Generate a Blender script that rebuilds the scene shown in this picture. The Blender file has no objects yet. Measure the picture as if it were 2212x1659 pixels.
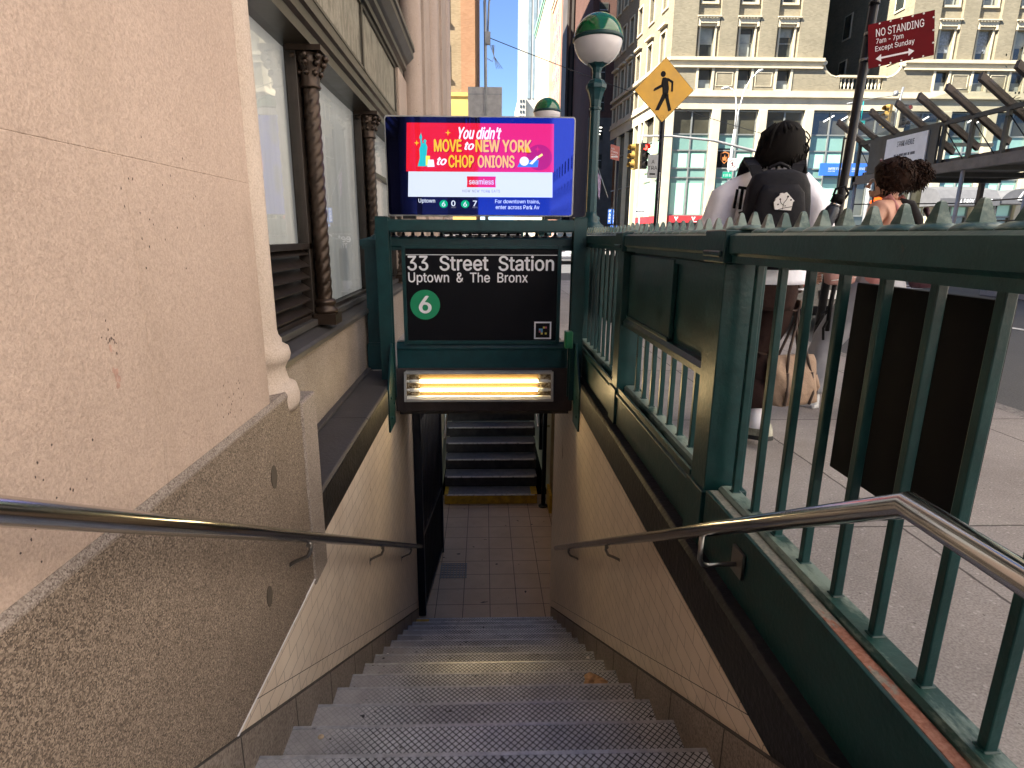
import bpy, bmesh, math, random
from mathutils import Vector, Matrix
random.seed(7)
SC = bpy.context.scene
COL = SC.collection
R = math.radians
# ---------------------------------------------------------------- camera, sky, sun, exposure
cam_d = bpy.data.cameras.new("camera"); cam = bpy.data.objects.new("camera", cam_d); COL.objects.link(cam)
SC.camera = cam
cam_d.sensor_fit = 'HORIZONTAL'; cam_d.sensor_width = 36.0
cam_d.lens = 36.0*1265/2212
cam_d.shift_x = 0.01243
cam_d.clip_start = 0.02; cam_d.clip_end = 3000
_th = math.atan(320/1265); _ps = R(1.5); _ro = R(0.25)
def _yaw(v):
    c, s = math.cos(-_ps), math.sin(-_ps); return Vector((c*v[0]-s*v[1], s*v[0]+c*v[1], v[2]))
_rt = _yaw((1,0,0)); _fw = _yaw((0,math.cos(_th),-math.sin(_th))); _up = _yaw((0,math.sin(_th),math.cos(_th)))
_r2 = _rt*math.cos(_ro)+_up*math.sin(_ro); _u2 = _up*math.cos(_ro)-_rt*math.sin(_ro)
cam.matrix_world = Matrix(((_r2.x,_u2.x,-_fw.x,0),(_r2.y,_u2.y,-_fw.y,0),(_r2.z,_u2.z,-_fw.z,1.2),(0,0,0,1)))

SUN_EL = 46.0; SUN_AZ = math.degrees(math.atan2(-0.90,-0.435))
world = bpy.data.worlds.new("World"); SC.world = world; world.use_nodes = True
wn = world.node_tree.nodes; wl = world.node_tree.links
bg = wn["Background"]; sky = wn.new("ShaderNodeTexSky"); sky.sky_type = 'NISHITA'; sky.sun_disc = False
sky.sun_elevation = R(SUN_EL); sky.sun_rotation = R(SUN_AZ); sky.air_density = 0.55; sky.dust_density = 0.0; sky.ozone_density = 4.0
wl.new(sky.outputs[0], bg.inputs[0]); bg.inputs[1].default_value = 0.072
sun_d = bpy.data.lights.new("sun", 'SUN'); sun_d.energy = 5.0; sun_d.angle = R(0.5); sun_d.color = (1.0,0.94,0.84)
sun = bpy.data.objects.new("sun", sun_d); COL.objects.link(sun)
_sd = Vector((math.sin(R(SUN_AZ))*math.cos(R(SUN_EL)), math.cos(R(SUN_AZ))*math.cos(R(SUN_EL)), math.sin(R(SUN_EL))))
sun.rotation_euler = _sd.to_track_quat('Z','Y').to_euler()
SC.view_settings.view_transform = 'Standard'; SC.view_settings.look = 'None'
SC.view_settings.exposure = 2.28; SC.view_settings.gamma = 1.0
SC.render.engine = 'CYCLES'
SC.cycles.use_denoising = True
SC.cycles.max_bounces = 10; SC.cycles.diffuse_bounces = 5; SC.cycles.glossy_bounces = 5
SC.cycles.transmission_bounces = 8; SC.cycles.transparent_max_bounces = 12
SC.cycles.caustics_reflective = False; SC.cycles.caustics_refractive = False
SC.cycles.sample_clamp_indirect = 6.0

# ---------------------------------------------------------------- tagging and mesh helpers
def tag(o, label=None, cat=None, group=None, kind=None):
    if label: o['label'] = label
    if cat: o['category'] = cat
    if group: o['group'] = group
    if kind: o['kind'] = kind
    return o
def thing(name, label, cat, loc=(0,0,0), rz=0.0, group=None):
    o = bpy.data.objects.new(name, None); COL.objects.link(o)
    o.empty_display_size = 0.1; o.location = loc; o.rotation_euler = (0,0,rz)
    return tag(o, label, cat, group)
def copy_tree(o, parent=None):
    c = o.copy(); COL.objects.link(c)
    if parent: c.parent = parent
    for ch in list(o.children): copy_tree(ch, c)
    return c
class MB:
    def __init__(s): s.v = []; s.f = []; s.sm = []
    def quad(s, *p, sm=False):
        n = len(s.v); s.v += [tuple(q) for q in p]; s.f.append(tuple(range(n, n+len(p)))); s.sm.append(sm); return s
    def box(s, x0, x1, y0, y1, z0, z1):
        if x0 > x1: x0, x1 = x1, x0
        if y0 > y1: y0, y1 = y1, y0
        if z0 > z1: z0, z1 = z1, z0
        n = len(s.v)
        s.v += [(x0,y0,z0),(x1,y0,z0),(x1,y1,z0),(x0,y1,z0),(x0,y0,z1),(x1,y0,z1),(x1,y1,z1),(x0,y1,z1)]
        for f in ((0,3,2,1),(4,5,6,7),(0,1,5,4),(1,2,6,5),(2,3,7,6),(3,0,4,7)):
            s.f.append(tuple(n+i for i in f)); s.sm.append(False)
        return s
    def hexa(s, b, t):
        n = len(s.v); s.v += [tuple(q) for q in b]+[tuple(q) for q in t]; k = len(b)
        s.f.append(tuple(n+i for i in reversed(range(k)))); s.f.append(tuple(n+k+i for i in range(k))); s.sm += [False,False]
        for i in range(k):
            j = (i+1) % k; s.f.append((n+i,n+j,n+k+j,n+k+i)); s.sm.append(False)
        return s
    def prism(s, poly, axis, a, b):
        # poly: list of 2D points; axis 'x': (y,z) extruded in x ; 'y': (x,z) ; 'z': (x,y)
        def P(p, t): return {'x':(t,p[0],p[1]),'y':(p[0],t,p[1]),'z':(p[0],p[1],t)}[axis]
        return s.hexa([P(p,a) for p in poly], [P(p,b) for p in poly])
    def tube(s, pts, r, n=10, caps=True, sm=True):
        pts = [Vector(p) for p in pts]; m = len(pts)
        rr = r if isinstance(r,(list,tuple)) else [r]*m
        base = len(s.v); prev = None
        for i,p in enumerate(pts):
            if i == 0: t = (pts[1]-p).normalized()
            elif i == m-1: t = (p-pts[i-1]).normalized()
            else: t = ((pts[i+1]-p).normalized()+(p-pts[i-1]).normalized()).normalized()
            if prev is None:
                a = Vector((0,0,1)) if abs(t.z) < 0.9 else Vector((1,0,0))
                u = t.cross(a).normalized()
            else:
                u = (prev - t*prev.dot(t)).normalized()
            prev = u; w = t.cross(u)
            k = 1.0
            if 0 < i < m-1:
                c = (pts[i+1]-p).normalized().dot(t); k = 1/max(c,0.5)
            for j in range(n):
                a = 2*math.pi*j/n
                s.v.append(tuple(p + (u*math.cos(a)*k + w*math.sin(a))*rr[i]))
        for i in range(m-1):
            for j in range(n):
                q = (j+1) % n
                s.f.append((base+i*n+j, base+i*n+q, base+(i+1)*n+q, base+(i+1)*n+j)); s.sm.append(sm)
        if caps:
            s.f.append(tuple(base+j for j in reversed(range(n)))); s.f.append(tuple(base+(m-1)*n+j for j in range(n))); s.sm += [False,False]
        return s
    def lathe(s, prof, c, n=24, sm=True, flute=0):
        base = len(s.v); m = len(prof)
        for (r,z) in prof:
            for j in range(n):
                a = 2*math.pi*(j+.5)/n; s.v.append((c[0]+r*math.cos(a), c[1]+r*math.sin(a), c[2]+z))
        for i in range(m-1):
            for j in range(n):
                q = (j+1) % n
                s.f.append((base+i*n+j, base+i*n+q, base+(i+1)*n+q, base+(i+1)*n+j)); s.sm.append(sm)
        s.f.append(tuple(base+j for j in reversed(range(n)))); s.f.append(tuple(base+(m-1)*n+j for j in range(n))); s.sm += [False,False]
        return s
    def loft(s, rings, n=20, sm=True, caps=True, p=2.0):
        # rings: (centre, rx, ry, yaw[, tiltmatrix])
        base = len(s.v); m = len(rings)
        for rg in rings:
            c = Vector(rg[0]); rx, ry, yw = rg[1], rg[2], rg[3]
            M = rg[4] if len(rg) > 4 else None
            for j in range(n):
                a = 2*math.pi*j/n; ca, sa = math.cos(a), math.sin(a)
                ex = 2/p
                q = Vector((rx*math.copysign(abs(ca)**ex,ca), ry*math.copysign(abs(sa)**ex,sa), 0))
                q = Matrix.Rotation(yw,3,'Z') @ q
                if M is not None: q = M @ q
                s.v.append(tuple(c+q))
        for i in range(m-1):
            for j in range(n):
                q = (j+1) % n
                s.f.append((base+i*n+j, base+i*n+q, base+(i+1)*n+q, base+(i+1)*n+j)); s.sm.append(sm)
        if caps:
            s.f.append(tuple(base+j for j in reversed(range(n)))); s.f.append(tuple(base+(m-1)*n+j for j in range(n))); s.sm += [sm,sm]
        return s
    def holes(s, O, U, V, N, w, h, holes, depth=0.2):
        # rectangular sheet of w x h at O along U,V with openings (u0,u1,v0,v1) and reveals going to -N*depth
        O, U, V, N = Vector(O), Vector(U), Vector(V), Vector(N)
        us = sorted({0.0, w, *[round(q,4) for a in holes for q in a[:2]]}); vs = sorted({0.0, h, *[round(q,4) for a in holes for q in a[2:4]]})
        P = lambda u,v,d=0: O+U*u+V*v-N*d
        for i in range(len(us)-1):
            for j in range(len(vs)-1):
                mu, mv = (us[i]+us[i+1])/2, (vs[j]+vs[j+1])/2
                if any(a[0] < mu < a[1] and a[2] < mv < a[3] for a in holes): continue
                s.quad(P(us[i],vs[j]),P(us[i+1],vs[j]),P(us[i+1],vs[j+1]),P(us[i],vs[j+1]))
        for a in holes:
            u0,u1,v0,v1 = a[:4]
            s.quad(P(u0,v0),P(u0,v1),P(u0,v1,depth),P(u0,v0,depth)); s.quad(P(u1,v1),P(u1,v0),P(u1,v0,depth),P(u1,v1,depth))
            s.quad(P(u0,v1),P(u1,v1),P(u1,v1,depth),P(u0,v1,depth)); s.quad(P(u1,v0),P(u0,v0),P(u0,v0,depth),P(u1,v0,depth))
        return s
    def xf(s, M, start=0):
        for i in range(start, len(s.v)): s.v[i] = tuple(M @ Vector(s.v[i]))
        return s
    def build(s, name, mat=None, parent=None, bevel=0.0, seg=2, sub=0, fix=True):
        me = bpy.data.meshes.new(name); me.from_pydata(s.v, [], s.f)
        for p, k in zip(me.polygons, s.sm): p.use_smooth = k
        if fix:
            bm = bmesh.new(); bm.from_mesh(me); bmesh.ops.recalc_face_normals(bm, faces=bm.faces); bm.to_mesh(me); bm.free()
        o = bpy.data.objects.new(name, me); COL.objects.link(o)
        if mat: me.materials.append(mat)
        if parent: o.parent = parent
        if bevel > 0:
            b = o.modifiers.new("bevel",'BEVEL'); b.width = bevel; b.segments = seg; b.limit_method = 'ANGLE'; b.angle_limit = R(40)
        if sub:
            q = o.modifiers.new("sub",'SUBSURF'); q.levels = sub; q.render_levels = sub
        return o
def struct(mb, name, mat, kind='structure', **k):
    o = mb.build(name, mat, **k); o['kind'] = kind; return o
def skin(name, pts, edges, mat, parent=None, sub=2, root=0, smooth=True):
    # pts: (x,y,z,r) or (x,y,z,rx,ry)
    me = bpy.data.meshes.new(name); me.from_pydata([p[:3] for p in pts], edges, [])
    o = bpy.data.objects.new(name, me); COL.objects.link(o)
    o.modifiers.new("skin",'SKIN'); me.skin_vertices or None
    if not me.skin_vertices: me.attributes  # layer is made with the modifier
    for i, p in enumerate(pts):
        sv = me.skin_vertices[0].data[i]; sv.radius = (p[3], p[4] if len(p) > 4 else p[3]); sv.use_root = (i == root)
    q = o.modifiers.new("sub",'SUBSURF'); q.levels = sub; q.render_levels = sub
    bpy.context.view_layer.update()
    dg = bpy.context.evaluated_depsgraph_get()
    me2 = bpy.data.meshes.new_from_object(o.evaluated_get(dg)); me2.name = name
    o.modifiers.clear(); o.data = me2
    for p in me2.polygons: p.use_smooth = smooth
    me2.materials.clear(); me2.materials.append(mat)
    if parent: o.parent = parent
    return o
import os
try: FONT = bpy.data.fonts.load(os.path.join(bpy.utils.system_resource('DATAFILES', path='fonts'),'Inter.woff2'))   # Blender's own interface font
except Exception: FONT = None
def text(s, name, mat, parent, origin, U, V, width=None, height=None, bold=0.0, depth=0.001, align='LEFT', shear=0.0, spacing=1.0):
    # lettering laid along U with up V; width/height fit the letters' own bounding box, origin is its lower left (or lower centre)
    cu = bpy.data.curves.new(name,'FONT'); cu.body = s
    if FONT: cu.font = FONT; cu.size = 1.0; cu.extrude = 0.0; cu.shear = shear; cu.resolution_u = 3
    cu.space_character = spacing
    t = bpy.data.objects.new(name, cu); COL.objects.link(t); bpy.context.view_layer.update()
    dg = bpy.context.evaluated_depsgraph_get(); me = bpy.data.meshes.new_from_object(t.evaluated_get(dg)); bpy.data.objects.remove(t)
    xs = [v.co.x for v in me.vertices]; ys = [v.co.y for v in me.vertices]
    x0, x1, y0, y1 = min(xs), max(xs), min(ys), max(ys)
    sx = width/(x1-x0) if width else None; sy = height/(y1-y0) if height else None
    sx = sx or sy; sy = sy or sx
    U = Vector(U).normalized(); V = Vector(V).normalized(); N = U.cross(V); O = Vector(origin)
    off = -(x1-x0)*sx/2 if align == 'CENTER' else 0
    for v in me.vertices:
        v.co = O + U*((v.co.x-x0)*sx+off) + V*((v.co.y-y0)*sy) + N*depth
    if bold > 0:      # heavier strokes: the same letters again, nudged sideways, each a hair in front of the last
        bm = bmesh.new(); bm.from_mesh(me); src = list(bm.faces)
        for k_,(du,dv) in enumerate(((1,0),(-1,0),(0,1),(0,-1))):
            mp = {}
            for f_ in src:
                for v in f_.verts:
                    if v not in mp: mp[v] = bm.verts.new(v.co+U*du*bold*sx+V*dv*bold*sy*0.7+N*0.00003*(k_+1))
            for f_ in src: bm.faces.new([mp[v] for v in f_.verts])
        bm.to_mesh(me); bm.free()
    me.name = name; me.materials.clear(); me.materials.append(mat)
    o = bpy.data.objects.new(name, me); COL.objects.link(o)
    if parent: o.parent = parent
    return o
# ---------------------------------------------------------------- procedural materials
def new_mat(name):
    m = bpy.data.materials.new(name); m.use_nodes = True
    return m, m.node_tree.nodes, m.node_tree.links, m.node_tree.nodes["Principled BSDF"]
def _coord(nt, kind='Object', scale=(1,1,1)):
    tc = nt.nodes.new("ShaderNodeTexCoord"); mp = nt.nodes.new("ShaderNodeMapping"); mp.inputs['Scale'].default_value = scale
    nt.links.new(tc.outputs[kind], mp.inputs[0]); return mp.outputs[0]
def _noise(nt, co, scale, detail=4, rough=0.55):
    n = nt.nodes.new("ShaderNodeTexNoise"); n.inputs['Scale'].default_value = scale; n.inputs['Detail'].default_value = detail; n.inputs['Roughness'].default_value = rough
    nt.links.new(co, n.inputs['Vector']); return n.outputs['Fac']
def _ramp(nt, fac, stops, interp='LINEAR'):
    r = nt.nodes.new("ShaderNodeValToRGB"); r.color_ramp.interpolation = interp
    e = r.color_ramp.elements
    while len(e) < len(stops): e.new(0.5)
    for q,(p,c) in zip(e, stops): q.position = p; q.color = (*c,1) if len(c) == 3 else c
    nt.links.new(fac, r.inputs[0]); return r.outputs[0]
def _mix(nt, fac, a, b, mode='MIX'):
    m = nt.nodes.new("ShaderNodeMix"); m.data_type = 'RGBA'; m.blend_type = mode
    for sock, val in ((m.inputs[0],fac),(m.inputs[6],a),(m.inputs[7],b)):
        if isinstance(val,(int,float)): sock.default_value = val
        elif isinstance(val,tuple): sock.default_value = (*val,1)
        else: nt.links.new(val, sock)
    return m.outputs[2]
def _math(nt, op, a, b=None, c=None):
    m = nt.nodes.new("ShaderNodeMath"); m.operation = op
    for i,val in enumerate((a,b,c)):
        if val is None: continue
        if isinstance(val,(int,float)): m.inputs[i].default_value = val
        else: nt.links.new(val, m.inputs[i])
    return m.outputs[0]
def _bump(nt, b, h, strength, dist=0.002):
    n = nt.nodes.new("ShaderNodeBump"); n.inputs['Strength'].default_value = strength; n.inputs['Distance'].default_value = dist
    nt.links.new(h, n.inputs['Height']); nt.links.new(n.outputs[0], b.inputs['Normal'])
def plain(name, col, rough=0.5, metal=0.0, var=0.25, scale=6.0, bump=0.0, bscale=60.0, spec=0.5, bdist=0.002, fine=0.0):
    # painted / cast / cloth surface: base colour broken up by noise, roughness too
    m, n, l, b = new_mat(name); nt = m.node_tree; co = _coord(nt)
    f = _noise(nt, co, scale, 6, 0.6)
    lo = tuple(c*(1-var) for c in col); hi = tuple(min(1,c*(1+var)) for c in col)
    c = _ramp(nt, f, [(0.3,lo),(0.7,hi)])
    if fine:
        f2 = _noise(nt, co, bscale*2, 2); c = _mix(nt, fine, c, _ramp(nt, f2, [(0.35,tuple(x*0.4 for x in col)),(0.65,tuple(min(1,x*1.5) for x in col))]))
    l.new(c, b.inputs['Base Color'])
    rr = _math(nt,'MULTIPLY_ADD', f, 0.25, rough-0.125); l.new(rr, b.inputs['Roughness'])
    b.inputs['Metallic'].default_value = metal; b.inputs['Specular IOR Level'].default_value = spec
    if bump: _bump(nt, b, _noise(nt, co, bscale, 3), bump, bdist)
    return m
def emit(name, col, strength, base=(0.02,0.02,0.02), rough=0.3):
    m, n, l, b = new_mat(name); b.inputs['Base Color'].default_value = (*base,1); b.inputs['Roughness'].default_value = rough
    b.inputs['Emission Color'].default_value = (*col,1); b.inputs['Emission Strength'].default_value = strength
    return m
def glass(name, tint=(0.8,0.9,0.88), refl=0.1, rough=0.02, ior=1.5):
    m, n, l, b = new_mat(name); n.remove(b)
    t = n.new("ShaderNodeBsdfTransparent"); t.inputs[0].default_value = (*tint,1)
    g = n.new("ShaderNodeBsdfGlossy"); g.inputs['Roughness'].default_value = rough
    fr = n.new("ShaderNodeFresnel"); fr.inputs[0].default_value = ior
    ad = n.new("ShaderNodeMath"); ad.operation = 'ADD'; ad.inputs[1].default_value = refl; l.new(fr.outputs[0], ad.inputs[0])
    mx = n.new("ShaderNodeMixShader"); l.new(ad.outputs[0], mx.inputs[0]); l.new(t.outputs[0], mx.inputs[1]); l.new(g.outputs[0], mx.inputs[2])
    l.new(mx.outputs[0], n["Material Output"].inputs[0]); return m
def limestone(name, a=(0.41,0.31,0.255), bcol=(0.54,0.42,0.355), stains=True):
    m, n, l, b = new_mat(name); nt = m.node_tree; co = _coord(nt)
    f = _noise(nt, co, 1.6, 6, 0.62)
    c = _ramp(nt, f, [(0.3,a),(0.68,bcol)])
    w0 = _noise(nt, co, 0.55, 4, 0.6); c = _mix(nt, _math(nt,'MULTIPLY',w0,0.35), c, (0.45,0.355,0.265))
    g = _noise(nt, co, 170, 3, 0.7); c = _mix(nt, 0.30, c, _ramp(nt, g, [(0.32,tuple(x*0.35 for x in a)),(0.62,tuple(min(1,x*1.2) for x in bcol))]))
    g2 = _noise(nt, _coord(nt,'Object',(1,1,0.8)), 48, 5, 0.7); c = _mix(nt, 0.16, c, _ramp(nt, g2, [(0.3,tuple(x*0.6 for x in a)),(0.65,bcol)]))
    if stains:
        p = _noise(nt, _coord(nt,'Object',(1,1,0.8)), 34, 3, 0.62)
        pm = _ramp(nt, p, [(0.70,(0,0,0)),(0.80,(1,1,1))]); c = _mix(nt, _math(nt,'MULTIPLY',pm,0.6), c, (0.12,0.085,0.06))
        vo = n.new("ShaderNodeTexVoronoi"); vo.inputs['Scale'].default_value = 30; l.new(co, vo.inputs['Vector']); vs = n.new("ShaderNodeSeparateXYZ"); l.new(vo.outputs['Color'], vs.inputs[0])
        pit = _math(nt,'MULTIPLY', _math(nt,'LESS_THAN', vo.outputs['Distance'], _math(nt,'MULTIPLY', vs.outputs[1], 0.22)), _math(nt,'GREATER_THAN', _math(nt,'ADD',vs.outputs[0],_math(nt,'MULTIPLY',_noise(nt,co,2.3,3),0.9)), 1.36)); c = _mix(nt, _math(nt,'MULTIPLY',pit,0.75), c, (0.09,0.055,0.04))
        w = _noise(nt, _coord(nt,'Object',(1,1,0.12)), 3.0, 4); wm = _ramp(nt, w, [(0.52,(0,0,0)),(0.72,(1,1,1))]); c = _mix(nt, _math(nt,'MULTIPLY',wm,0.42), c, (0.30,0.23,0.17))
    l.new(c, b.inputs['Base Color']); b.inputs['Roughness'].default_value = 0.9; b.inputs['Specular IOR Level'].default_value = 0.2
    h = _math(nt,'ADD', g, _math(nt,'MULTIPLY', g2, 1.5)); _bump(nt, b, h, 0.55, 0.004); return m
def granite(name, dark=(0.060,0.046,0.036), mid=(0.170,0.132,0.104), light=(0.42,0.34,0.27), rough=0.6, scale=330):
    m, n, l, b = new_mat(name); nt = m.node_tree; co = _coord(nt)
    v = n.new("ShaderNodeTexVoronoi"); v.inputs['Scale'].default_value = scale; l.new(co, v.inputs['Vector'])
    sx = n.new("ShaderNodeSeparateXYZ"); l.new(v.outputs['Color'], sx.inputs[0])
    n1 = _noise(nt, co, scale*0.35, 5, 0.7)
    f = _math(nt,'ADD', _math(nt,'MULTIPLY', sx.outputs[0], 0.55), _math(nt,'MULTIPLY', n1, 0.55))
    c = _ramp(nt, f, [(0.28,dark),(0.50,mid),(0.82,light)])
    big = _noise(nt, co, 2.2, 5, 0.6); c = _mix(nt, 0.6, c, _ramp(nt, big, [(0.3,(0.50,0.47,0.45)),(0.7,(1.0,1.0,1.0))]), 'MULTIPLY')
    l.new(c, b.inputs['Base Color']); b.inputs['Roughness'].default_value = rough; b.inputs['Specular IOR Level'].default_value = 0.35
    fl_ = _noise(nt, co, 34, 4, 0.7); c = _mix(nt, _math(nt,'MULTIPLY',_ramp(nt, fl_, [(0.60,(0,0,0)),(0.70,(1,1,1))]),0.35), c, light); l.new(c, b.inputs['Base Color'])
    _bump(nt, b, n1, 0.25, 0.002); return m
def tile_wall(name, col=(0.74,0.63,0.52), bw=0.15, bh=0.075, mortar=(0.32,0.25,0.19), rough=0.28):
    m, n, l, b = new_mat(name); nt = m.node_tree
    tc = n.new("ShaderNodeTexCoord"); sp = n.new("ShaderNodeSeparateXYZ"); l.new(tc.outputs['Object'], sp.inputs[0])
    cb = n.new("ShaderNodeCombineXYZ"); l.new(sp.outputs[1], cb.inputs[0]); l.new(sp.outputs[2], cb.inputs[1])
    br = n.new("ShaderNodeTexBrick"); l.new(cb.outputs[0], br.inputs['Vector'])
    br.inputs['Scale'].default_value = 1.0; br.inputs['Brick Width'].default_value = bw; br.inputs['Row Height'].default_value = bh
    br.inputs['Mortar Size'].default_value = 0.0022; br.inputs['Mortar Smooth'].default_value = 0.3
    br.inputs['Color1'].default_value = (*[c*0.96 for c in col],1); br.inputs['Color2'].default_value = (*[min(1,c*1.04) for c in col],1); br.inputs['Mortar'].default_value = (*mortar,1)
    d = _noise(nt, _coord(nt,'Object',(1,1,0.4)), 3.5, 6, 0.65); c = _mix(nt, 0.5, br.outputs[0], _ramp(nt, d, [(0.25,(0.62,0.55,0.47)),(0.6,(1,1,1))]), 'MULTIPLY')
    l.new(c, b.inputs['Base Color']); rr = _math(nt,'MULTIPLY_ADD', d, 0.3, rough-0.1); l.new(rr, b.inputs['Roughness'])
    hh = _math(nt,'ADD', _math(nt,'MULTIPLY', br.outputs['Fac'], -1.0), _math(nt,'MULTIPLY',_noise(nt,_coord(nt),7,2),0.6)); _bump(nt, b, hh, 0.35, 0.003); return m
def tread_mat(name):
    m, n, l, b = new_mat(name); nt = m.node_tree
    tc = n.new("ShaderNodeTexCoord"); sp = n.new("ShaderNodeSeparateXYZ"); l.new(tc.outputs['Object'], sp.inputs[0])
    def line(sgn):
        s = _math(nt,'ADD', _math(nt,'ADD', sp.outputs[0], _math(nt,'MULTIPLY',sp.outputs[2],0.137*sgn)), _math(nt,'MULTIPLY', sp.outputs[1], sgn*1.0))
        fr = _math(nt,'FRACT', _math(nt,'MULTIPLY', s, 1/0.0275)); dd = _math(nt,'ABSOLUTE', _math(nt,'SUBTRACT', fr, 0.5))
        return dd
    mn = _math(nt,'MINIMUM', line(1), line(-1))
    ln = _ramp(nt, mn, [(0.07,(1,1,1)),(0.13,(0,0,0))])
    co = _coord(nt); w = _noise(nt, co, 5, 6, 0.7)
    # dirt packed into the pattern at the unused ends of the steps
    ex = _math(nt,'MULTIPLY', sp.outputs[0], -1.0); em = _math(nt,'ADD', ex, _math(nt,'MULTIPLY', _math(nt,'SUBTRACT',w,0.5), 0.25))
    dirt = _ramp(nt, em, [(0.42,(0,0,0)),(0.62,(1,1,1))])
    lm = _math(nt,'MULTIPLY', ln, _math(nt,'MULTIPLY_ADD', dirt, -0.85, 1.0))
    fine = _noise(nt, co, 240, 2, 0.6)
    base = _ramp(nt, w, [(0.3,(0.60,0.63,0.69)),(0.7,(0.78,0.82,0.88))]); base = _mix(nt, 0.35, base, _ramp(nt, fine, [(0.35,(0.10,0.10,0.11)),(0.65,(0.5,0.5,0.52))]))
    base = _mix(nt, _math(nt,'MULTIPLY',dirt,0.75), base, (0.36,0.335,0.325))
    grime = _ramp(nt, _noise(nt, _coord(nt,'Object',(1,1,2)), 2.6, 5, 0.65), [(0.38,(0.55,0.55,0.56)),(0.62,(1,1,1))]); base = _mix(nt, 0.8, base, grime, 'MULTIPLY')
    c = _mix(nt, lm, base, (0.014,0.016,0.022))
    sp2 = _noise(nt, co, 30, 1, 0.4); spm = _ramp(nt, sp2, [(0.735,(0,0,0)),(0.755,(1,1,1))]); c = _mix(nt, spm, c, (0.03,0.03,0.035))
    l.new(c, b.inputs['Base Color'])
    mt = _math(nt,'MULTIPLY', _math(nt,'SUBTRACT',1.0,lm), _math(nt,'MULTIPLY_ADD',dirt,-0.30,0.32)); l.new(mt, b.inputs['Metallic'])
    rr = _math(nt,'MULTIPLY_ADD', w, 0.25, 0.30); l.new(_math(nt,'ADD',_math(nt,'MULTIPLY_ADD',rr,1.0,-0.06),_math(nt,'MULTIPLY',dirt,0.3)), b.inputs['Roughness'])
    _bump(nt, b, _math(nt,'ADD',_math(nt,'MULTIPLY',lm,-1.0),_math(nt,'MULTIPLY',fine,0.15)), 0.6, 0.003); return m
def brick_facade(name, c1, c2, mortar, bw=0.22, bh=0.075, axis='x', var=0.35):
    m, n, l, b = new_mat(name); nt = m.node_tree
    tc = n.new("ShaderNodeTexCoord"); sp = n.new("ShaderNodeSeparateXYZ"); l.new(tc.outputs['Object'], sp.inputs[0])
    cb = n.new("ShaderNodeCombineXYZ"); s = _math(nt,'ADD', sp.outputs[0], sp.outputs[1]); l.new(s, cb.inputs[0]); l.new(sp.outputs[2], cb.inputs[1])
    br = n.new("ShaderNodeTexBrick"); l.new(cb.outputs[0], br.inputs['Vector']); br.inputs['Scale'].default_value = 1.0
    br.inputs['Brick Width'].default_value = bw; br.inputs['Row Height'].default_value = bh; br.inputs['Mortar Size'].default_value = 0.008
    br.inputs['Color1'].default_value = (*c1,1); br.inputs['Color2'].default_value = (*c2,1); br.inputs['Mortar'].default_value = (*mortar,1)
    d = _noise(nt, _coord(nt), 0.6, 6, 0.7); c = _mix(nt, 0.7, br.outputs[0], _ramp(nt, d, [(0.3,(1-var,)*3),(0.7,(1,1,1))]), 'MULTIPLY')
    l.new(c, b.inputs['Base Color']); b.inputs['Roughness'].default_value = 0.9; b.inputs['Specular IOR Level'].default_value = 0.2
    _bump(nt, b, br.outputs['Fac'], 0.4, -0.01); return m
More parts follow.
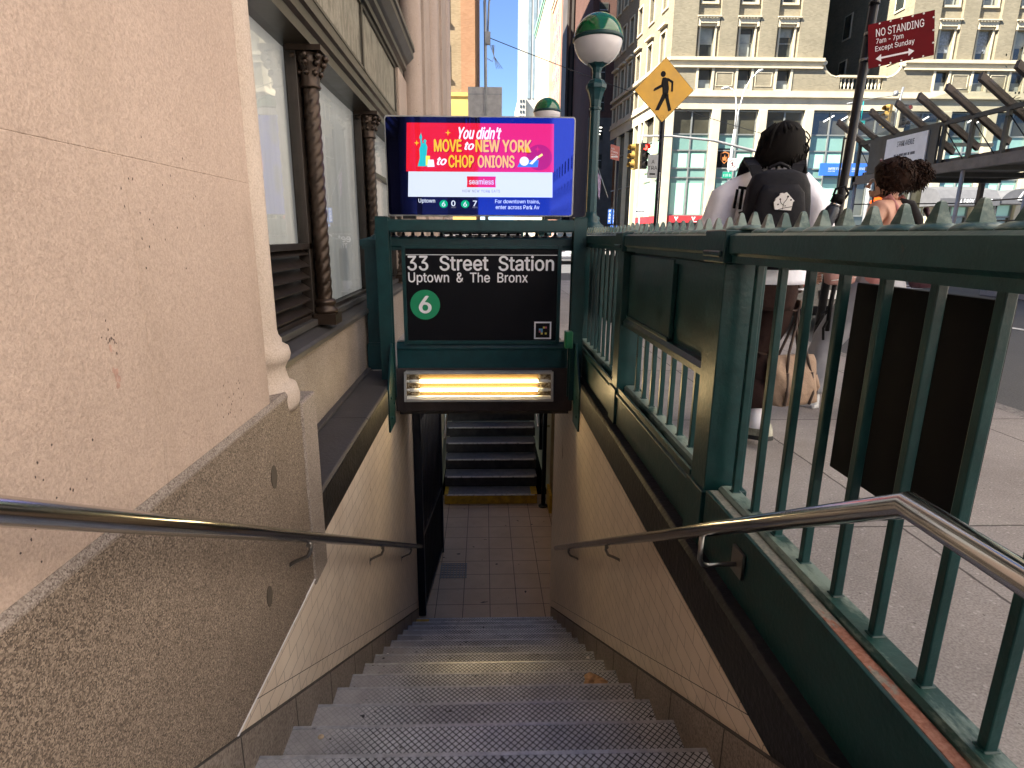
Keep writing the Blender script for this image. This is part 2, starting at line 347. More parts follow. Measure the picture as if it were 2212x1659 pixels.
def pavement(name):
    m, n, l, b = new_mat(name); nt = m.node_tree; co = _coord(nt)
    big = _noise(nt, co, 0.9, 6, 0.65); c = _ramp(nt, big, [(0.3,(0.25,0.225,0.215)),(0.7,(0.38,0.35,0.335))])
    fine = _noise(nt, co, 130, 3, 0.65); c = _mix(nt, 0.45, c, _ramp(nt, fine, [(0.35,(0.13,0.12,0.115)),(0.62,(0.46,0.43,0.41))]))
    v = n.new("ShaderNodeTexVoronoi"); v.inputs['Scale'].default_value = 55; l.new(co, v.inputs['Vector'])
    sx = n.new("ShaderNodeSeparateXYZ"); l.new(v.outputs['Color'], sx.inputs[0])
    fl = _math(nt,'MULTIPLY', _math(nt,'GREATER_THAN', sx.outputs[0], 0.88), _math(nt,'LESS_THAN', v.outputs['Distance'], 0.30)); c = _mix(nt, _math(nt,'MULTIPLY',fl,0.5), c, (0.55,0.52,0.50))
    fd = _math(nt,'MULTIPLY', _math(nt,'LESS_THAN', sx.outputs[1], 0.03), _math(nt,'LESS_THAN', v.outputs['Distance'], 0.22)); c = _mix(nt, _math(nt,'MULTIPLY',fd,0.7), c, (0.06,0.055,0.05))
    tc = n.new("ShaderNodeTexCoord"); sp = n.new("ShaderNodeSeparateXYZ"); l.new(tc.outputs['Object'], sp.inputs[0])
    wn_ = n.new("ShaderNodeTexWhiteNoise"); wn_.noise_dimensions = '2D'; cb2 = n.new("ShaderNodeCombineXYZ")
    l.new(_math(nt,'FLOOR',_math(nt,'DIVIDE',_math(nt,'ADD',sp.outputs[0],-1.78),1.5)), cb2.inputs[0]); l.new(_math(nt,'FLOOR',_math(nt,'DIVIDE',_math(nt,'ADD',sp.outputs[1],-2.24),1.5)), cb2.inputs[1]); l.new(cb2.outputs[0], wn_.inputs['Vector'])
    c = _mix(nt, 0.8, c, _ramp(nt, wn_.outputs['Value'], [(0.0,(0.78,0.78,0.80)),(1.0,(1.0,0.99,0.97))]), 'MULTIPLY')
    gm = n.new("ShaderNodeTexVoronoi"); gm.inputs['Scale'].default_value = 5.0; l.new(co, gm.inputs['Vector']); gs = n.new("ShaderNodeSeparateXYZ"); l.new(gm.outputs['Color'], gs.inputs[0])
    c = _mix(nt, _math(nt,'MULTIPLY',_math(nt,'LESS_THAN', gm.outputs['Distance'], _math(nt,'MULTIPLY',gs.outputs[1],0.11)), _math(nt,'MULTIPLY',_math(nt,'GREATER_THAN', gs.outputs[0], 0.45),0.75)), c, (0.085,0.08,0.078))
    stn = _noise(nt, co, 1.7, 7, 0.7); c = _mix(nt, 0.55, c, _ramp(nt, stn, [(0.36,(0.66,0.65,0.65)),(0.58,(1,1,1))]), 'MULTIPLY')
    wob = _math(nt,'MULTIPLY', _math(nt,'SUBTRACT', _noise(nt, co, 14, 3), 0.5), 0.012)
    def joint(ax, off, per):
        fr = _math(nt,'FRACT', _math(nt,'DIVIDE', _math(nt,'ADD', _math(nt,'ADD', sp.outputs[ax], wob), off), per)); return _math(nt,'LESS_THAN', _math(nt,'ABSOLUTE', _math(nt,'SUBTRACT', fr, 0.5)), 0.0055/per)
    j = _math(nt,'MAXIMUM', joint(0,-1.78+0.75,1.5), joint(1,-2.24+0.75,1.5))
    c = _mix(nt, _math(nt,'MULTIPLY',j,0.85), c, (0.05,0.045,0.042))
    l.new(c, b.inputs['Base Color']); b.inputs['Roughness'].default_value = 0.85; b.inputs['Specular IOR Level'].default_value = 0.3
    _bump(nt, b, _math(nt,'ADD',_math(nt,'MULTIPLY',j,-2.0),fine), 0.4, 0.003); return m
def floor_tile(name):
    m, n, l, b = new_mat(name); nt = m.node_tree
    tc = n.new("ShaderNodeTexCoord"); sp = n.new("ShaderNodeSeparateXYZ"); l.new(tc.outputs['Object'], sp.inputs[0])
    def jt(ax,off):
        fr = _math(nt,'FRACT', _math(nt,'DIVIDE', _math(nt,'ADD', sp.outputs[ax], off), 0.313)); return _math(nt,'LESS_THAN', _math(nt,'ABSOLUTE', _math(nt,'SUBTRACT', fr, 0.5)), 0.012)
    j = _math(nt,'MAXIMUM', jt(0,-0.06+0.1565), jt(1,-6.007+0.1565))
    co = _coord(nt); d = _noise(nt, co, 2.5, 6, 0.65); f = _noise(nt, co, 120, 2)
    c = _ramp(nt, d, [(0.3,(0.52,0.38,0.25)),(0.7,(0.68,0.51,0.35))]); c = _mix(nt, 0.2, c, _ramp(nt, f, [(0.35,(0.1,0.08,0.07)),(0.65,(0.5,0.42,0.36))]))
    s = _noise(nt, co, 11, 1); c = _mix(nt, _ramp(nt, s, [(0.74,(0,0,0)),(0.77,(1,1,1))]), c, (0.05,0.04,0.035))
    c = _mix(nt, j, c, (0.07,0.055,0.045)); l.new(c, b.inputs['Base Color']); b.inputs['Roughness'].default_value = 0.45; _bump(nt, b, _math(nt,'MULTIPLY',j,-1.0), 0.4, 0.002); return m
def rusty_channel(name):
    m, n, l, b = new_mat(name); nt = m.node_tree; co = _coord(nt)
    k = _noise(nt, _coord(nt,'Object',(1,0.55,1)), 6.5, 7, 0.72); tc = n.new("ShaderNodeTexCoord"); sp = n.new("ShaderNodeSeparateXYZ"); l.new(tc.outputs['Object'], sp.inputs[0])
    f = _math(nt,'ADD', k, _math(nt,'MULTIPLY_ADD', sp.outputs[1], -0.50, 0.60))
    c = _ramp(nt, f, [(0.36,(0.15,0.20,0.185)),(0.50,(0.22,0.24,0.22)),(0.54,(0.30,0.115,0.075)),(0.80,(0.26,0.10,0.068)),(0.97,(0.36,0.17,0.13))])
    c = _mix(nt, 0.3, c, _ramp(nt, _noise(nt, co, 120, 3), [(0.35,(0.07,0.04,0.03)),(0.65,(0.40,0.28,0.24))])); l.new(c, b.inputs['Base Color']); b.inputs['Roughness'].default_value = 0.85; _bump(nt, b, k, 0.7, 0.006); return m
def asphalt(name):
    m, n, l, b = new_mat(name); nt = m.node_tree; co = _coord(nt)
    c = _ramp(nt, _noise(nt, co, 0.5, 6, 0.65), [(0.3,(0.045,0.046,0.05)),(0.7,(0.085,0.086,0.09))]); c = _mix(nt, 0.4, c, _ramp(nt, _noise(nt, co, 90, 2), [(0.35,(0.02,0.02,0.02)),(0.65,(0.13,0.13,0.13))]))
    l.new(c, b.inputs['Base Color']); b.inputs['Roughness'].default_value = 0.8; return m
def green_paint(name, col=(0.0048,0.034,0.037), chips=False):
    m, n, l, b = new_mat(name); nt = m.node_tree; co = _coord(nt)
    f = _noise(nt, co, 9, 5, 0.65); c = _ramp(nt, f, [(0.3,tuple(x*0.75 for x in col)),(0.7,tuple(x*1.3 for x in col))])
    d = _noise(nt, co, 38, 6, 0.75); c = _mix(nt, _ramp(nt, d, [(0.64,(0,0,0)),(0.74,(0.55,0.55,0.55))]), c, (0.05,0.075,0.065))
    rs = _noise(nt, _coord(nt,'Object',(1,1,0.5)), 21, 6, 0.75); c = _mix(nt, _ramp(nt, rs, [(0.68,(0,0,0)),(0.73,(0.75,0.75,0.75))]), c, (0.085,0.040,0.022))
    if chips:
        k = _noise(nt, _coord(nt,'Object',(1,0.35,1)), 5.0, 7, 0.7); c = _mix(nt, _ramp(nt, k, [(0.44,(0,0,0)),(0.52,(0.9,0.9,0.9))]), c, (0.17,0.235,0.215))
    l.new(c, b.inputs['Base Color']); rr = _math(nt,'MULTIPLY_ADD', f, 0.25, 0.22); l.new(rr, b.inputs['Roughness'])
    b.inputs['Specular IOR Level'].default_value = 0.30; b.inputs['Coat Weight'].default_value = 0.10; b.inputs['Coat Roughness'].default_value = 0.25
    h = _math(nt,'ADD', _noise(nt, co, 55, 3), _math(nt,'MULTIPLY', d, 0.6)); _bump(nt, b, h, 0.35, 0.003); return m
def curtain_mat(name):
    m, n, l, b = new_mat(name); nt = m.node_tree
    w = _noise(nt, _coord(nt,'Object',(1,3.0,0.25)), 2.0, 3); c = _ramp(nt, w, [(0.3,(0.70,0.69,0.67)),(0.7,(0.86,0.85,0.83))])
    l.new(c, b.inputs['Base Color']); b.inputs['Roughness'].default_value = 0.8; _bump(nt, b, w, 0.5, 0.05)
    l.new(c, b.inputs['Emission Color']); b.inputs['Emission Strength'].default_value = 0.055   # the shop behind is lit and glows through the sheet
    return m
def marble_panel(name):
    m, n, l, b = new_mat(name); nt = m.node_tree
    f = _noise(nt, _coord(nt,'Object',(1,2.2,0.7)), 7.0, 8, 0.75)
    c = _ramp(nt, f, [(0.34,(0.045,0.042,0.033)),(0.48,(0.13,0.12,0.095)),(0.56,(0.26,0.24,0.20)),(0.63,(0.09,0.085,0.07))]); l.new(c, b.inputs['Base Color']); b.inputs['Roughness'].default_value = 0.35; return m

M = {}
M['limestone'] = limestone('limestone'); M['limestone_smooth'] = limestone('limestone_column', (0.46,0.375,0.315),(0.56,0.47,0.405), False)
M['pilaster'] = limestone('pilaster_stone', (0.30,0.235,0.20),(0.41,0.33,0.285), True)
M['granite'] = granite('granite'); M['granite_pale'] = granite('granite_pale', (0.14,0.11,0.095),(0.27,0.225,0.195),(0.42,0.365,0.325))
M['dado'] = granite('dado_granite', (0.15,0.12,0.10),(0.24,0.20,0.17),(0.34,0.29,0.25), 0.5, 150)
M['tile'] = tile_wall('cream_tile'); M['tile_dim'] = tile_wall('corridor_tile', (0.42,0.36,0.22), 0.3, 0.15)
M['nosing'] = plain('worn_nosing',(0.40,0.41,0.44),0.32,0.5,0.3,25,0.2,90); M['tread'] = tread_mat('tread_plate'); M['floor_tile'] = floor_tile('floor_tile')
M['coping'] = plain('black_coping', (0.008,0.0075,0.009), 0.5, 0, 0.6, 8, 0.7, 40, 0.35, 0.006)
M['ledge'] = plain('ledge_stone', (0.045,0.041,0.044), 0.6, 0, 0.45, 7, 0.5, 60, 0.4, 0.003, 0.3)
M['green'] = green_paint('green_paint'); M['green_worn'] = green_paint('green_paint_worn', (0.009,0.042,0.040), True)
M['teal'] = green_paint('teal_paint', (0.0055,0.040,0.048))
M['rust'] = plain('rust', (0.26,0.085,0.045), 0.85, 0, 0.4, 14, 0.6, 90, 0.3, 0.003, 0.3)
M['steel'] = plain('stainless_steel', (0.60,0.60,0.60), 0.17, 1.0, 0.08, 3, 0.0); M['steel_dull'] = plain('dull_steel', (0.27,0.265,0.26), 0.33, 1.0, 0.15, 8)
M['bronze'] = plain('bronze', (0.036,0.023,0.016), 0.38, 0.55, 0.4, 12, 0.3, 50); M['bronze_dark'] = plain('dark_bronze', (0.022,0.016,0.013), 0.42, 0.3, 0.4, 10, 0.2, 40)
M['bronze_trim'] = plain('bronze_trim', (0.040,0.035,0.027), 0.35, 0.4, 0.4, 9, 0.2, 40)
M['sill'] = plain('sill_slate', (0.045,0.042,0.042), 0.5, 0.1, 0.35, 9, 0.3, 50)
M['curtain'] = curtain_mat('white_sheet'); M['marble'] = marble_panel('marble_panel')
M['shopglass'] = glass('shop_glass', (0.93,0.95,0.94), 0.05, 0.01)
M['clear_glass'] = glass('clear_glass', (0.80,0.86,0.84), 0.04, 0.02)
M['black'] = plain('black', (0.004,0.004,0.0045), 0.6, 0, 0.3, 8, 0, 10, 0.15); M['black_metal'] = plain('black_metal', (0.007,0.007,0.008), 0.4, 0.0, 0.4, 10, 0.2, 60, 0.3)
M['navy_metal'] = plain('gate_paint', (0.008,0.009,0.016), 0.35, 0.1, 0.4, 10, 0.3, 60)
M['pavement'] = pavement('pavement'); M['asphalt'] = asphalt('asphalt')
M['white'] = plain('white_paint', (0.78,0.78,0.76), 0.45, 0, 0.06, 5); M['lane'] = plain('lane_paint', (0.65,0.65,0.63), 0.6, 0, 0.2, 9)
M['kerb'] = granite('kerb', (0.12,0.11,0.11),(0.20,0.19,0.18),(0.30,0.28,0.27), 0.7, 80)
M['soffit'] = plain('soffit', (0.05,0.045,0.042), 0.8, 0, 0.4, 6, 0.4, 30)
M['caulk'] = plain('caulk', (0.75,0.73,0.72), 0.6, 0, 0.1, 20)
M['grey_metal'] = plain('grey_metal', (0.23,0.24,0.25), 0.45, 0.5, 0.2, 6); M['galv'] = plain('galvanised', (0.30,0.30,0.30), 0.5, 0.25, 0.2, 6)
# ---------------------------------------------------------------- ground, road, pavements
g = MB()
for x0,x1,y0,y1 in ((-900,-1.3,-900,2500),(-1.3,1.3,-900,0.3),(-1.3,1.3,13.4,2500),(1.3,3.75,-900,2500),(3.75,900,-900,2500)):
    g.quad((x0,y0,-0.135),(x1,y0,-0.135),(x1,y1,-0.135),(x0,y1,-0.135))
struct(g,'road',M['asphalt'],fix=False)
p = MB()
SX, SY = 3.72, 16.5
p.box(-1.9,0.97,-30,0.646,-0.13,0.0); p.box(0.97,SX,-30,SY,-0.13,0.0)
p.box(-1.02,0.97,4.98,5.60,-0.22,0.0); p.box(-1.9,0.97,13.0,SY,-0.13,0.0); p.box(-1.02,-0.75,5.6,13.0,-0.13,0.0); p.box(0.92,0.97,5.6,13.0,-0.13,0.0)
p.box(-60,-1.9,13.4,SY,-0.13,-0.002)
struct(p,'pavement',M['pavement'])
k = MB(); k.box(SX,SX+0.16,-30,SY+0.16,-0.13,-0.004); k.box(-60,SX,SY,SY+0.16,-0.13,-0.004)
struct(k,'kerb',M['kerb'],bevel=0.015)
p = MB(); p.box(12.0,16.0,-80,14.0,-0.13,0.0); p.box(11.0,80.0,41.5,45.2,-0.13,0.0); p.box(9.6,13.2,45.2,160,-0.13,0.0); p.box(-60,-0.2,42.5,46.5,-0.13,0.0); p.box(-6,0.9,46.5,160,-0.13,0.0)
struct(p,'far_pavement',M['pavement'])
l = MB()
l.box(3.9,60,20.0,20.25,-0.131,-0.127); l.box(3.95,11.8,15.6,16.0,-0.131,-0.127)
for i in range(9): l.box(4.6+0.9*i,5.05+0.9*i,16.6,19.4,-0.131,-0.127)
l.box(8.0,8.12,-30,14.8,-0.131,-0.127); l.box(13.0,60,30.0,30.14,-0.131,-0.127)
struct(l,'road_markings',M['lane'])

# ---------------------------------------------------------------- stairwell
XL, XR = -0.75, 0.75
Y0, Z0, T, RS, NS = 1.58-2*0.304, -0.457+2*0.181, 0.304, 0.181, 16    # front edge of the first step down
ZL = Z0-NS*RS+RS*0.0                                                    # landing
ZL = -2.976
st = thing('staircase','steel plated subway stairs going down between cream tiled walls','stairs',(0,0,-3))
last = None
for i in range(NS):
    y, z = Y0+i*T, Z0-i*RS
    b = MB(); b.box(XL+0.003,XR-0.003,y-T-0.02,y,z-0.035,z); b.box(XL+0.003,XR-0.003,y-T-0.02,y-0.012,z-RS-0.02,z-0.036)
    s = b.build('step',M['tread'],st,bevel=0.006,seg=2); s.location = (0,0,3)
    b = MB(); b.box(XL+0.006,XR-0.006,y-0.013,y+0.0022,z-0.030,z+0.0016); nn = b.build('nosing',M['nosing'],s,bevel=0.002)
    last = (y,z)
YE = last[0]
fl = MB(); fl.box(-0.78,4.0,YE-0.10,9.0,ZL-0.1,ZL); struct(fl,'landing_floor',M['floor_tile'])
gr = thing('floor_drain','square perforated drain grate set in the landing tiles','drain',(-0.40,6.72,ZL))
b = MB()
for i in range(9):
    b.box(-0.16+0.04*i-0.006,-0.16+0.04*i+0.006,-0.17,0.17,0.001,0.008); b.box(-0.17,0.17,-0.16+0.04*i-0.006,-0.16+0.04*i+0.006,0.001,0.0075)
b.build('grate',M['grey_metal'],gr)
# tiled side walls
def side_wall(x, s, y1, label):
    # s=+1: wall to the right of the stairs (faces -X)
    w = thing('tiled_wall',label,'wall',(x,3,-1.5))
    def pt(a): a.location = (-x,-3,1.5); return a
    b = MB(); prof = [(-2.5,-0.13),(y1,-0.13),(y1,-3.0),(5.6,-3.0),(-2.5,1.7-0.13+0.0-0.6)]
    b.prism([(-2.5,-0.13),(y1,-0.13),(y1,-3.1),(-2.5,-3.1)],'x',x,x+s*0.14); pt(b.build('tile_face',M['tile'],w))
    d = lambda y: -0.265-0.601*(y-1.464)
    b = MB(); ya, yb = 0.2, 5.75
    b.prism([(ya,d(ya)),(yb,d(yb)),(yb,-3.05),(yb-0.2,-3.05),(ya,d(ya)-0.6)],'x',x,x-s*0.012)
    pt(b.build('skirting',M['dado'],w,bevel=0.003))
    b = MB()
    yy = 0.55
    while yy < 5.6:
        b.prism([(yy,d(yy)-0.002),(yy+0.006,d(yy+0.006)-0.002),(yy+0.006,d(yy)-0.5),(yy,d(yy)-0.5)],'x',x-s*0.0122,x-s*0.0128); yy += 0.46
    b.prism([(ya,d(ya)+0.088),(yb,d(yb)+0.088),(yb,d(yb)+0.085),(ya,d(ya)+0.085)],'x',x-s*0.0003,x-s*0.001)
    b.prism([(ya,d(ya)+0.004),(yb,d(yb)+0.004),(yb,d(yb)),(ya,d(ya))],'x',x-s*0.0003,x-s*0.0135)
    pt(b.build('joint_line',M['soffit'],w))
    return w
side_wall(XL,-1,9.0,'cream tiled stair wall below the granite of the building'); side_wall(XR,1,5.95,'cream tiled stair wall below the green railing')
# right coping under the railing, left ledge
c = MB(); c.prism([(0.748,-0.125),(0.748,0.062),(0.762,0.08),(0.965,0.08),(0.965,-0.125)],'y',0.35,5.0)
cp = c.build('coping',M['coping'],None,bevel=0.006); tag(cp,'worn black coping stone under the green railing','coping')
c = MB(); c.prism([(-0.748,-0.135),(-0.748,0.048),(-0.760,0.062),(-1.02,0.062),(-1.02,-0.135)],'y',2.36,3.62); c.prism([(-0.748,-0.135),(-0.748,0.048),(-0.760,0.060),(-1.02,0.060),(-1.02,-0.135)],'y',3.625,5.0)
c.box(-1.02,-0.985,2.4,5.0,0.060,0.085)
cp = c.build('ledge',M['ledge'],None,bevel=0.005); tag(cp,'flat dark stone ledge below the shop window','ledge')
c = MB(); c.prism([(2.35,-0.139),(5.0,-0.139),(5.0,0.046),(2.35,0.046)],'x',-0.7475,-0.744)
cp = c.build('kerb_face',M['coping'],None); tag(cp,'black painted edge of the ledge above cream tiles','edging')
# corridor
c = thing('corridor','dim tiled passage around the landing at the foot of the stairs','corridor',(0,7,ZL))
def pc(a): a.location = (0,-7,-ZL); return a
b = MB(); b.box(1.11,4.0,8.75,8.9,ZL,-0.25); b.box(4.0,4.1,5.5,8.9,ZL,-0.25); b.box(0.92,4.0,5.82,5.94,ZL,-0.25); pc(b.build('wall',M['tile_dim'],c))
b = MB(); b.box(-0.8,0.9,5.0,5.6,-0.34,-0.23); b.box(0.93,4.1,5.0,9.55,-0.34,-0.23); pc(b.build('ceiling',M['soffit'],c))
b = MB(); b.box(1.0,1.04,8.30,8.74,ZL+0.002,ZL+0.30); pc(b.build('yellow_corner',plain('yellow_paint',(0.50,0.30,0.02),0.6,0,0.3,12),c))
# second flight rising from the landing
s2 = thing('rising_staircase','stairs with bright steel nosings rising beyond the landing','stairs',(0.1,8.6,ZL))
def p2(a): a.location = (-0.1,-8.6,-ZL); return a
M['bright_nosing'] = plain('bright_nosing',(0.62,0.61,0.58),0.3,0.35,0.15,20); M['yellow'] = plain('yellow_riser',(0.45,0.27,0.015),0.6,0,0.45,10,0.3,40); M['riser'] = plain('old_riser',(0.035,0.03,0.028),0.7,0,0.6,9,0.3,40); M['tread2'] = plain('worn_tread',(0.19,0.19,0.20),0.45,0.4,0.35,14,0.2,120,0.5,0.002,0.3)
for i in range(16):
    y, z = 8.62+0.28*i, ZL+0.188*(i+1)
    b = MB(); b.box(-0.64-0.006*i,0.84+0.012*i,y,y+0.32,z-0.17,z-0.02); sb = p2(b.build('riser',M['yellow'] if i == 0 else M['riser'],s2))
    b = MB(); b.box(-0.64-0.006*i,0.84+0.012*i,y-0.005,y+0.30,z-0.019,z); p2(b.build('step',M['tread2'],s2))
    b = MB(); b.box(-0.60-0.006*i,0.80+0.012*i,y-0.020,y-0.0055,z-0.022,z+0.002); p2(b.build('nosing',M['bright_nosing'],s2,bevel=0.003))
    if i == 0:
        b = MB(); b.box(-0.64,-0.58,y-0.0215,y+0.28,z+0.001,z+0.004); p2(b.build('yellow_marking',M['yellow'],s2)); b = MB(); b.box(0.74,0.84,y-0.0215,y+0.28,z+0.001,z+0.004); p2(b.build('yellow_marking',M['yellow'],s2))
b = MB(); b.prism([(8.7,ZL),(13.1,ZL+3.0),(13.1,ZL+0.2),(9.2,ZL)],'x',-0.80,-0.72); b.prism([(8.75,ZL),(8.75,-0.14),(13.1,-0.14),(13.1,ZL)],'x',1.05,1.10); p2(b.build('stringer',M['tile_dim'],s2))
for x, yb in ((-0.62,9.55),(0.86,8.95)):
    b = MB(); zz = lambda y: ZL+0.188+(y-8.62)*0.671+0.80
    if x > 0: b.tube([(x+0.22,yb,zz(yb)),(x,yb,zz(yb)),(x,12.2,zz(12.2))],0.019)
    else: b.tube([(x,8.75,zz(8.75)),(x,12.2,zz(12.2))],0.019)
    p2(b.build('rail',M['steel'],s2))
b = MB(); b.tube([(0.93,8.55,ZL),(0.93,8.55,ZL+2.6)],0.035); b.lathe([(0.075,0),(0.075,0.02),(0.04,0.04)],(0.93,8.55,ZL)); b.tube([(0.90,8.62,ZL+1.35),(0.90,12.5,ZL+3.9)],0.045,8); b.box(0.86,0.91,8.7,8.75,ZL+0.9,ZL+2.6); p2(b.build('newel_post',M['black_metal'],s2))
# folding gate held open against the left wall
gt = thing('folding_gate','dark steel bar gate folded back beside the landing','gate',(-0.70,6.4,ZL))
def pg(a): a.location = (0.70,-6.4,-ZL); return a
b = MB(); b.box(-0.745,-0.665,5.80,5.86,ZL+0.004,-0.30); b.box(-0.60,-0.55,7.12,7.17,ZL+0.03,-0.30)
for z in (ZL+0.06,ZL+0.95,ZL+2.3):
    b.hexa([(-0.70,5.86,z),(-0.67,5.86,z),(-0.565,7.12,z),(-0.595,7.12,z)],[(-0.70,5.86,z+0.05),(-0.67,5.86,z+0.05),(-0.565,7.12,z+0.05),(-0.595,7.12,z+0.05)])
pg(b.build('frame',M['navy_metal'],gt))
for i in range(13):
    t = (i+1)/14; b = MB(); b.tube([(-0.685+0.105*t,5.86+1.26*t,ZL+0.05),(-0.685+0.105*t,5.86+1.26*t,-0.30)],0.011,6); pg(b.build('bar',M['navy_metal'],gt))
b = MB(); b.box(-0.66,-0.63,6.9,7.0,ZL+1.2,ZL+1.4); pg(b.build('lock',M['black_metal'],gt))
# yellow mark, leaf and litter on the steps
yk = MB(); yk.box(-0.74,-0.60,YE-0.16,YE-0.02,last[1]+0.0005,last[1]+0.004); tag(yk.build('yellow_patch',plain('tape',(0.55,0.32,0.05),0.6,0,0.3,20)),'small yellow patch on the bottom step beside the gate','floor mark')
i = 6; y, z = Y0+i*T, Z0-i*RS
lf = MB(); n0 = []
for a in range(11):
    t = a/11*2*math.pi; r = 0.062*(1+0.25*math.cos(3*t+0.6)); n0.append((0.60+r*1.05*math.cos(t), y-0.085+r*0.95*math.sin(t), z+0.004+0.004*abs(math.sin(1.5*t))))
for a in range(11): lf.quad((0.60,y-0.085,z+0.004),n0[a],n0[(a+1)%11],sm=True)
o = lf.build('dry_leaf',plain('dry_leaf',(0.42,0.25,0.13),0.7,0,0.25,30,0.4,60),fix=False); sm_ = o.modifiers.new('solid','SOLIDIFY'); sm_.thickness = 0.002; tag(o,'curled tan dry leaf lying on the right of the steps','leaf')
gum = [(0.30,3,0.19,0.010,'white'),(-0.62,1,0.05,0.012,'gum'),(0.05,4,0.12,0.008,'gum'),(0.10,4,0.09,0.006,'white'),(-0.70,7,0.08,0.010,'white'),(0.58,4,0.10,0.007,'gum'),(0.69,6,0.06,0.012,'white'),(-0.66,9,0.10,0.010,'gum')]
M['gum'] = plain('old_gum',(0.55,0.42,0.28),0.7,0,0.2,30)
for n,(x,i,dy,r,mm) in enumerate(gum):
    b = MB(); i += 2; b.lathe([(r,0.0005),(r*0.9,0.003),(r*0.4,0.005)],(x,Y0+i*T-dy,Z0-i*RS),9)
    o = b.build('litter_fleck',M[mm]); tag(o,'tiny pale fleck of litter lying on a step','litter','flecks of litter on the steps')

# ---------------------------------------------------------------- the stone building on the left
bd = thing('stone_building','limestone building with a granite base and bronze shop windows beside the stairs','building',(-3,5,0))
def pb(a): a.location = (3,-5,0); return a
# near pier: limestone blocks with fine joints (backing stands 4 mm behind)
rows = [(0.628,1.358,[-3.2,-1.2,0.35,1.31,1.99]),(1.358,2.9,[-3.2,-0.6,1.80,1.99]),(2.9,4.3,[-3.2,-1.2,0.4,1.99]),(4.3,5.8,[-3.2,-0.6,0.9,1.99])]
b = MB(); gp = 0.0003
def ye(z): return 2.02
for z0,z1,ys in rows:
    for a,c_ in zip(ys,ys[1:]): b.box(-1.25,-0.7505,a+gp,c_-gp,z0+gp,z1-gp)
pb(b.build('limestone_wall',M['limestone'],bd,bevel=0.0012,seg=1))
b = MB(); b.box(-1.2,-0.7518,-3.2,1.985,0.6,5.8); pb(b.build('mortar',M['limestone_smooth'],bd))
b = MB(); b.box(-1.25,-0.744,-3.2,2.165,-0.262,0.606); pass; pb(b.build('granite_base',M['granite'],bd,bevel=0.003)); b = MB(); b.prism([(-0.7435,0.602),(-0.7435,0.609),(-0.7505,0.6275),(-1.2,0.6275),(-1.2,0.602)],'y',-3.2,2.16); pb(b.build('base_moulding',M['granite_pale'],bd))
b = MB(); b.box(-1.25,-0.7475,2.170,2.30,-0.262,0.600); pb(b.build('granite_reveal',M['granite'],bd))
b = MB(); b.box(-1.25,-0.741,2.305,2.50,-0.30,0.54); pb(b.build('column_plinth',M['granite_pale'],bd,bevel=0.01))
M['filler'] = plain('filler',(0.075,0.06,0.045),0.8,0,0.3,40)
for y,z,r in ((1.944,0.371,0.027),(1.80,-0.01,0.024)):
    b = MB(); nb = 0; b.lathe([(r,0),(r,0.002)],(0,0,0),20); b.xf(Matrix.Translation((-0.7435,y,z)) @ Matrix.Diagonal((1,1,1.6,1)) @ Matrix.Rotation(R(90),4,'Y'),nb); pb(b.build('filled_hole',M['filler'],bd))


rd = random.Random(4)
for nm,col,cy_,cz_,n_,sy,sz,s_ in (('stain',(0.40,0.25,0.20),1.176,0.923,9,0.007,0.016,0.008),('stain',(0.13,0.09,0.075),1.185,0.995,14,0.014,0.018,0.0030),('stain',(0.085,0.06,0.05),1.70,0.72,22,0.05,0.05,0.0035),('stain',(0.07,0.05,0.045),0.9,0.75,20,0.10,0.05,0.003),('stain',(0.07,0.05,0.045),1.45,1.25,20,0.12,0.08,0.003)):
    b = MB()
    for i in range(n_):
        yy,zz = rd.gauss(cy_,sy),rd.gauss(cz_,sz); a_ = [(yy+s_*rd.uniform(0.4,1.2)*math.cos(t*math.pi/3.5)*0.8,zz+s_*rd.uniform(0.4,1.5)*math.sin(t*math.pi/3.5)) for t in range(7)]; b.quad(*[(-0.7501+0.00002*i,p_,q_) for p_,q_ in a_])
    pb(b.build(nm,plain(nm,col,0.9,0,0.3,60),bd,fix=False))
b = MB(); b.prism([(1.3,-0.266),(2.3,-0.266),(2.3,-0.262),(1.3,-0.262)],'x',-0.755,-0.7415); pb(b.build('caulk_line',M['caulk'],bd))
# engaged column beside the pier
CX, CY = -0.885, 2.20
def colonnette(cx, cy, ztop, z0=0.54):
    b = MB(); pr = [(0.150,0.0),(0.158,0.025),(0.160,0.055),(0.150,0.095),(0.128,0.105),(0.120,0.125),(0.113,0.16),(0.125,0.185),(0.133,0.195),(0.138,0.215),(0.132,0.243),(0.110,0.256),(0.108,0.275),(0.098,0.290),(0.095,0.31),(0.092,ztop-z0)]
    b.lathe(pr,(cx,cy,z0),28); return b
pb(colonnette(CX,CY+0.02,5.8).build('engaged_column',M['limestone_smooth'],bd))
b = MB(); b.box(-1.3,-0.86,1.995,2.13,0.62,5.8); pb(b.build('column_backing',M['limestone_smooth'],bd))
# wall under the shop window, sill
b = MB(); b.box(-1.4,-1.02,2.25,4.0,-0.2,0.56); b.box(-1.4,-1.0205,4.003,6.2,-0.2,0.56); b.box(-1.4,-1.02,6.203,8.3,-0.2,0.56); pb(b.build('base_wall',M['granite_pale'],bd))
b = MB(); b.prism([(-0.985,0.555),(-0.985,0.585),(-1.00,0.60),(-1.13,0.635),(-1.3,0.635),(-1.3,0.555)],'y',2.25,8.4); b.box(-1.3,-1.075,2.25,8.4,0.635,0.675); pb(b.build('window_sill',M['sill'],bd,bevel=0.004))
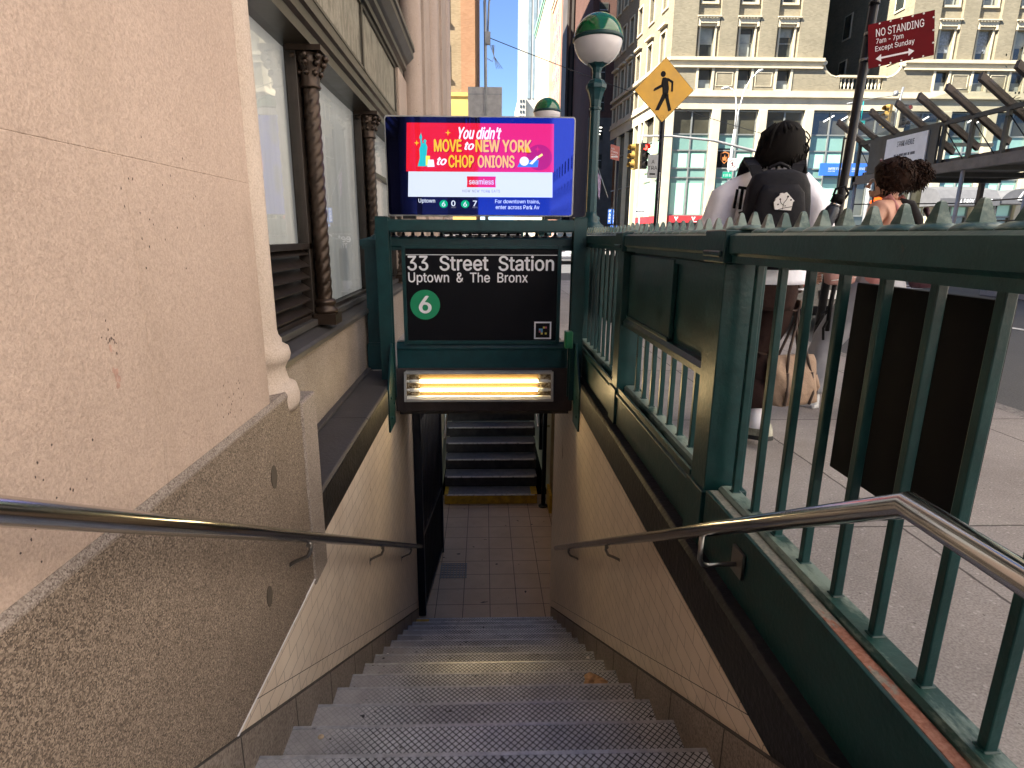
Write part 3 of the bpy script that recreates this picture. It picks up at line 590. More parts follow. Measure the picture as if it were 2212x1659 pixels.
# bronze shop front
xg = -1.125
bays = [(2.35,3.86,True),(4.02,5.72,False),(5.88,7.55,False)]
b = MB(); b.box(xg-0.04,xg+0.03,3.80,4.08,0.675,2.27); b.box(xg-0.04,xg+0.03,5.66,5.94,0.675,2.27); b.box(xg-0.04,xg+0.03,7.50,8.3,0.675,2.27); b.box(xg-0.04,xg+0.03,2.2,2.36,0.675,2.27)
b.box(xg-0.04,xg+0.015,2.36,7.5,0.675,0.705); b.box(xg-0.04,xg+0.015,5.94,7.5,1.78,1.83)
pb(b.build('shop_frame',M['bronze_dark'],bd,bevel=0.004))
for y0,y1,lv in bays:
    z0 = 1.15 if lv else 0.705
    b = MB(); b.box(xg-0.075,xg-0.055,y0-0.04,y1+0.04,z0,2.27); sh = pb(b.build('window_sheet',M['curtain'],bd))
    b = MB(); b.quad((xg,y0-0.02,z0),(xg,y1+0.02,z0),(xg,y1+0.02,2.27),(xg,y0-0.02,2.27)); pb(b.build('window_pane',M['shopglass'],bd,fix=False))
lv = MB()
for i in range(6):
    z = 0.72+0.072*i; lv.prism([(xg+0.02,z),(xg-0.055,z+0.05),(xg-0.055,z+0.056),(xg+0.02,z+0.008)],'y',2.36,3.82)
lv.box(xg-0.2,xg-0.19,2.3,3.9,0.67,1.16); lv.box(xg-0.05,xg+0.03,2.3,3.86,1.115,1.15); pb(lv.build('louvre',M['bronze_dark'],bd))
def twisted(cx, cy, z0, z1, r=0.052, turns=9):
    b = MB(); n = 24; m = 150; h = z1-z0
    zb, zt = z0+0.16, z1-0.22
    b.box(cx-0.085,cx+0.085,cy-0.085,cy+0.085,z0,z0+0.07); b.lathe([(0.082,0.07),(0.084,0.09),(0.07,0.105),(0.064,0.12),(0.072,0.135),(0.072,0.15),(0.06,0.16)],(cx,cy,z0),n)
    base = len(b.v)
    for i in range(m+1):
        z = zb+(zt-zb)*i/m
        for j in range(n):
            a = 2*math.pi*j/n; rr = r*(0.84+0.16*abs(math.sin(2.0*(a-turns*math.pi*i/m*1.0))**0.7)); b.v.append((cx+rr*math.cos(a),cy+rr*math.sin(a),z))
    for i in range(m):
        for j in range(n):
            q = (j+1)%n; b.f.append((base+i*n+j,base+i*n+q,base+(i+1)*n+q,base+(i+1)*n+j)); b.sm.append(True)
    # leafy capital
    b.lathe([(0.058,0),(0.066,0.012),(0.058,0.025),(0.06,0.06),(0.075,0.13),(0.095,0.185),(0.07,0.19)],(cx,cy,zt),n)
    for k in range(8):
        a = k*math.pi/4; u = (math.cos(a),math.sin(a))
        for q,(rr,zz,s) in enumerate(((0.068,0.08,0.018),(0.086,0.13,0.020),(0.10,0.165,0.022))):
            b.lathe([(0.2*s,-s),(s,-0.3*s),(s,0.4*s),(0.2*s,s)],(cx+u[0]*rr,cy+u[1]*rr,zt+zz),7)
    b.box(cx-0.10,cx+0.10,cy-0.10,cy+0.10,zt+0.19,z1); return b
for cy in (3.885,5.74,7.56): pb(twisted(-1.045,cy,0.636,2.27).build('twisted_column',M['bronze'],bd))
# moulded head beam, marble panels, cornice
b = MB(); b.prism([(-1.3,2.27),(-1.00,2.27),(-1.00,2.33),(-0.975,2.345),(-0.975,2.40),(-0.955,2.41),(-0.955,2.45),(-0.99,2.47),(-0.99,2.50),(-1.02,2.52),(-1.02,2.56),(-1.3,2.56)],'y',2.2,8.25); pb(b.build('head_beam',M['bronze_trim'],bd))
for a,c_ in ((2.3,5.50),(5.56,7.42)):
    b = MB(); b.box(-1.25,-1.035,a,c_,2.585,3.06); pb(b.build('marble_panel',M['marble'],bd))
b = MB(); b.box(-1.3,-1.015,5.50,5.56,2.56,3.09); b.box(-1.3,-1.015,2.2,7.45,2.56,2.583); b.box(-1.3,-1.015,2.2,7.45,3.062,3.10); b.box(-1.3,-1.02,7.42,7.5,2.56,3.10); pb(b.build('panel_frame',M['bronze_trim'],bd))
b = MB(); b.prism([(-1.3,3.10),(-0.99,3.10),(-0.99,3.15),(-0.95,3.17),(-0.95,3.22),(-0.92,3.24),(-0.86,3.30),(-0.86,3.36),(-0.84,3.37),(-0.84,3.42),(-1.3,3.44)],'y',2.2,7.95); pb(b.build('cornice',M['bronze_trim'],bd))
b = MB(); b.box(-1.4,-1.3,2.2,8.3,0.3,5.8); b.box(-1.29,-1.1,2.2,8.2,3.44,5.8); pb(b.build('upper_glazing',M['bronze_dark'],bd))
for cy in (4.9,6.9): pb(twisted(-1.0,cy,3.44,5.6,0.05).build('twisted_column',M['bronze'],bd))
# far pier: flat faces and engaged columns
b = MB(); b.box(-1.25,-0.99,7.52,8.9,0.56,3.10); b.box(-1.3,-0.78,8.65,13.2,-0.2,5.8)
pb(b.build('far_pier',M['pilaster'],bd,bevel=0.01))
for cx,cy,r in ((-0.93,8.35,1.35),(-0.80,9.6,1.3),(-0.79,12.9,1.3)):
    b = MB(); b.lathe([(0.16*r,-0.1),(0.16*r,0.6),(0.12*r,0.66),(0.13*r,0.75),(0.10*r,0.8),(0.10*r,5.8)],(cx,cy,0),24); pb(b.build('engaged_column',M['pilaster'],bd))
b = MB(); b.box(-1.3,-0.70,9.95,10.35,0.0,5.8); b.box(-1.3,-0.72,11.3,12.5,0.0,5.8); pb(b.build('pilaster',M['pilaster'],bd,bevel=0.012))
# the storeys above and the flank along the avenue
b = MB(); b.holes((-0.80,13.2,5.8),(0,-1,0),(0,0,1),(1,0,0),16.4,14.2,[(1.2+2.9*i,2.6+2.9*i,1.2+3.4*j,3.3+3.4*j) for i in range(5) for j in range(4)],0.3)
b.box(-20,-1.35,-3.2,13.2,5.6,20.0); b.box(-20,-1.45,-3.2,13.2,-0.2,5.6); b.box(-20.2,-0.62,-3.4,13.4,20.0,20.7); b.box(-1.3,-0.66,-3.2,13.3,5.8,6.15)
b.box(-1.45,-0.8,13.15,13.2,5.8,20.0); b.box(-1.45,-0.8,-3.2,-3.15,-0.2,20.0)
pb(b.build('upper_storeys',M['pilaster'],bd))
# ---------------------------------------------------------------- hand rails
def bracket(b, x, y, z, s):
    # s=-1 wall to the left; hangs below the rail and reaches the wall plate
    w = s*0.095
    pts = [(x,y,z-0.02),(x,y,z-0.05),(x+w*0.15,y,z-0.08),(x+w*0.5,y,z-0.095),(x+w*0.8,y,z-0.11),(x+w*0.98,y,z-0.125)]
    b.tube(pts,0.008,8)
    nb = len(b.v); b.lathe([(0.030,0),(0.030,0.004),(0.018,0.010),(0.004,0.011)],(0,0,0),16); b.xf(Matrix.Translation((x+w*1.04,y,z-0.128)) @ Matrix.Diagonal((1,1,1.5,1)) @ Matrix.Rotation(R(-90*s),4,'Y'),nb)
    b.tube([(x-0.0,y-0.025,z-0.021),(x,y+0.025,z-0.021)],0.010,8)
hl = thing('handrail','polished steel handrail fixed to the granite and tiles','handrail',(-0.66,3,-0.6))
def ph(a): a.location = (0.66,-3,0.6); return a
zl = lambda y: 0.105-0.582*(y-2.0)
b = MB(); b.tube([(-0.66,0.10,0.895),(-0.66,0.63,0.895),(-0.66,0.72,0.850),(-0.66,5.45,zl(5.45))],0.0215,20); ph(b.build('rail',M['steel'],hl))
for y in (2.02,3.45,4.75):
    b = MB(); bracket(b,-0.66,y,zl(y),-1); ph(b.build('bracket',M['steel_dull'],hl))
hr = thing('handrail','polished steel handrail with an angled bend fixed to the green railing','handrail',(0.67,3,-0.6))
def pr_(a): a.location = (-0.67,-3,0.6); return a
zr = lambda y: 0.790-0.592*(y-0.835)
b = MB(); b.tube([(0.67,-0.45,0.79),(0.67,0.835,0.79),(0.67,4.95,zr(4.95))],0.0215,20); pr_(b.build('rail',M['steel'],hr))
b = MB(); b.tube([(0.67,1.62,zr(1.62)-0.02),(0.67,1.62,zr(1.62)-0.10),(0.68,1.62,zr(1.62)-0.118),(0.70,1.62,zr(1.62)-0.122),(0.785,1.62,zr(1.62)-0.118)],0.008,10); b.box(0.788,0.797,1.585,1.66,zr(1.62)-0.155,zr(1.62)-0.07); pr_(b.build('bracket',M['steel_dull'],hr))
for y in (2.9,4.2):
    b = MB(); bracket(b,0.67,y,zr(y),1); pr_(b.build('bracket',M['steel_dull'],hr))

# ---------------------------------------------------------------- green railing on the right
fn = thing('railing','dark green iron railing with spiked top rail beside the pavement','railing',(0.88,2.6,0.08))
def pf(a): a.location = (-0.88,-2.6,-0.08); return a
G = M['green']
def cap(y0,y1,nm='top_rail'):
    b = MB(); b.prism([(0.812,1.118),(0.948,1.118),(0.948,1.140),(0.962,1.150),(0.962,1.204),(0.945,1.212),(0.815,1.212),(0.798,1.204),(0.798,1.150),(0.812,1.140)],'y',y0,y1); pf(b.build(nm,G,fn))
POSTS = [(-0.62,-0.47),(1.965,2.105),(3.425,3.565),(5.10,5.26)]
for y0,y1 in POSTS:
    b = MB(); b.box(0.802,0.945,y0,y1,0.081,1.115)
    b.box(0.785,0.962,y0-0.018,y1+0.018,1.116,1.222); b.box(0.775,0.972,y0-0.006,y1+0.006,1.135,1.155); b.box(0.79,0.958,y0-0.012,y1+0.012,0.081,0.30)
    pf(b.build('post',M['green'] ,fn,bevel=0.004))
SECT = [(-0.45,1.94),(2.125,3.405),(3.585,5.08)]
for y0,y1 in SECT: cap(y0,y1)
for q,(y0,y1) in enumerate(SECT):
    b = MB()
    if q == 0: b.box(0.800,0.812,y0,y1-0.0,0.05,0.312); b.box(0.8125,0.842,y0,y1,0.05,0.285)
    else: b.box(0.806,0.818,y0+0.002,y1-0.002,0.081,0.315); b.prism([(0.806,0.25),(0.796,0.262),(0.796,0.275),(0.806,0.285)],'y',y0+0.002,y1-0.002)
    pf(b.build('kick_plate',G,fn,bevel=0.002))
    b = MB(); b.prism([(0.845,0.20),(0.845,0.318),(0.855,0.328),(0.905,0.328),(0.915,0.318),(0.930,0.300),(0.930,0.20)],'y',y0+0.001,y1-0.001); b.box(0.846,0.93,y0+0.001,y1-0.001,0.081,0.199)
    pf(b.build('bottom_rail',M['green_worn'],fn))
    if q == 0:
        b = MB(); b.box(0.8125,0.8445,y0,y1,0.2855,0.3115); pf(b.build('rusty_channel',rusty_channel('rusty_channel'),fn,bevel=0.002))
        ys = [0.06+0.1525*i for i in range(-3,13) if i >= -3]; ys = [y for y in ys if y < 1.92]
    elif q == 1: ys = [2.19+0.1545*i for i in range(8)]
    else: ys = [3.66+0.1545*i for i in range(9)]
    for y in ys:
        b = MB(); zt = 1.12 if q != 1 else 0.70
        b.box(0.873,0.896,y-0.0105,y+0.0105,0.32,zt); b.box(0.868,0.901,y-0.014,y+0.014,0.325,0.331)
        pf(b.build('bar',G,fn,bevel=0.003))
b = MB(); b.box(0.862,0.892,2.125,3.405,0.70,1.117); pf(b.build('solid_panel',G,fn))
b = MB(); b.box(0.838,0.860,2.62,3.405,0.745,1.10); b.box(0.830,0.838,2.62,3.405,0.735,0.755); pf(b.build('raised_panel',G,fn,bevel=0.003))
b = MB(); b.prism([(0.82,0.690),(0.905,0.690),(0.905,0.715),(0.862,0.735),(0.835,0.735),(0.82,0.715)],'y',2.107,3.423); b.box(0.845,0.8615,2.125,3.405,1.085,1.105); pf(b.build('mid_rail',G,fn))
def spike(b, x, y, s=1.0, zb=1.211):
    b.lathe([(0.047*s,0),(0.045*s,0.004),(0.036*s,0.011),(0.022*s,0.015)],(x,y,zb),12)
    base = len(b.v); n = 4; lv = [(0.0215,0.010),(0.0185,0.020),(0.0130,0.036),(0.0095,0.048),(0.0065,0.0545),(0.002,0.057)]
    for r,z in lv:
        for j in range(4):
            a = j*math.pi/2+math.pi/4; b.v.append((x+r*s*1.12*math.cos(a),y+r*s*1.12*math.sin(a),zb+z))
    for i in range(len(lv)-1):
        for j in range(4):
            q = (j+1)%4; b.f.append((base+i*4+j,base+i*4+q,base+(i+1)*4+q,base+(i+1)*4+j)); b.sm.append(False)
    b.f.append(tuple(base+(len(lv)-1)*4+j for j in range(4))); b.sm.append(False)
y = 0.05
M['spike'] = green_paint('spike_paint',(0.035,0.085,0.082),True)
while y < 5.1:
    b = MB(); hi = any(a-0.02 < y < c_+0.02 for a,c_ in POSTS)
    spike(b,0.88,y,1.0,1.223 if hi else 1.2125); pf(b.build('spike',M['spike'],fn)); y += 0.1005
# board hung on the outside of the railing, seen from behind
bb = MB(); bb.box(0.955,0.972,1.045,1.495,0.585,1.088)
o = bb.build('sign_board',M['black'],None,bevel=0.003); tag(o,'black back of a board hung outside the near railing bars','sign board')
bb = MB(); bb.box(0.955,0.975,4.42,4.98,0.56,1.06)
o = bb.build('sign_board',M['black'],None,bevel=0.003); tag(o,'black back of a small board hung near the far railing post','sign board')

# ---------------------------------------------------------------- entrance portal: frame, sign, screen, light
pt_ = thing('entrance_frame','dark green steel frame spanning the stairs and carrying the sign','frame',(0,4.75,-0.2))
def pp(a): a.location = (0,-4.75,0.2); return a
TE = M['teal']
for x0,x1 in ((-0.835,-0.735),(0.695,0.795)):
    b = MB(); xo = x0 if x0 < 0 else x1; xi = x1 if x0 < 0 else x0
    b.box(x0,x1,4.66,4.672,-0.12,1.335); b.box(x0+0.045,x0+0.055,4.672,4.77,-0.12,1.335); b.box(x0,x1,4.77,4.782,-0.12,1.335)
    b.box(x0+0.004,x1-0.004,4.655,4.785,1.3355,1.342); pp(b.build('post',M['green'],pt_,bevel=0.002))
    # gusset plate on the wall face
    xs = XL+0.003 if x0 < 0 else XR-0.015
    b = MB(); b.prism([(4.38,-0.30),(4.66,-0.30),(4.66,0.36),(4.62,0.36),(4.38,0.04)],'x',xs,xs+0.012); 
    for yy,zz in ((4.46,-0.04),(4.46,-0.20),(4.60,-0.12)):
        nb = len(b.v); b.lathe([(0.013,0),(0.013,0.008)],(0,0,0),6); b.xf(Matrix.Translation((xs+(0.012 if x0 < 0 else 0),yy,zz)) @ Matrix.Rotation(R(90 if x0 < 0 else -90),4,'Y'),nb)
    pp(b.build('gusset_plate',M['green'],pt_))
b = MB(); b.box(-0.735,0.695,4.668,4.776,1.225,1.320); b.box(-0.735,0.695,4.655,4.668,1.235,1.310); pp(b.build('top_beam',M['green'],pt_,bevel=0.003))
# railing behind it with the newel, the sign panel hung in it
rf = thing('rear_railing','green iron railing across the stairwell end with a square newel','railing',(0,5.0,0.06))
def pq(a): a.location = (0,-5.0,-0.06); return a
b = MB(); b.prism([(4.80,1.085),(4.90,1.085),(4.90,1.11),(4.91,1.12),(4.91,1.175),(4.90,1.185),(4.80,1.185),(4.79,1.175),(4.79,1.12),(4.80,1.11)],'x',-0.83,0.80); pq(b.build('top_rail',M['green'],rf))
b = MB(); b.prism([(4.80,0.125),(4.92,0.125),(4.92,0.33),(4.90,0.345),(4.82,0.345),(4.80,0.33),(4.79,0.30),(4.79,0.285),(4.80,0.275)],'x',-0.725,0.695); pq(b.build('bottom_rail',TE,rf))
for i in range(20):
    b = MB(); spike(b,-0.72+i*0.076,4.85,0.95,1.185); pq(b.build('spike',M['black_metal'],rf))
b = MB(); b.box(-1.0,-0.83,5.03,5.20,0.061,1.09); b.box(-1.012,-0.818,5.018,5.212,0.061,0.28); b.prism([(-1.012,0.28),(-0.818,0.28),(-0.83,0.30),(-1.0,0.30)],'y',5.02,5.21); b.box(-1.03,-0.80,5.00,5.23,1.115,1.165); b.box(-1.015,-0.815,5.015,5.215,1.09,1.115)
nb = len(b.v); b.v += [(-1.03,5.0,1.165),(-0.80,5.0,1.165),(-0.80,5.23,1.165),(-1.03,5.23,1.165),(-0.915,5.115,1.20)]
for f in ((0,1,4),(1,2,4),(2,3,4),(3,0,4)): b.f.append(tuple(nb+i for i in f)); b.sm.append(False)
spike(b,-0.915,5.115,0.9,1.19); pq(b.build('newel',TE,rf,bevel=0.003))
# station sign
M['signblack'] = plain('sign_enamel',(0.004,0.004,0.006),0.45,0,0.15,4,0,10,0.12); M['letter'] = plain('sign_white',(0.80,0.80,0.84),0.5,0,0.04,5); M['linegreen'] = plain('line_green',(0.0,0.24,0.10),0.45,0,0.08,5)
def bullet(b, cx, y, cz, r, n=40): b.hexa([(cx+r*math.cos(2*math.pi*i/n),y,cz+r*math.sin(2*math.pi*i/n)) for i in range(n)],[(cx+r*math.cos(2*math.pi*i/n),y+0.002,cz+r*math.sin(2*math.pi*i/n)) for i in range(n)])
def station_sign(loc, label, w=1.215, h=0.735, full=True):
    s = thing('station_sign',label,'station sign',loc)
    b = MB(); b.box(-w/2,w/2,0,0.03,0,h); b.build('panel',M['signblack'],s)
    b = MB(); e = 0.028; b.box(-w/2-e,-w/2,-0.012,0.035,-e,h+e); b.box(w/2,w/2+e,-0.012,0.035,-e,h+e); b.box(-w/2,w/2,-0.012,0.035,-e,0); b.box(-w/2,w/2,-0.012,0.035,h,h+e); b.build('frame',M['green'],s,bevel=0.002)
    U, V = (1,0,0), (0,0,1)
    b = MB(); b.box(-w/2+0.005,w/2-0.005,-0.002,-0.0005,h-0.050,h-0.045); b.build('line',M['letter'],s)
    text('33  Street  Station','lettering',M['letter'],s,(-w/2+0.017,-0.001,h-0.170),U,V,width=1.165,height=0.117,bold=0.015)
    text('Uptown  &  The  Bronx','lettering',M['letter'],s,(-w/2+0.02,-0.001,h-0.283),U,V,width=0.955,height=0.097,bold=0.012)
    if full:
        b = MB(); bullet(b,-w/2+0.148,-0.003,0.292,0.120); b.build('route_disc',M['linegreen'],s)
        text('6','lettering',M['letter'],s,(-w/2+0.148,-0.004,0.226),U,V,height=0.135,width=0.092,bold=0.02,align='CENTER')
        b = MB(); b.box(w/2-0.18,w/2-0.04,-0.003,-0.0005,0.012,0.155); b.build('sticker',M['letter'],s)
        b = MB(); b.box(w/2-0.168,w/2-0.052,-0.0045,-0.003,0.024,0.143); b.build('sticker_field',M['signblack'],s)
        cc = {'sticker_blue':(0.10,0.32,0.6),'sticker_yellow':(0.6,0.5,0.1),'sticker_red':(0.45,0.10,0.15)}
        cells = {'sticker_blue':[(1,3),(2,3),(2,2)],'sticker_yellow':[(3,4),(4,1),(2,1)],'sticker_red':[(1,2),(4,4)]}
        for nm,cl in cells.items():
            b = MB()
            for i,j in cl: b.box(w/2-0.168+0.0165*(i+0.6),w/2-0.168+0.0165*(i+1.6)-0.001,-0.006,-0.0045,0.024+0.0165*(j+0.6),0.024+0.0165*(j+1.6)-0.001)
            b.build(nm,plain(nm,cc[nm],0.5,0,0.05),s)
    return s
station_sign((-0.018,4.765,0.365),'black station sign lettered 33 Street Station hung in the stair frame')
# digital screen
sc_ = thing('digital_screen','wide digital display with a red advert standing on top of the frame','screen',(-0.027,4.72,1.345))
SW, SH = 1.434, 0.722
b = MB()
def rrect(w, h, r, cx=0, cz=0, n=5):
    out = []
    for qx,qz,a0 in ((w/2-r,-h/2+r,-90),(w/2-r,h/2-r,0),(-w/2+r,h/2-r,90),(-w/2+r,-h/2+r,180)):
        for i in range(n+1):
            a = R(a0+90*i/n); out.append((cx+qx+r*math.cos(a),cz+qz+r*math.sin(a)))
    return out
b.prism(rrect(SW,SH,0.025,0,SH/2),'y',0.004,0.07); b.build('housing',M['galv'],sc_,bevel=0.004)
M['scrblack'] = plain('screen_glass',(0.003,0.003,0.006),0.03,0,0.05,2,0,10,0.5)
M['scrblack'].node_tree.nodes['Principled BSDF'].inputs['IOR'].default_value = 2.6; M['scrblack'].node_tree.nodes['Principled BSDF'].inputs['Specular Tint'].default_value = (0.06,0.12,1.0,1)   # blue tint put in to colour the reflected sky
b = MB(); b.prism(rrect(SW-0.022,SH-0.022,0.018,0,SH/2),'y',-0.001,0.0035); b.build('screen_glass',M['scrblack'],sc_)
def smat(nm, col, s=0.24, rough=0.03):
    m = emit(nm, col, s, tuple(c*0.05 for c in col), rough); bb_ = m.node_tree.nodes['Principled BSDF']; bb_.inputs['IOR'].default_value = 2.15; bb_.inputs['Specular Tint'].default_value = (0.06,0.12,1.0,1); return m  # tint puts the blue of the reflected sky into the gloss
def sg(x, y):
    t = (y-775)/690; xl = 365+35*t; w = 1305-55*t
    return ((x-xl)/w*SW-SW/2, SH*(1-t))
def srect(nm, m, x0, y0, x1, y1, d=-0.0014):
    b = MB(); p = [sg(x0,y1),sg(x1,y1),sg(x1,y0),sg(x0,y0)]
    b.hexa([(q[0],d,q[1]) for q in p],[(q[0],d+0.0003,q[1]) for q in p]); return b.build(nm,m,sc_)
def spoly(nm, m, pts, d=-0.0022):
    b = MB(); p = [sg(*q) for q in pts]; b.hexa([(q[0],d,q[1]) for q in p],[(q[0],d+0.0003,q[1]) for q in p]); return b.build(nm,m,sc_)
def sdisc(nm, m, x, y, r, d=-0.0022, n=28): return spoly(nm,m,[(x+r*math.cos(2*math.pi*i/n),y+r*math.sin(2*math.pi*i/n)) for i in range(n)],d)
def stext(s, nm, m, x0, y0, x1, y1, d=0.003, **k):
    p = sg(x0,y1); q = sg(x1,y0); return text(s,nm,m,sc_,(p[0],0,p[1]),(1,0,0),(0,0,1),width=q[0]-p[0],height=q[1]-p[1],depth=d,**k)
E_red = smat('screen_red',(0.75,0.012,0.02)); E_dred = smat('screen_dark_red',(0.45,0.006,0.012)); E_white = smat('screen_white',(0.72,0.80,1.0),0.22); E_gold = smat('screen_gold',(0.95,0.52,0.02)); E_yel = smat('screen_yellow',(1.0,0.80,0.10))
E_lil = smat('screen_lilac',(0.85,0.82,1.0),0.26); E_teal = smat('screen_teal',(0.02,0.50,0.55)); E_blue = smat('screen_blue',(0.05,0.22,0.75)); E_grey = smat('screen_grey',(0.25,0.25,0.32)); E_grn = smat('screen_green',(0.0,0.40,0.18))
srect('advert_red',E_red,521,825,1519,1153); srect('advert_white',E_white,536,1153.5,1511,1328)
sdisc('advert_dark_red',E_dred,1420,1052,88,-0.0018,40)
stext("You didn't",'advert_lettering',E_lil,875,852,1160,930,shear=0.35,bold=0.03)
for wd,x0,x1,yy in (('MOVE',710,890,0),('NEW YORK',990,1363,0),('CHOP',808,975,106),('ONIONS',1005,1250,106)):
    stext(wd,'advert_shadow',E_dred,x0+7,940+yy,x1+7,1022+yy,0.0026,bold=0.03); stext(wd,'advert_lettering',E_gold,x0,936+yy,x1,1016+yy,0.0030,bold=0.03)
    y_ = 936+yy; srect('advert_glint',E_yel,x0+8,y_+36,x1-8,y_+42,-0.0033) if 0 else None
for x0,yy in ((915,0),(730,104)): stext('to','advert_lettering',E_lil,x0,953+yy,x0+60,1003+yy,shear=0.35,bold=0.03)
# generic robed figure with a raised arm, luggage, chopping board
spoly('advert_figure',E_teal,[(598,1118),(612,1060),(608,1000),(618,975),(612,930),(622,928),(630,962),(640,958),(634,944),(645,934),(656,944),(651,960),(662,985),(658,1040),(666,1118)])
spoly('advert_figure',E_teal,[(606,930),(610,912),(618,892),(624,912),(627,930)])
srect('advert_case',E_yel,652,1046,680,1112,-0.0024); spoly('advert_bag',E_lil,[(664,1122),(668,1072),(705,1072),(712,1120)],-0.0027)
spoly('advert_board',E_blue,[(1270,1118),(1296,1070),(1416,1070),(1410,1118)]); sdisc('advert_onion',E_lil,1318,1078,31,-0.0026); spoly('advert_knife',E_lil,[(1352,1094),(1405,1040),(1416,1052),(1372,1100)],-0.0027); spoly('advert_knife',E_yel,[(1408,1044),(1438,1024),(1446,1036),(1418,1056)],-0.0027)
for x,y in ((800,890),(590,960),(1385,905),(1408,995)): spoly('advert_star',E_gold if x < 900 else E_red,[(x,y-22),(x+4,y-4),(x+20,y),(x+4,y+4),(x,y+22),(x-4,y+4),(x-20,y),(x-4,y-4)],-0.0026)
spoly('advert_logo_box',E_red,[(930,1184),(1126,1184),(1123,1222),(1126,1260),(930,1260),(933,1222)]); stext('seamless','advert_lettering',E_white,946,1202,1112,1240,bold=0.01); stext('HOW NEW YORK EATS','advert_lettering',E_grey,902,1276,1155,1296,bold=0.005,spacing=1.1)
stext('Uptown','screen_lettering',E_white,607,1342,717,1376,bold=0.012)
for x in (775,920):
    sdisc('route_disc',E_grn,x,1378,28); stext('6','screen_lettering',E_white,x-11,1362,x+11,1395,0.0034,bold=0.015)
stext('0','screen_lettering',E_white,828,1354,853,1392,bold=0.02); stext('7','screen_lettering',E_white,974,1354,998,1392,bold=0.02)
for x in (826,970): stext('MIN','screen_lettering',E_grey,x,1396,x+32,1406)
stext('For downtown trains,','screen_lettering',E_white,1123,1344,1426,1376,bold=0.008); stext('enter across Park Av','screen_lettering',E_white,1127,1384,1422,1412,bold=0.008)
b = MB(); b.box(-0.6,-0.5,0.0,0.05,-0.02,0.004); b.build('foot',M['black_metal'],sc_); b = MB(); b.box(0.5,0.62,0.0,0.05,-0.02,0.004); b.build('foot',M['black_metal'],sc_)

# lintel and the fluorescent light below the sign
lt = thing('lintel','dark stained concrete lintel over the stair opening','lintel',(0,4.9,-0.1))
b = MB(); b.box(-0.748,0.748,4.795,5.05,-0.255,0.1235); o = b.build('beam',plain('stained_concrete',(0.030,0.022,0.022),0.55,0,0.6,7,0.4,40,0.4,0.004,0.2),lt,bevel=0.008); o.location = (0,-4.9,0.1)
fx = thing('light_fixture','lit fluorescent fitting with glowing tubes behind a steel frame','light',(-0.045,4.77,-0.125))
FW_, FH_ = 1.215, 0.225
b = MB(); b.prism([(-0.085,0),(0.0,0),(0.0,FH_),(-0.045,FH_)],'x',-FW_/2-0.006,-FW_/2); b.prism([(-0.085,0),(0.0,0),(0.0,FH_),(-0.045,FH_)],'x',FW_/2,FW_/2+0.006)
b.box(-FW_/2,FW_/2,-0.045,0.0,FH_,FH_+0.012); b.box(-FW_/2,FW_/2,-0.085,0.0,-0.008,0.0); b.build('housing',M['galv'],fx,bevel=0.002)
b = MB(); b.box(-FW_/2,FW_/2,-0.005,0.0,0,FH_); b.build('reflector',plain('enamel_reflector',(0.13,0.08,0.030),0.35,0,0.08,8),fx)
M['tube'] = emit('tube_glow',(1.0,0.74,0.36),6.5)
for z in (0.150,0.075):
    b = MB(); b.tube([(-0.49,-0.030,z),(0.49,-0.030,z)],0.0135,12); b.build('tube',M['tube'],fx)
    b = MB()
    for s in (-1,1): b.tube([(s*0.49,-0.030,z),(s*0.575,-0.030,z)],0.0145,12); b.tube([(s*0.575,-0.030,z),(s*0.60,-0.030,z)],0.010,10)
    b.build('socket',M['white'],fx)
b = MB(); b.box(-0.60,0.60,-0.052,-0.008,0.003,0.022); b.build('ballast',M['white'],fx)
M['mottled'] = granite('mottled',(0.06,0.04,0.02),(0.22,0.17,0.10),(0.5,0.45,0.35),0.5,60)
for s in (-1,1):
    b = MB(); b.box(s*0.545-0.05,s*0.545+0.05,-0.016,-0.006,0.030,FH_-0.005); b.build('mottled_cover',M['mottled'],fx)
b = MB(); e = 0.011; b.hexa([(-FW_/2-e,-0.094,-e),(FW_/2+e,-0.094,-e),(FW_/2+e,-0.086,-e),(-FW_/2-e,-0.086,-e)],[(-FW_/2-e,-0.094,e),(FW_/2+e,-0.094,e),(FW_/2+e,-0.086,e),(-FW_/2-e,-0.086,e)])
for s in (-1,1): b.hexa([(s*FW_/2-e,-0.094,0),(s*FW_/2+e,-0.094,0),(s*FW_/2+e,-0.082,0),(s*FW_/2-e,-0.082,0)],[(s*FW_/2-e,-0.054,FH_),(s*FW_/2+e,-0.054,FH_),(s*FW_/2+e,-0.044,FH_),(s*FW_/2-e,-0.044,FH_)])
b.hexa([(-FW_/2-e,-0.056,FH_-e),(FW_/2+e,-0.056,FH_-e),(FW_/2+e,-0.046,FH_-e),(-FW_/2-e,-0.046,FH_-e)],[(-FW_/2-e,-0.054,FH_+e),(FW_/2+e,-0.054,FH_+e),(FW_/2+e,-0.044,FH_+e),(-FW_/2-e,-0.044,FH_+e)])
b.build('cover_frame',M['galv'],fx,bevel=0.002)
gb = MB(); gb.box(0.640,0.700,4.55,4.64,0.335,0.47); tag(gb.build('junction_box',plain('bright_green',(0.0,0.10,0.04),0.4,0,0.2,10),None,bevel=0.008),'small bright green box fixed beside the right frame post','electrical box')

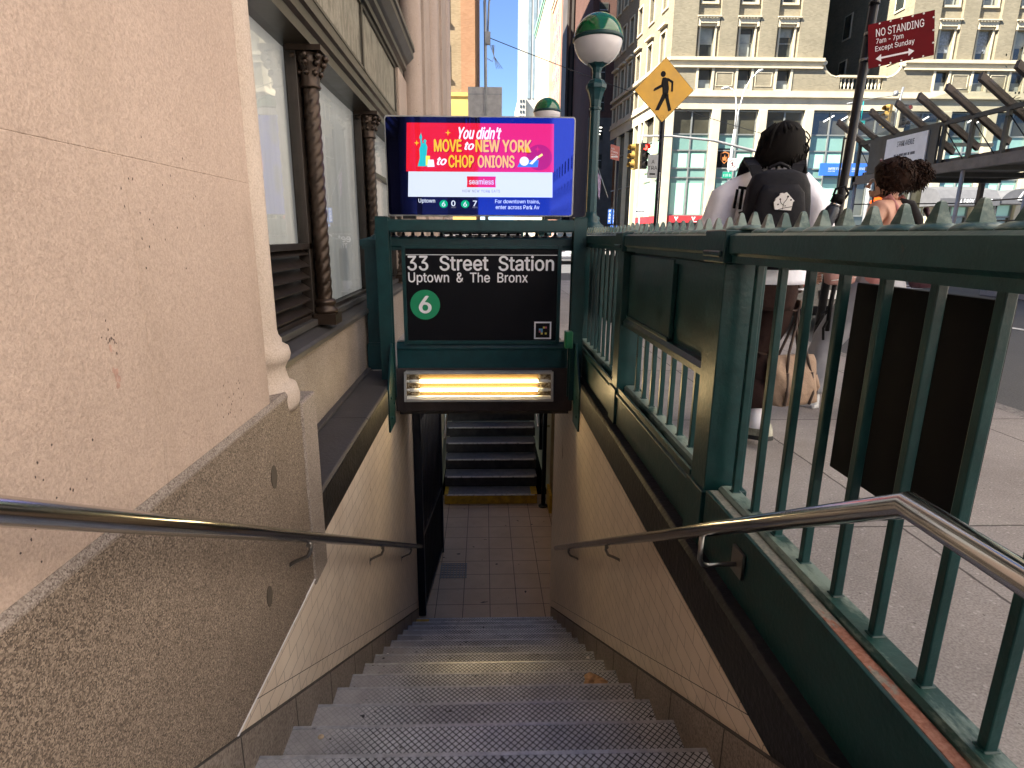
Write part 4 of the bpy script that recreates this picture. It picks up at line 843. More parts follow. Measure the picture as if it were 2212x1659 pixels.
# ---------------------------------------------------------------- far entrance: second sign in its railing
station_sign((-0.02,9.47,0.53),'far station sign mostly hidden behind the near sign and beam',full=False)
rr = thing('far_railing','green railing around the far stair opening behind the sign','railing',(0,9.5,0))
b = MB(); b.box(-0.75,0.95,9.5,9.6,1.285,1.33); b.build('top_rail',M['green'],rr).location = (0,-9.5,0)
for x in (-0.80,0.92):
    for y in (9.55,13.05):
        b = MB(); b.box(x-0.06,x+0.06,y-0.06,y+0.06,0.0,1.22); b.build('post',M['green'],rr).location = (0,-9.5,0)
b = MB(); b.box(0.88,0.96,9.62,12.98,1.10,1.18); b.box(0.89,0.95,9.62,12.98,0.05,0.25); b.box(-0.84,-0.76,9.62,12.98,1.10,1.18); b.build('side_rail',M['green'],rr).location = (0,-9.5,0)
for i in range(16):
    b = MB(); b.box(0.905,0.935,9.75+0.2*i,9.78+0.2*i,0.25,1.10); b.build('bar',M['green'],rr).location = (0,-9.5,0)

# ---------------------------------------------------------------- globe lamps
M['globe'] = plain('milk_glass',(0.62,0.60,0.62),0.22,0,0.06,3); M['globegreen'] = plain('green_glass',(0.004,0.085,0.025),0.06,0,0.15,3,0,10,0.8)
def lamp(loc, label, pole_h):
    L = thing('globe_lamp',label,'street lamp',loc,group='green and white globe lamps'); H = pole_h
    b = MB()
    n = 8; b.lathe([(0.115,0.0),(0.115,0.05),(0.09,0.07),(0.075,0.09),(0.078,0.12),(0.052,0.14),(0.048,0.17)],(0,0,0),24); b.build('base',M['teal'],L)
    b = MB(); b.lathe([(0.048,0.17),(0.042,H-0.33),(0.052,H-0.325),(0.052,H-0.31),(0.042,H-0.305)],(0,0,0),8,sm=False); b.build('pole',M['teal'],L)
    b = MB(); b.lathe([(0.043,H-0.305),(0.050,H-0.25),(0.068,H-0.19),(0.080,H-0.165),(0.088,H-0.16),(0.088,H-0.13),(0.074,H-0.115),(0.066,H-0.10),(0.040,H-0.085),(0.036,H-0.04),(0.046,H+0.0),(0.070,H+0.02),(0.088,H+0.028),(0.09,H+0.045),(0.06,H+0.05)],(0,0,0),8,sm=False); b.build('capital',M['teal'],L)
    rr_ = 0.200; cz = H+0.028+0.182
    b = MB(); b.lathe([(rr_*math.cos(R(a)),cz+rr_*math.sin(R(a))) for a in range(-66,3,4)],(0,0,0),40); b.build('globe',M['globe'],L)
    b = MB(); b.lathe([(rr_*1.02*math.cos(R(a)),cz+rr_*1.02*math.sin(R(a))) for a in range(4,89,4)]+[(0.003,cz+rr_*1.02)],(0,0,0),40); b.build('dome',M['globegreen'],L)
    b = MB(); b.lathe([(rr_*0.99,cz-rr_*0.05),(rr_*1.045,cz-rr_*0.03),(rr_*1.05,cz+rr_*0.07),(rr_*1.015,cz+rr_*0.11)],(0,0,0),40); b.build('band',M['green'],L)
    return L
lamp((0.955,5.42,1.24),'large green topped globe lamp standing over the railing corner',1.335)
lamp((0.965,9.65,1.20),'small far globe lamp peeking above the digital screen',1.62)
b = MB(); b.box(0.86,1.06,5.32,5.52,0.0,1.16); b.box(0.845,1.075,5.305,5.535,1.16,1.24); b.box(0.845,1.075,5.305,5.535,0,0.25); tag(b.build('newel_post',TE,None,bevel=0.004),'square green newel below the large globe lamp','post')

# ---------------------------------------------------------------- street signs and poles near by
t = thing('crossing_sign','yellow diamond pedestrian crossing sign on a black pole','road sign',(3.70,13.0,0))
b = MB(); b.tube([(0,0,0),(0,0,4.55)],0.052,10); b.build('pole',M['black_metal'],t)
M['signyellow'] = plain('sign_yellow',(0.62,0.33,0.012),0.4,0,0.12,3)
def diamond(r): return [(r,0),(0,r),(-r,0),(0,-r)]
S0, SN = Vector((-0.03,-0.06,4.09)), 0
def dia(nm, m, r, y): 
    b = MB(); b.prism([(S0.x+p[0],S0.z+p[1]) for p in diamond(r)],'y',S0.y+y,S0.y+y+0.004); return b.build(nm,m,t,bevel=0.0)
dia('panel',M['signyellow'],0.600,0.0); dia('border',M['black'],0.612,0.0045)
def man(parent, m, c, h, y, nm='walking_figure'):
    # walking man symbol, c = centre, h = height
    P = lambda x,z: (c[0]+x*h,y,c[1]+z*h); b = MB()
    def poly(pts): 
        q = [P(*p) for p in pts]; b.hexa([v for v in q],[(v[0],v[1]+0.002,v[2]) for v in q])
    poly([(-0.075+0.068*math.cos(i*math.pi/8),0.41+0.072*math.sin(i*math.pi/8)) for i in range(16)])
    poly([(-0.09,0.32),(-0.02,0.335),(0.06,0.30),(0.10,0.06),(0.09,-0.06),(-0.06,-0.06),(-0.08,0.10),(-0.10,0.22)])
    poly([(-0.09,0.32),(-0.115,0.16),(-0.28,0.07),(-0.31,0.02),(-0.29,-0.005),(-0.07,0.10)])
    poly([(0.04,0.325),(0.205,0.24),(0.21,-0.005),(0.155,-0.01),(0.155,0.20),(0.06,0.25)])
    poly([(-0.06,-0.05),(0.06,-0.06),(0.02,-0.16),(-0.13,-0.46),(-0.23,-0.46),(-0.10,-0.16)])
    poly([(0.00,-0.08),(0.095,-0.06),(0.115,-0.18),(0.20,-0.45),(0.12,-0.49),(0.02,-0.18)])
    return b.build(nm,m,parent)
man(t,M['black'],(S0.x+0.02,S0.z-0.02),0.78,S0.y-0.003)
text('CL','lettering',plain('sign_scrawl',(0.45,0.22,0.01),0.5),t,(-0.07,-0.062,3.56),(1,0,0),(0,0,1),height=0.06)
b = MB(); b.box(-0.27,-0.055,-0.055,-0.045,2.39,2.86); b.build('small_sign',M['grey_metal'],t)
for s,z in (('A',2.68),('TRA',2.56)): text(s,'lettering',M['black'],t,(-0.16,-0.056,z),(1,0,0),(0,0,1),height=0.075,align='CENTER')
b = MB(); b.box(-0.22,-0.10,-0.058,-0.0555,2.46,2.49); b.build('symbol',M['black'],t)
b = MB()
for i in range(60): b.box(-0.008,0.008,-0.0535,-0.0515,1.2+0.022*i*1.0,1.2+0.022*i+0.010)
b.build('pole_holes',M['white'],t)

t = thing('parking_sign','dark red NO STANDING sign clamped to a leaning black pole','road sign',(2.662,4.6,0),rz=0); t.rotation_euler = (0,R(2.0),0)
b = MB(); b.tube([(0,0,-0.02),(0,0,2.80)],0.031,14); b.lathe([(0.034,2.795),(0.034,2.815),(0.024,2.825)],(0,0,0),14); b.build('pole',M['black_metal'],t)
sgn = MB(); rt_ = R(-4.0)
A = Vector((0.015,-0.045,2.375)); U = Vector((math.cos(R(11.5)),-0.26,math.sin(R(11.5)))).normalized(); V = Vector((-U.z,0,U.x)).normalized(); N = U.cross(V)
M['signred'] = plain('sign_red',(0.13,0.002,0.006),0.6,0,0.15,3,0,10,0.12)
W_, H_ = 0.405, 0.285
def sq(u0,v0,u1,v1,d,th=0.003):
    b = MB(); p = [A+U*u0+V*v0,A+U*u1+V*v0,A+U*u1+V*v1,A+U*u0+V*v1]; b.hexa([q+N*d for q in p],[q+N*(d-th) for q in p]); return b
sq(-0.005,0,W_,H_,0.0,0.003).build('panel',M['signred'],t,bevel=0.012)
for s,u,v,h,w in (('NO STANDING',0.045,0.195,0.050,0.295),('7am - 7pm',0.046,0.142,0.040,0.168),('Except Sunday',0.040,0.093,0.042,0.243)):
    text(s,'lettering',M['letter'],t,A+U*u+V*v,U,V,width=w,height=h,bold=0.006,depth=0.0015)
b = sq(0.072,0.048,0.252,0.060,0.0012,0.001)
for u0,u1 in ((0.077,0.042),(0.247,0.282)):
    p = [A+U*u0+V*0.030,A+U*u1+V*0.054,A+U*u0+V*0.078]; b.hexa([q+N*0.0012 for q in p],[q+N*0.0004 for q in p])
b.build('arrow',M['letter'],t)
b = MB()
for i in range(1,6):
    for v in (0.008,H_-0.008):
        c_ = A+U*(W_*i/6)+V*v; nb = len(b.v); b.lathe([(0.006,0),(0.006,0.002)],(0,0,0),8); b.xf(Matrix.Translation(c_) @ N.to_track_quat('Z','Y').to_matrix().to_4x4(),nb)
for v in (0.08,0.16,0.24):
    c_ = A+U*(W_-0.008)+V*v; nb = len(b.v); b.lathe([(0.006,0),(0.006,0.002)],(0,0,0),8); b.xf(Matrix.Translation(c_) @ N.to_track_quat('Z','Y').to_matrix().to_4x4(),nb)
b.build('edge_stud',M['white'],t)
for z in (2.43,2.60):
    b = MB(); b.lathe([(0.0335,z),(0.0335,z+0.02)],(0,0,0),14); b.build('clamp',M['steel_dull'],t)

t = thing('street_pole','tall thin grey pole carrying the back of a traffic sign','pole',(0.035,16.0,0))
b = MB(); b.tube([(0.05,0,-0.13),(0.0,0,6.3),(-0.01,0,6.7)],[0.055,0.038,0.036],10); b.tube([(-0.01,0,6.6),(0.02,0,9.2)],0.028,8); b.tube([(0.06,0,5.9),(0.09,0,6.6),(0.14,0,7.0),(0.32,0,7.35)],0.022,8); b.build('pole',M['grey_metal'],t)
b = MB(); b.box(-0.43,0.42,-0.02,-0.01,3.9,4.80); b.build('sign_back',M['galv'],t)
b = MB(); b.box(-0.43,0.42,-0.026,-0.0205,4.62,4.645); b.box(-0.03,0.0,-0.045,-0.0205,3.9,4.75); b.build('sign_brace',M['grey_metal'],t)
b = MB(); b.box(0.0,0.13,-0.08,0.03,5.75,6.02); b.tube([(0.1,-0.02,5.8),(0.22,0,5.5),(0.18,0,5.38),(0.05,0,5.45)],0.008,6)
for i in range(4): b.tube([(0.16+0.02*i,0,5.75),(0.22,0,5.5),(0.28+0.05*i,0,5.22)],0.006,5)
b.build('cable_box',M['grey_metal'],t)
b = MB(); b.tube([(0.06,0.0,5.92)]+[(0.06+11.5*q,8.0*q,5.92-1.05*q-0.6*q*(1-q)) for q in [i/12 for i in range(1,13)]],0.010,5); b.build('wire',M['black_metal'],t)
# ---------------------------------------------------------------- corner building across the avenue
M['tanbrick'] = brick_facade('tan_brick',(0.245,0.21,0.14),(0.32,0.275,0.185),(0.28,0.245,0.175))
M['palestone'] = plain('pale_stone',(0.55,0.48,0.34),0.85,0,0.12,1.2,0.3,30,0.2,0.01,0.12)
M['darkglass'] = plain('window_glass',(0.035,0.040,0.035),0.06,0,0.4,0.9,0,5,0.8); M['blind'] = plain('window_blind',(0.28,0.30,0.27),0.5,0,0.3,1.5)
M['upglass'] = plain('shop_upper_glass',(0.055,0.052,0.035),0.05,0,0.7,0.35,0,5,0.8); M['paleg'] = plain('green_backed_glass',(0.38,0.66,0.50),0.12,0,0.1,0.5,0,5,0.6); M['paleg2'] = plain('green_spandrel',(0.17,0.30,0.26),0.15,0,0.15,0.6)
M['mullion'] = plain('grey_mullion',(0.25,0.26,0.24),0.45,0.4,0.15,4); M['awnred'] = plain('shop_red',(0.42,0.03,0.035),0.5,0,0.1,3)
M['curtain2'] = plain('net_curtain',(0.22,0.25,0.28),0.7,0,0.5,9)
YF = 45.0
cb_ = thing('corner_building','tan brick corner building with pale stone and green glazed shop floors','building',(30,YF,0))
def pcb(a): a.location = (-30,-YF,0); return a
HT = 44.0
CEN = [15.6,18.4,21.2,32.6,35.35,38.1,40.85,43.6,46.4]
def upper(x0,x1,cens):
    bays = [(c_-0.80-x0,c_+0.80-x0,0.0,HT-13.40) for c_ in cens]
    b = MB(); b.holes((x0,YF,13.40),(1,0,0),(0,0,1),(0,-1,0),x1-x0,HT-13.40,bays,0.22); pcb(b.build('brick_wall',M['tanbrick'],cb_,fix=False))
    for c_ in cens:
        b = MB(); hs = [(0.30,1.30,0.10+3.42*j,2.0+3.42*j) for j in range(9) if 0.10+3.42*j+1.9 < HT-13.4]
        b.holes((c_-0.80,YF+0.22,13.40),(1,0,0),(0,0,1),(0,-1,0),1.6,HT-13.40,hs,0.32); pcb(b.build('bay_wall',M['tanbrick'],cb_,fix=False))
upper(13.10,23.85,CEN[:3]); upper(29.85,48.5,CEN[3:])
def win(c_, j, yw):
    z = 13.50+3.42*j; b = MB()
    b.box(c_-0.62,c_-0.50,yw-0.07,yw+0.02,z-0.10,z+2.02); b.box(c_+0.50,c_+0.62,yw-0.07,yw+0.02,z-0.10,z+2.02); b.box(c_-0.50,c_+0.50,yw-0.07,yw+0.02,z+1.90,z+2.02)
    if j == 0:
        b.prism([(c_-0.68,z+2.05),(c_+0.68,z+2.05),(c_+0.78,z+2.42),(c_-0.78,z+2.42)],'y',yw-0.20,yw+0.02); b.box(c_-0.82,c_+0.82,yw-0.32,yw+0.02,z+2.42,z+2.50)
        for s in (-1,1): b.box(c_+s*0.66-0.07,c_+s*0.66+0.07,yw-0.22,yw,z+1.86,z+2.15)
        for q in range(6): b.box(c_-0.65+0.22*q,c_-0.55+0.22*q,yw-0.30,yw-0.2,z+2.34,z+2.42)
    b.box(c_-0.62,c_+0.62,yw-0.10,yw+0.30,z-0.16,z-0.02)
    w = pcb(b.build('window',M['palestone'],cb_))
    b = MB(); b.box(c_-0.505,c_+0.505,yw+0.29,yw+0.31,z-0.02,z+1.92); b.build('pane',M['darkglass'],w)
    b = MB(); b.box(c_-0.5,c_+0.5,yw+0.262,yw+0.288,z+0.9,z+0.96)
    for s in (-1,1): b.box(c_+s*0.475-0.025,c_+s*0.475+0.025,yw+0.262,yw+0.288,z,z+1.9)
    b.box(c_-0.45,c_+0.45,yw+0.262,yw+0.288,z,z+0.05); b.box(c_-0.45,c_+0.45,yw+0.262,yw+0.288,z+1.83,z+1.9); b.build('sash',M['mullion'],w)
    h = random.choice([0.5,0.75,1.0,1.35]); b = MB(); b.box(c_-0.44,c_+0.44,yw+0.275,yw+0.287,z+1.83-h,z+1.83) if (hash((c_,j)) % 3) else b.box(c_-0.40,c_+0.35,yw+0.275,yw+0.287,z+0.06,z+1.5)
    b.build('blind',random.choice([M['blind'],M['curtain2'],M['blind']]),w)
for c_ in CEN:
    for j in range(8): win(c_,j,YF+0.22)
def mezz(x0,x1,cens):
    b = MB(); hs = [(c_-0.475-x0,c_+0.475-x0,0.12,1.40) for c_ in cens]; b.holes((x0,YF,11.27),(1,0,0),(0,0,1),(0,-1,0),x1-x0,1.60,hs,0.30); pcb(b.build('brick_wall',M['tanbrick'],cb_,fix=False))
    for c_ in cens:
        b = MB()
        for s in (-1,1): b.box(c_+s*0.555-0.08,c_+s*0.555+0.08,YF-0.05,YF+0.02,11.38,12.70)
        b.box(c_-0.60,c_+0.60,YF-0.10,YF+0.02,11.27,11.375); w = pcb(b.build('window',M['palestone'],cb_))
        b = MB(); b.box(c_-0.48,c_+0.48,YF+0.28,YF+0.30,11.38,12.68); b.build('pane',M['darkglass'],w)
        b = MB(); b.box(c_-0.45,c_+0.45,YF+0.262,YF+0.278,11.38,12.0); b.build('blind',M['blind'],w)
    b = MB()
    for a,c_ in zip(cens,cens[1:]):
        m0,m1 = a+0.80,c_-0.80
        b.box(m0,m1,YF-0.03,YF+0.0,11.55,11.59); b.box(m0,m1,YF-0.03,YF,12.42,12.46); b.box(m0,m0+0.04,YF-0.03,YF,11.59,12.42); b.box(m1-0.04,m1,YF-0.03,YF,11.59,12.42)
    b.box(x0-0.06,x1+0.06,YF-0.14,YF+0.02,12.72,12.84); b.box(x0-0.03,x1+0.03,YF-0.05,YF+0.02,12.84,13.16); b.box(x0-0.10,x1+0.10,YF-0.22,YF+0.02,13.16,13.38); pcb(b.build('string_course',M['palestone'],cb_))
mezz(13.10,23.85,CEN[:3]); mezz(29.85,48.5,CEN[3:])
b = MB(); b.box(12.98,48.6,YF-0.12,YF+0.05,10.93,11.27); b.box(13.04,48.6,YF-0.02,YF+0.05,10.04,10.84); b.box(12.95,48.6,YF-0.20,YF+0.05,10.84,10.93); pcb(b.build('frieze',M['palestone'],cb_))
# open court with a scrolled parapet and balusters
b = MB(); pts = [(23.85,11.27),(25.3,11.27),(25.3,12.2),(25.0,12.15),(24.6,12.28),(24.3,12.5),(24.1,12.8),(24.05,13.0),(23.85,13.0)]
b.prism(pts,'y',YF,YF+0.25); b.prism([(29.85+23.85-p[0],p[1]) for p in pts][::-1],'y',YF,YF+0.25); b.box(25.3,28.4,YF,YF+0.25,11.27,11.45); pcb(b.build('parapet',M['tanbrick'],cb_))
b = MB(); b.box(25.2,28.5,YF-0.08,YF+0.28,12.2,12.34)
for s in (0,1):
    cv = [(25.3,12.27),(25.0,12.22),(24.6,12.33),(24.3,12.56),(24.1,12.86),(24.02,13.05)]; f = (lambda x: x) if s == 0 else (lambda x: 53.7-x)
    b.tube([(f(p[0]),YF+0.08,p[1]) for p in cv],0.085,8); b.tube([(f(24.0),YF-0.12,13.1),(f(24.0),YF+0.25,13.1)],0.17,12)
pcb(b.build('scroll_coping',M['palestone'],cb_))
for i in range(11):
    if i in (4,): continue
    b = MB(); x = 25.45+0.28*i; b.lathe([(0.05,0),(0.05,0.06),(0.035,0.1),(0.085,0.28),(0.04,0.52),(0.035,0.6),(0.06,0.66),(0.06,0.74)],(x,YF+0.1,11.45),10); pcb(b.build('baluster',M['palestone'],cb_))
b = MB(); b.quad((29.85,YF,11.0),(29.85,YF+14,11.0),(29.85,YF+14,HT),(29.85,YF,HT)); b.quad((23.85,YF+14,11.0),(23.85,YF,11.0),(23.85,YF,HT),(23.85,YF+14,HT)); b.quad((23.85,YF+14,11.0),(29.85,YF+14,11.0),(29.85,YF+14,HT),(23.85,YF+14,HT)); b.quad((23.85,YF,11.26),(29.85,YF,11.26),(29.85,YF+14,11.26),(23.85,YF+14,11.26)); pcb(b.build('court_wall',M['tanbrick'],cb_,fix=False))
for j in range(5):
    for q in range(3):
        b = MB(); z = 13.5+3.42*j; y = YF+1.0+3.2*q; b.box(29.78,29.84,y,y+1.1,z,z+1.9); w = pcb(b.build('window',M['palestone'],cb_)); b = MB(); b.box(29.775,29.78,y+0.12,y+0.98,z+0.12,z+1.8); b.build('pane',M['darkglass'],w)
    for q in range(2):
        b = MB(); x = 24.6+2.6*q; b.box(x,x+1.3,YF+13.9,YF+13.98,z,z+1.9); w = pcb(b.build('window',M['palestone'],cb_)); b = MB(); b.box(x+0.12,x+1.18,YF+13.89,YF+13.90,z+0.1,z+1.8); b.build('pane',M['darkglass'],w)
# two glazed shop storeys
b = MB()
for k_ in range(11):
    x = 12.98+3.37*k_; b.box(x if k_ else 12.98,x+0.62,YF-0.05,YF+0.5,0.0,10.04)
pcb(b.build('shop_pier',M['palestone'],cb_,bevel=0.02))
for k_ in range(10):
    x0, x1 = 13.62+3.37*k_, 13.62+3.37*k_+2.71; xm = (x0+x1)/2; w = None
    b = MB(); b.box(x0,x0+0.08,YF+0.2,YF+0.32,0.3,10.0); b.box(x1-0.08,x1,YF+0.2,YF+0.32,0.3,10.0); b.box(xm-0.05,xm+0.05,YF+0.18,YF+0.32,2.78,10.0)
    for z in (2.72,5.38,6.04,7.26,8.36,9.92): b.box(x0+0.08,x1-0.08,YF+0.19,YF+0.32,z,z+0.09)
    w = pcb(b.build('shop_window',M['mullion'],cb_))
    lo = k_ in (4,5) ; logo = k_ == 1
    b = MB(); b.box(x0,x1,YF+0.26,YF+0.28,8.4,9.95); b.build('upper_pane',M['upglass'],w)
    b = MB(); b.box(x0,x1,YF+0.26,YF+0.28,7.3,8.4); b.box(x0,x1,YF+0.26,YF+0.28,5.4,6.1); b.build('spandrel',M['paleg2'],w)
    b = MB(); b.box(x0,x1,YF+0.26,YF+0.28,6.1,7.3); b.box(x0,x1,YF+0.26,YF+0.28,2.75,5.4); b.build('lower_pane',M['upglass'] if lo else M['paleg2'],w)
    if not lo:
        b = MB()
        for a,c_ in ((x0+0.2,xm-0.12),(xm+0.12,x1-0.2)): b.box(a,c_,YF+0.245,YF+0.262,6.12,7.1); b.box(a,c_,YF+0.245,YF+0.262,2.8,5.05)
        b.build('shade',M['paleg'],w)
    b = MB(); b.box(x0,x1,YF+0.3,YF+0.32,0.0,2.7); b.build('shop_front',M['darkglass'],w)
    if k_ in (0,1,2):
        b = MB(); b.box(x0,x1,YF+0.05,YF+0.19,2.22,2.72); b.build('red_fascia',M['awnred'],w)
        b = MB()
        for xx in (xm-0.65,xm+0.65):
            b.prism([(xx-0.16,2.64),(xx-0.05,2.64),(xx,2.46),(xx+0.05,2.64),(xx+0.16,2.64),(xx,2.34)],'y',YF+0.04,YF+0.049)
        b.box(xm+0.35,xm+0.95,YF+0.043,YF+0.049,2.27,2.31); b.build('emblem',M['white'],w)
    if logo:
        b = MB(); b.box(x0+0.05,x0+1.2,YF+0.20,YF+0.244,6.05,7.45); b.build('poster',M['black'],w)
        b = MB(); cx = x0+0.62; out = [(-0.32,0.33),(0,0.45),(0.32,0.33),(0.30,-0.12),(0,-0.42),(-0.30,-0.12)]; inn = [(p[0]*0.82,p[1]*0.82) for p in out]
        for i in range(6):
            j = (i+1)%6; b.hexa([(cx+p[0],YF+0.185,6.8+p[1]) for p in (out[i],out[j],inn[j],inn[i])],[(cx+p[0],YF+0.199,6.8+p[1]) for p in (out[i],out[j],inn[j],inn[i])])
        b.prism([(cx-0.13,6.62),(cx+0.13,6.62),(cx+0.17,6.9),(cx+0.06,6.82),(cx,7.02),(cx-0.07,6.82),(cx-0.17,6.88)],'y',YF+0.185,YF+0.199); b.build('shield_emblem',plain('orange_ink',(0.45,0.16,0.04),0.6),w)
M['bluesign'] = plain('blue_sign',(0.03,0.13,0.52),0.5,0,0.06,2)
b = MB(); b.box(24.6,30.2,YF-0.12,YF-0.06,5.60,6.46); bs = pcb(b.build('blue_banner',M['bluesign'],cb_))
for i in range(3):
    text('EMPIRE STATE','lettering',M['white'],bs,(25.25+1.75*i,YF-0.121,6.0),(1,0,0),(0,0,1),width=1.0,height=0.16); text('NEW YORK','lettering',M['white'],bs,(25.25+1.75*i,YF-0.121,5.86),(1,0,0),(0,0,1),width=0.5,height=0.08)
M['strip'] = emit('strip_light',(1.0,0.93,0.8),1.6)
b = MB()
for x in (24.6,25.7,31.6,35.2,35.9): b.hexa([(x,YF+0.250,9.35),(x+0.06,YF+0.250,9.30),(x+0.78,YF+0.250,9.72),(x+0.72,YF+0.250,9.77)],[(x,YF+0.258,9.35),(x+0.06,YF+0.258,9.30),(x+0.78,YF+0.258,9.72),(x+0.72,YF+0.258,9.77)])
pcb(b.build('strip_light',M['strip'],cb_))
# entrance awning with the house number
aw = thing('awning','grey fabric entrance awning lettered 4 PARK AVENUE','awning',(35,43.4,3.2))
M['awn'] = plain('awning_cloth',(0.10,0.10,0.105),0.8,0,0.15,3)
b = MB(); b.prism([(43.0,3.45),(45,3.45),(45,4.9),(43.5,4.55),(43.0,3.95)],'x',32.6,37.0); b.build('canopy',M['awn'],aw).location = (-35,-43.4,-3.2)
text('4 PARK AVENUE','lettering',M['white'],aw,(34.05-35,42.99-43.4,3.56-3.2),(1,0,0),(0,0,1),width=2.35,height=0.34,bold=0.02)
b = MB(); n0 = 14; b.prism([(37.1+1.5+1.5*math.cos(math.pi*i/n0),3.6+1.05*math.sin(math.pi*i/n0)) for i in range(n0+1)],'y',43.1,45); b.build('arched_end',M['awn'],aw).location = (-35,-43.4,-3.2)
text('4','number',M['white'],aw,(38.35-35,43.09-43.4,3.72-3.2),(1,0,0),(0,0,1),height=0.72,bold=0.03)
b = MB()
for x in (32.8,36.9): b.tube([(x,43.1,0),(x,43.1,3.45)],0.05,8)
b.build('leg',M['black_metal'],aw).location = (-35,-43.4,-3.2)
# flank down the side street, turning slightly left
UD = Vector((-0.072,1,0)).normalized(); ND = Vector((-1,-0.072,0)).normalized(); O0 = Vector((13.10,YF+0.03,0)); LF = 14.5
M['greybrick'] = M['tanbrick']
fcen = [1.7,4.5,7.2,9.4,11.5,13.5]
b = MB(); hs = [(c_-0.5,c_+0.5,0.10+3.42*j,2.0+3.42*j) for c_ in fcen for j in range(8)]; b.holes(O0+Vector((0,0,13.40)),UD,(0,0,1),ND,LF,HT-13.40,hs,0.3); hs = [(c_-0.5,c_+0.5,0.12,1.40) for c_ in fcen]; b.holes(O0+Vector((0,0,11.27)),UD,(0,0,1),ND,LF,2.13,hs,0.3); pcb(b.build('flank_wall',M['tanbrick'],cb_,fix=False))
def fb(b,u0,u1,d0,d1,z0,z1):
    P = lambda u,d,z: O0+UD*u+ND*d+Vector((0,0,z)); b.hexa([P(u0,d0,z0),P(u1,d0,z0),P(u1,d1,z0),P(u0,d1,z0)],[P(u0,d0,z1),P(u1,d0,z1),P(u1,d1,z1),P(u0,d1,z1)])
for c_ in fcen:
    for j in range(-1,8):
        z = 13.5+3.42*j if j >= 0 else 11.39; h = 1.9 if j >= 0 else 1.28
        b = MB()
        for s in (-1,1): fb(b,c_+s*0.57-0.06,c_+s*0.57+0.06,-0.02,0.07,z-0.1,z+h+0.1)
        fb(b,c_-0.51,c_+0.51,-0.02,0.07,z+h,z+h+0.12); fb(b,c_-0.62,c_+0.62,-0.25,0.10,z-0.12,z-0.01)
        if j == 0: fb(b,c_-0.75,c_+0.75,-0.02,0.28,z+h+0.35,z+h+0.5)
        w = pcb(b.build('flank_window',M['palestone'],cb_)); b = MB(); fb(b,c_-0.505,c_+0.505,-0.29,-0.27,z,z+h); b.build('pane',M['darkglass'],w)
b = MB(); fb(b,-0.05,LF,-0.02,0.05,10.04,10.84); fb(b,-0.12,LF,-0.02,0.20,10.84,11.0); fb(b,-0.1,LF,-0.02,0.12,11.0,11.27); fb(b,-0.06,LF,-0.02,0.14,12.72,12.84); fb(b,-0.1,LF,-0.02,0.22,13.16,13.38)
for u in [2.45*i for i in range(1,6)]: fb(b,u-0.09,u+0.09,-0.3,0.05,0,10.04)
for u in (0.35,5.9): fb(b,u-0.3,u+0.3,-0.3,0.06,0,10.04)
pcb(b.build('flank_stone',M['palestone'],cb_))
b = MB(); fb(b,0,5.8,-0.36,-0.33,2.75,8.3); pcb(b.build('flank_green_glass',M['paleg'],cb_))
b = MB(); fb(b,5.8,LF,-0.36,-0.33,0,10.04); fb(b,0,5.8,-0.36,-0.33,8.3,10.04); fb(b,0,5.8,-0.36,-0.33,0,2.7); pcb(b.build('flank_glass',M['upglass'],cb_))
b = MB(); 
for z in (5.4,6.1,7.3,8.3): fb(b,0,5.8,-0.34,-0.25,z,z+0.08)
fb(b,5.8,LF,-0.34,-0.25,5.4,5.5); fb(b,5.8,LF,-0.34,-0.25,8.3,8.4); pcb(b.build('flank_mullion',M['mullion'],cb_))
b = MB(); fb(b,0.8,5.5,-0.2,0.1,2.2,2.72); pcb(b.build('flank_red_fascia',M['awnred'],cb_))
b = MB(); b.box(13.4,48.5,YF+14.01,YF+14.5,11.3,HT); b.box(13.1,23.85,YF+0.6,YF+14,11.3,HT-0.2); b.box(29.86,48.5,YF+0.6,YF+14,11.3,HT-0.2); b.box(13.5,48.5,YF+0.6,YF+14.4,0,11.25); b.box(12.0,48.8,YF-0.5,YF+14.6,HT,HT+0.8); pcb(b.build('body_mass',M['tanbrick'],cb_))

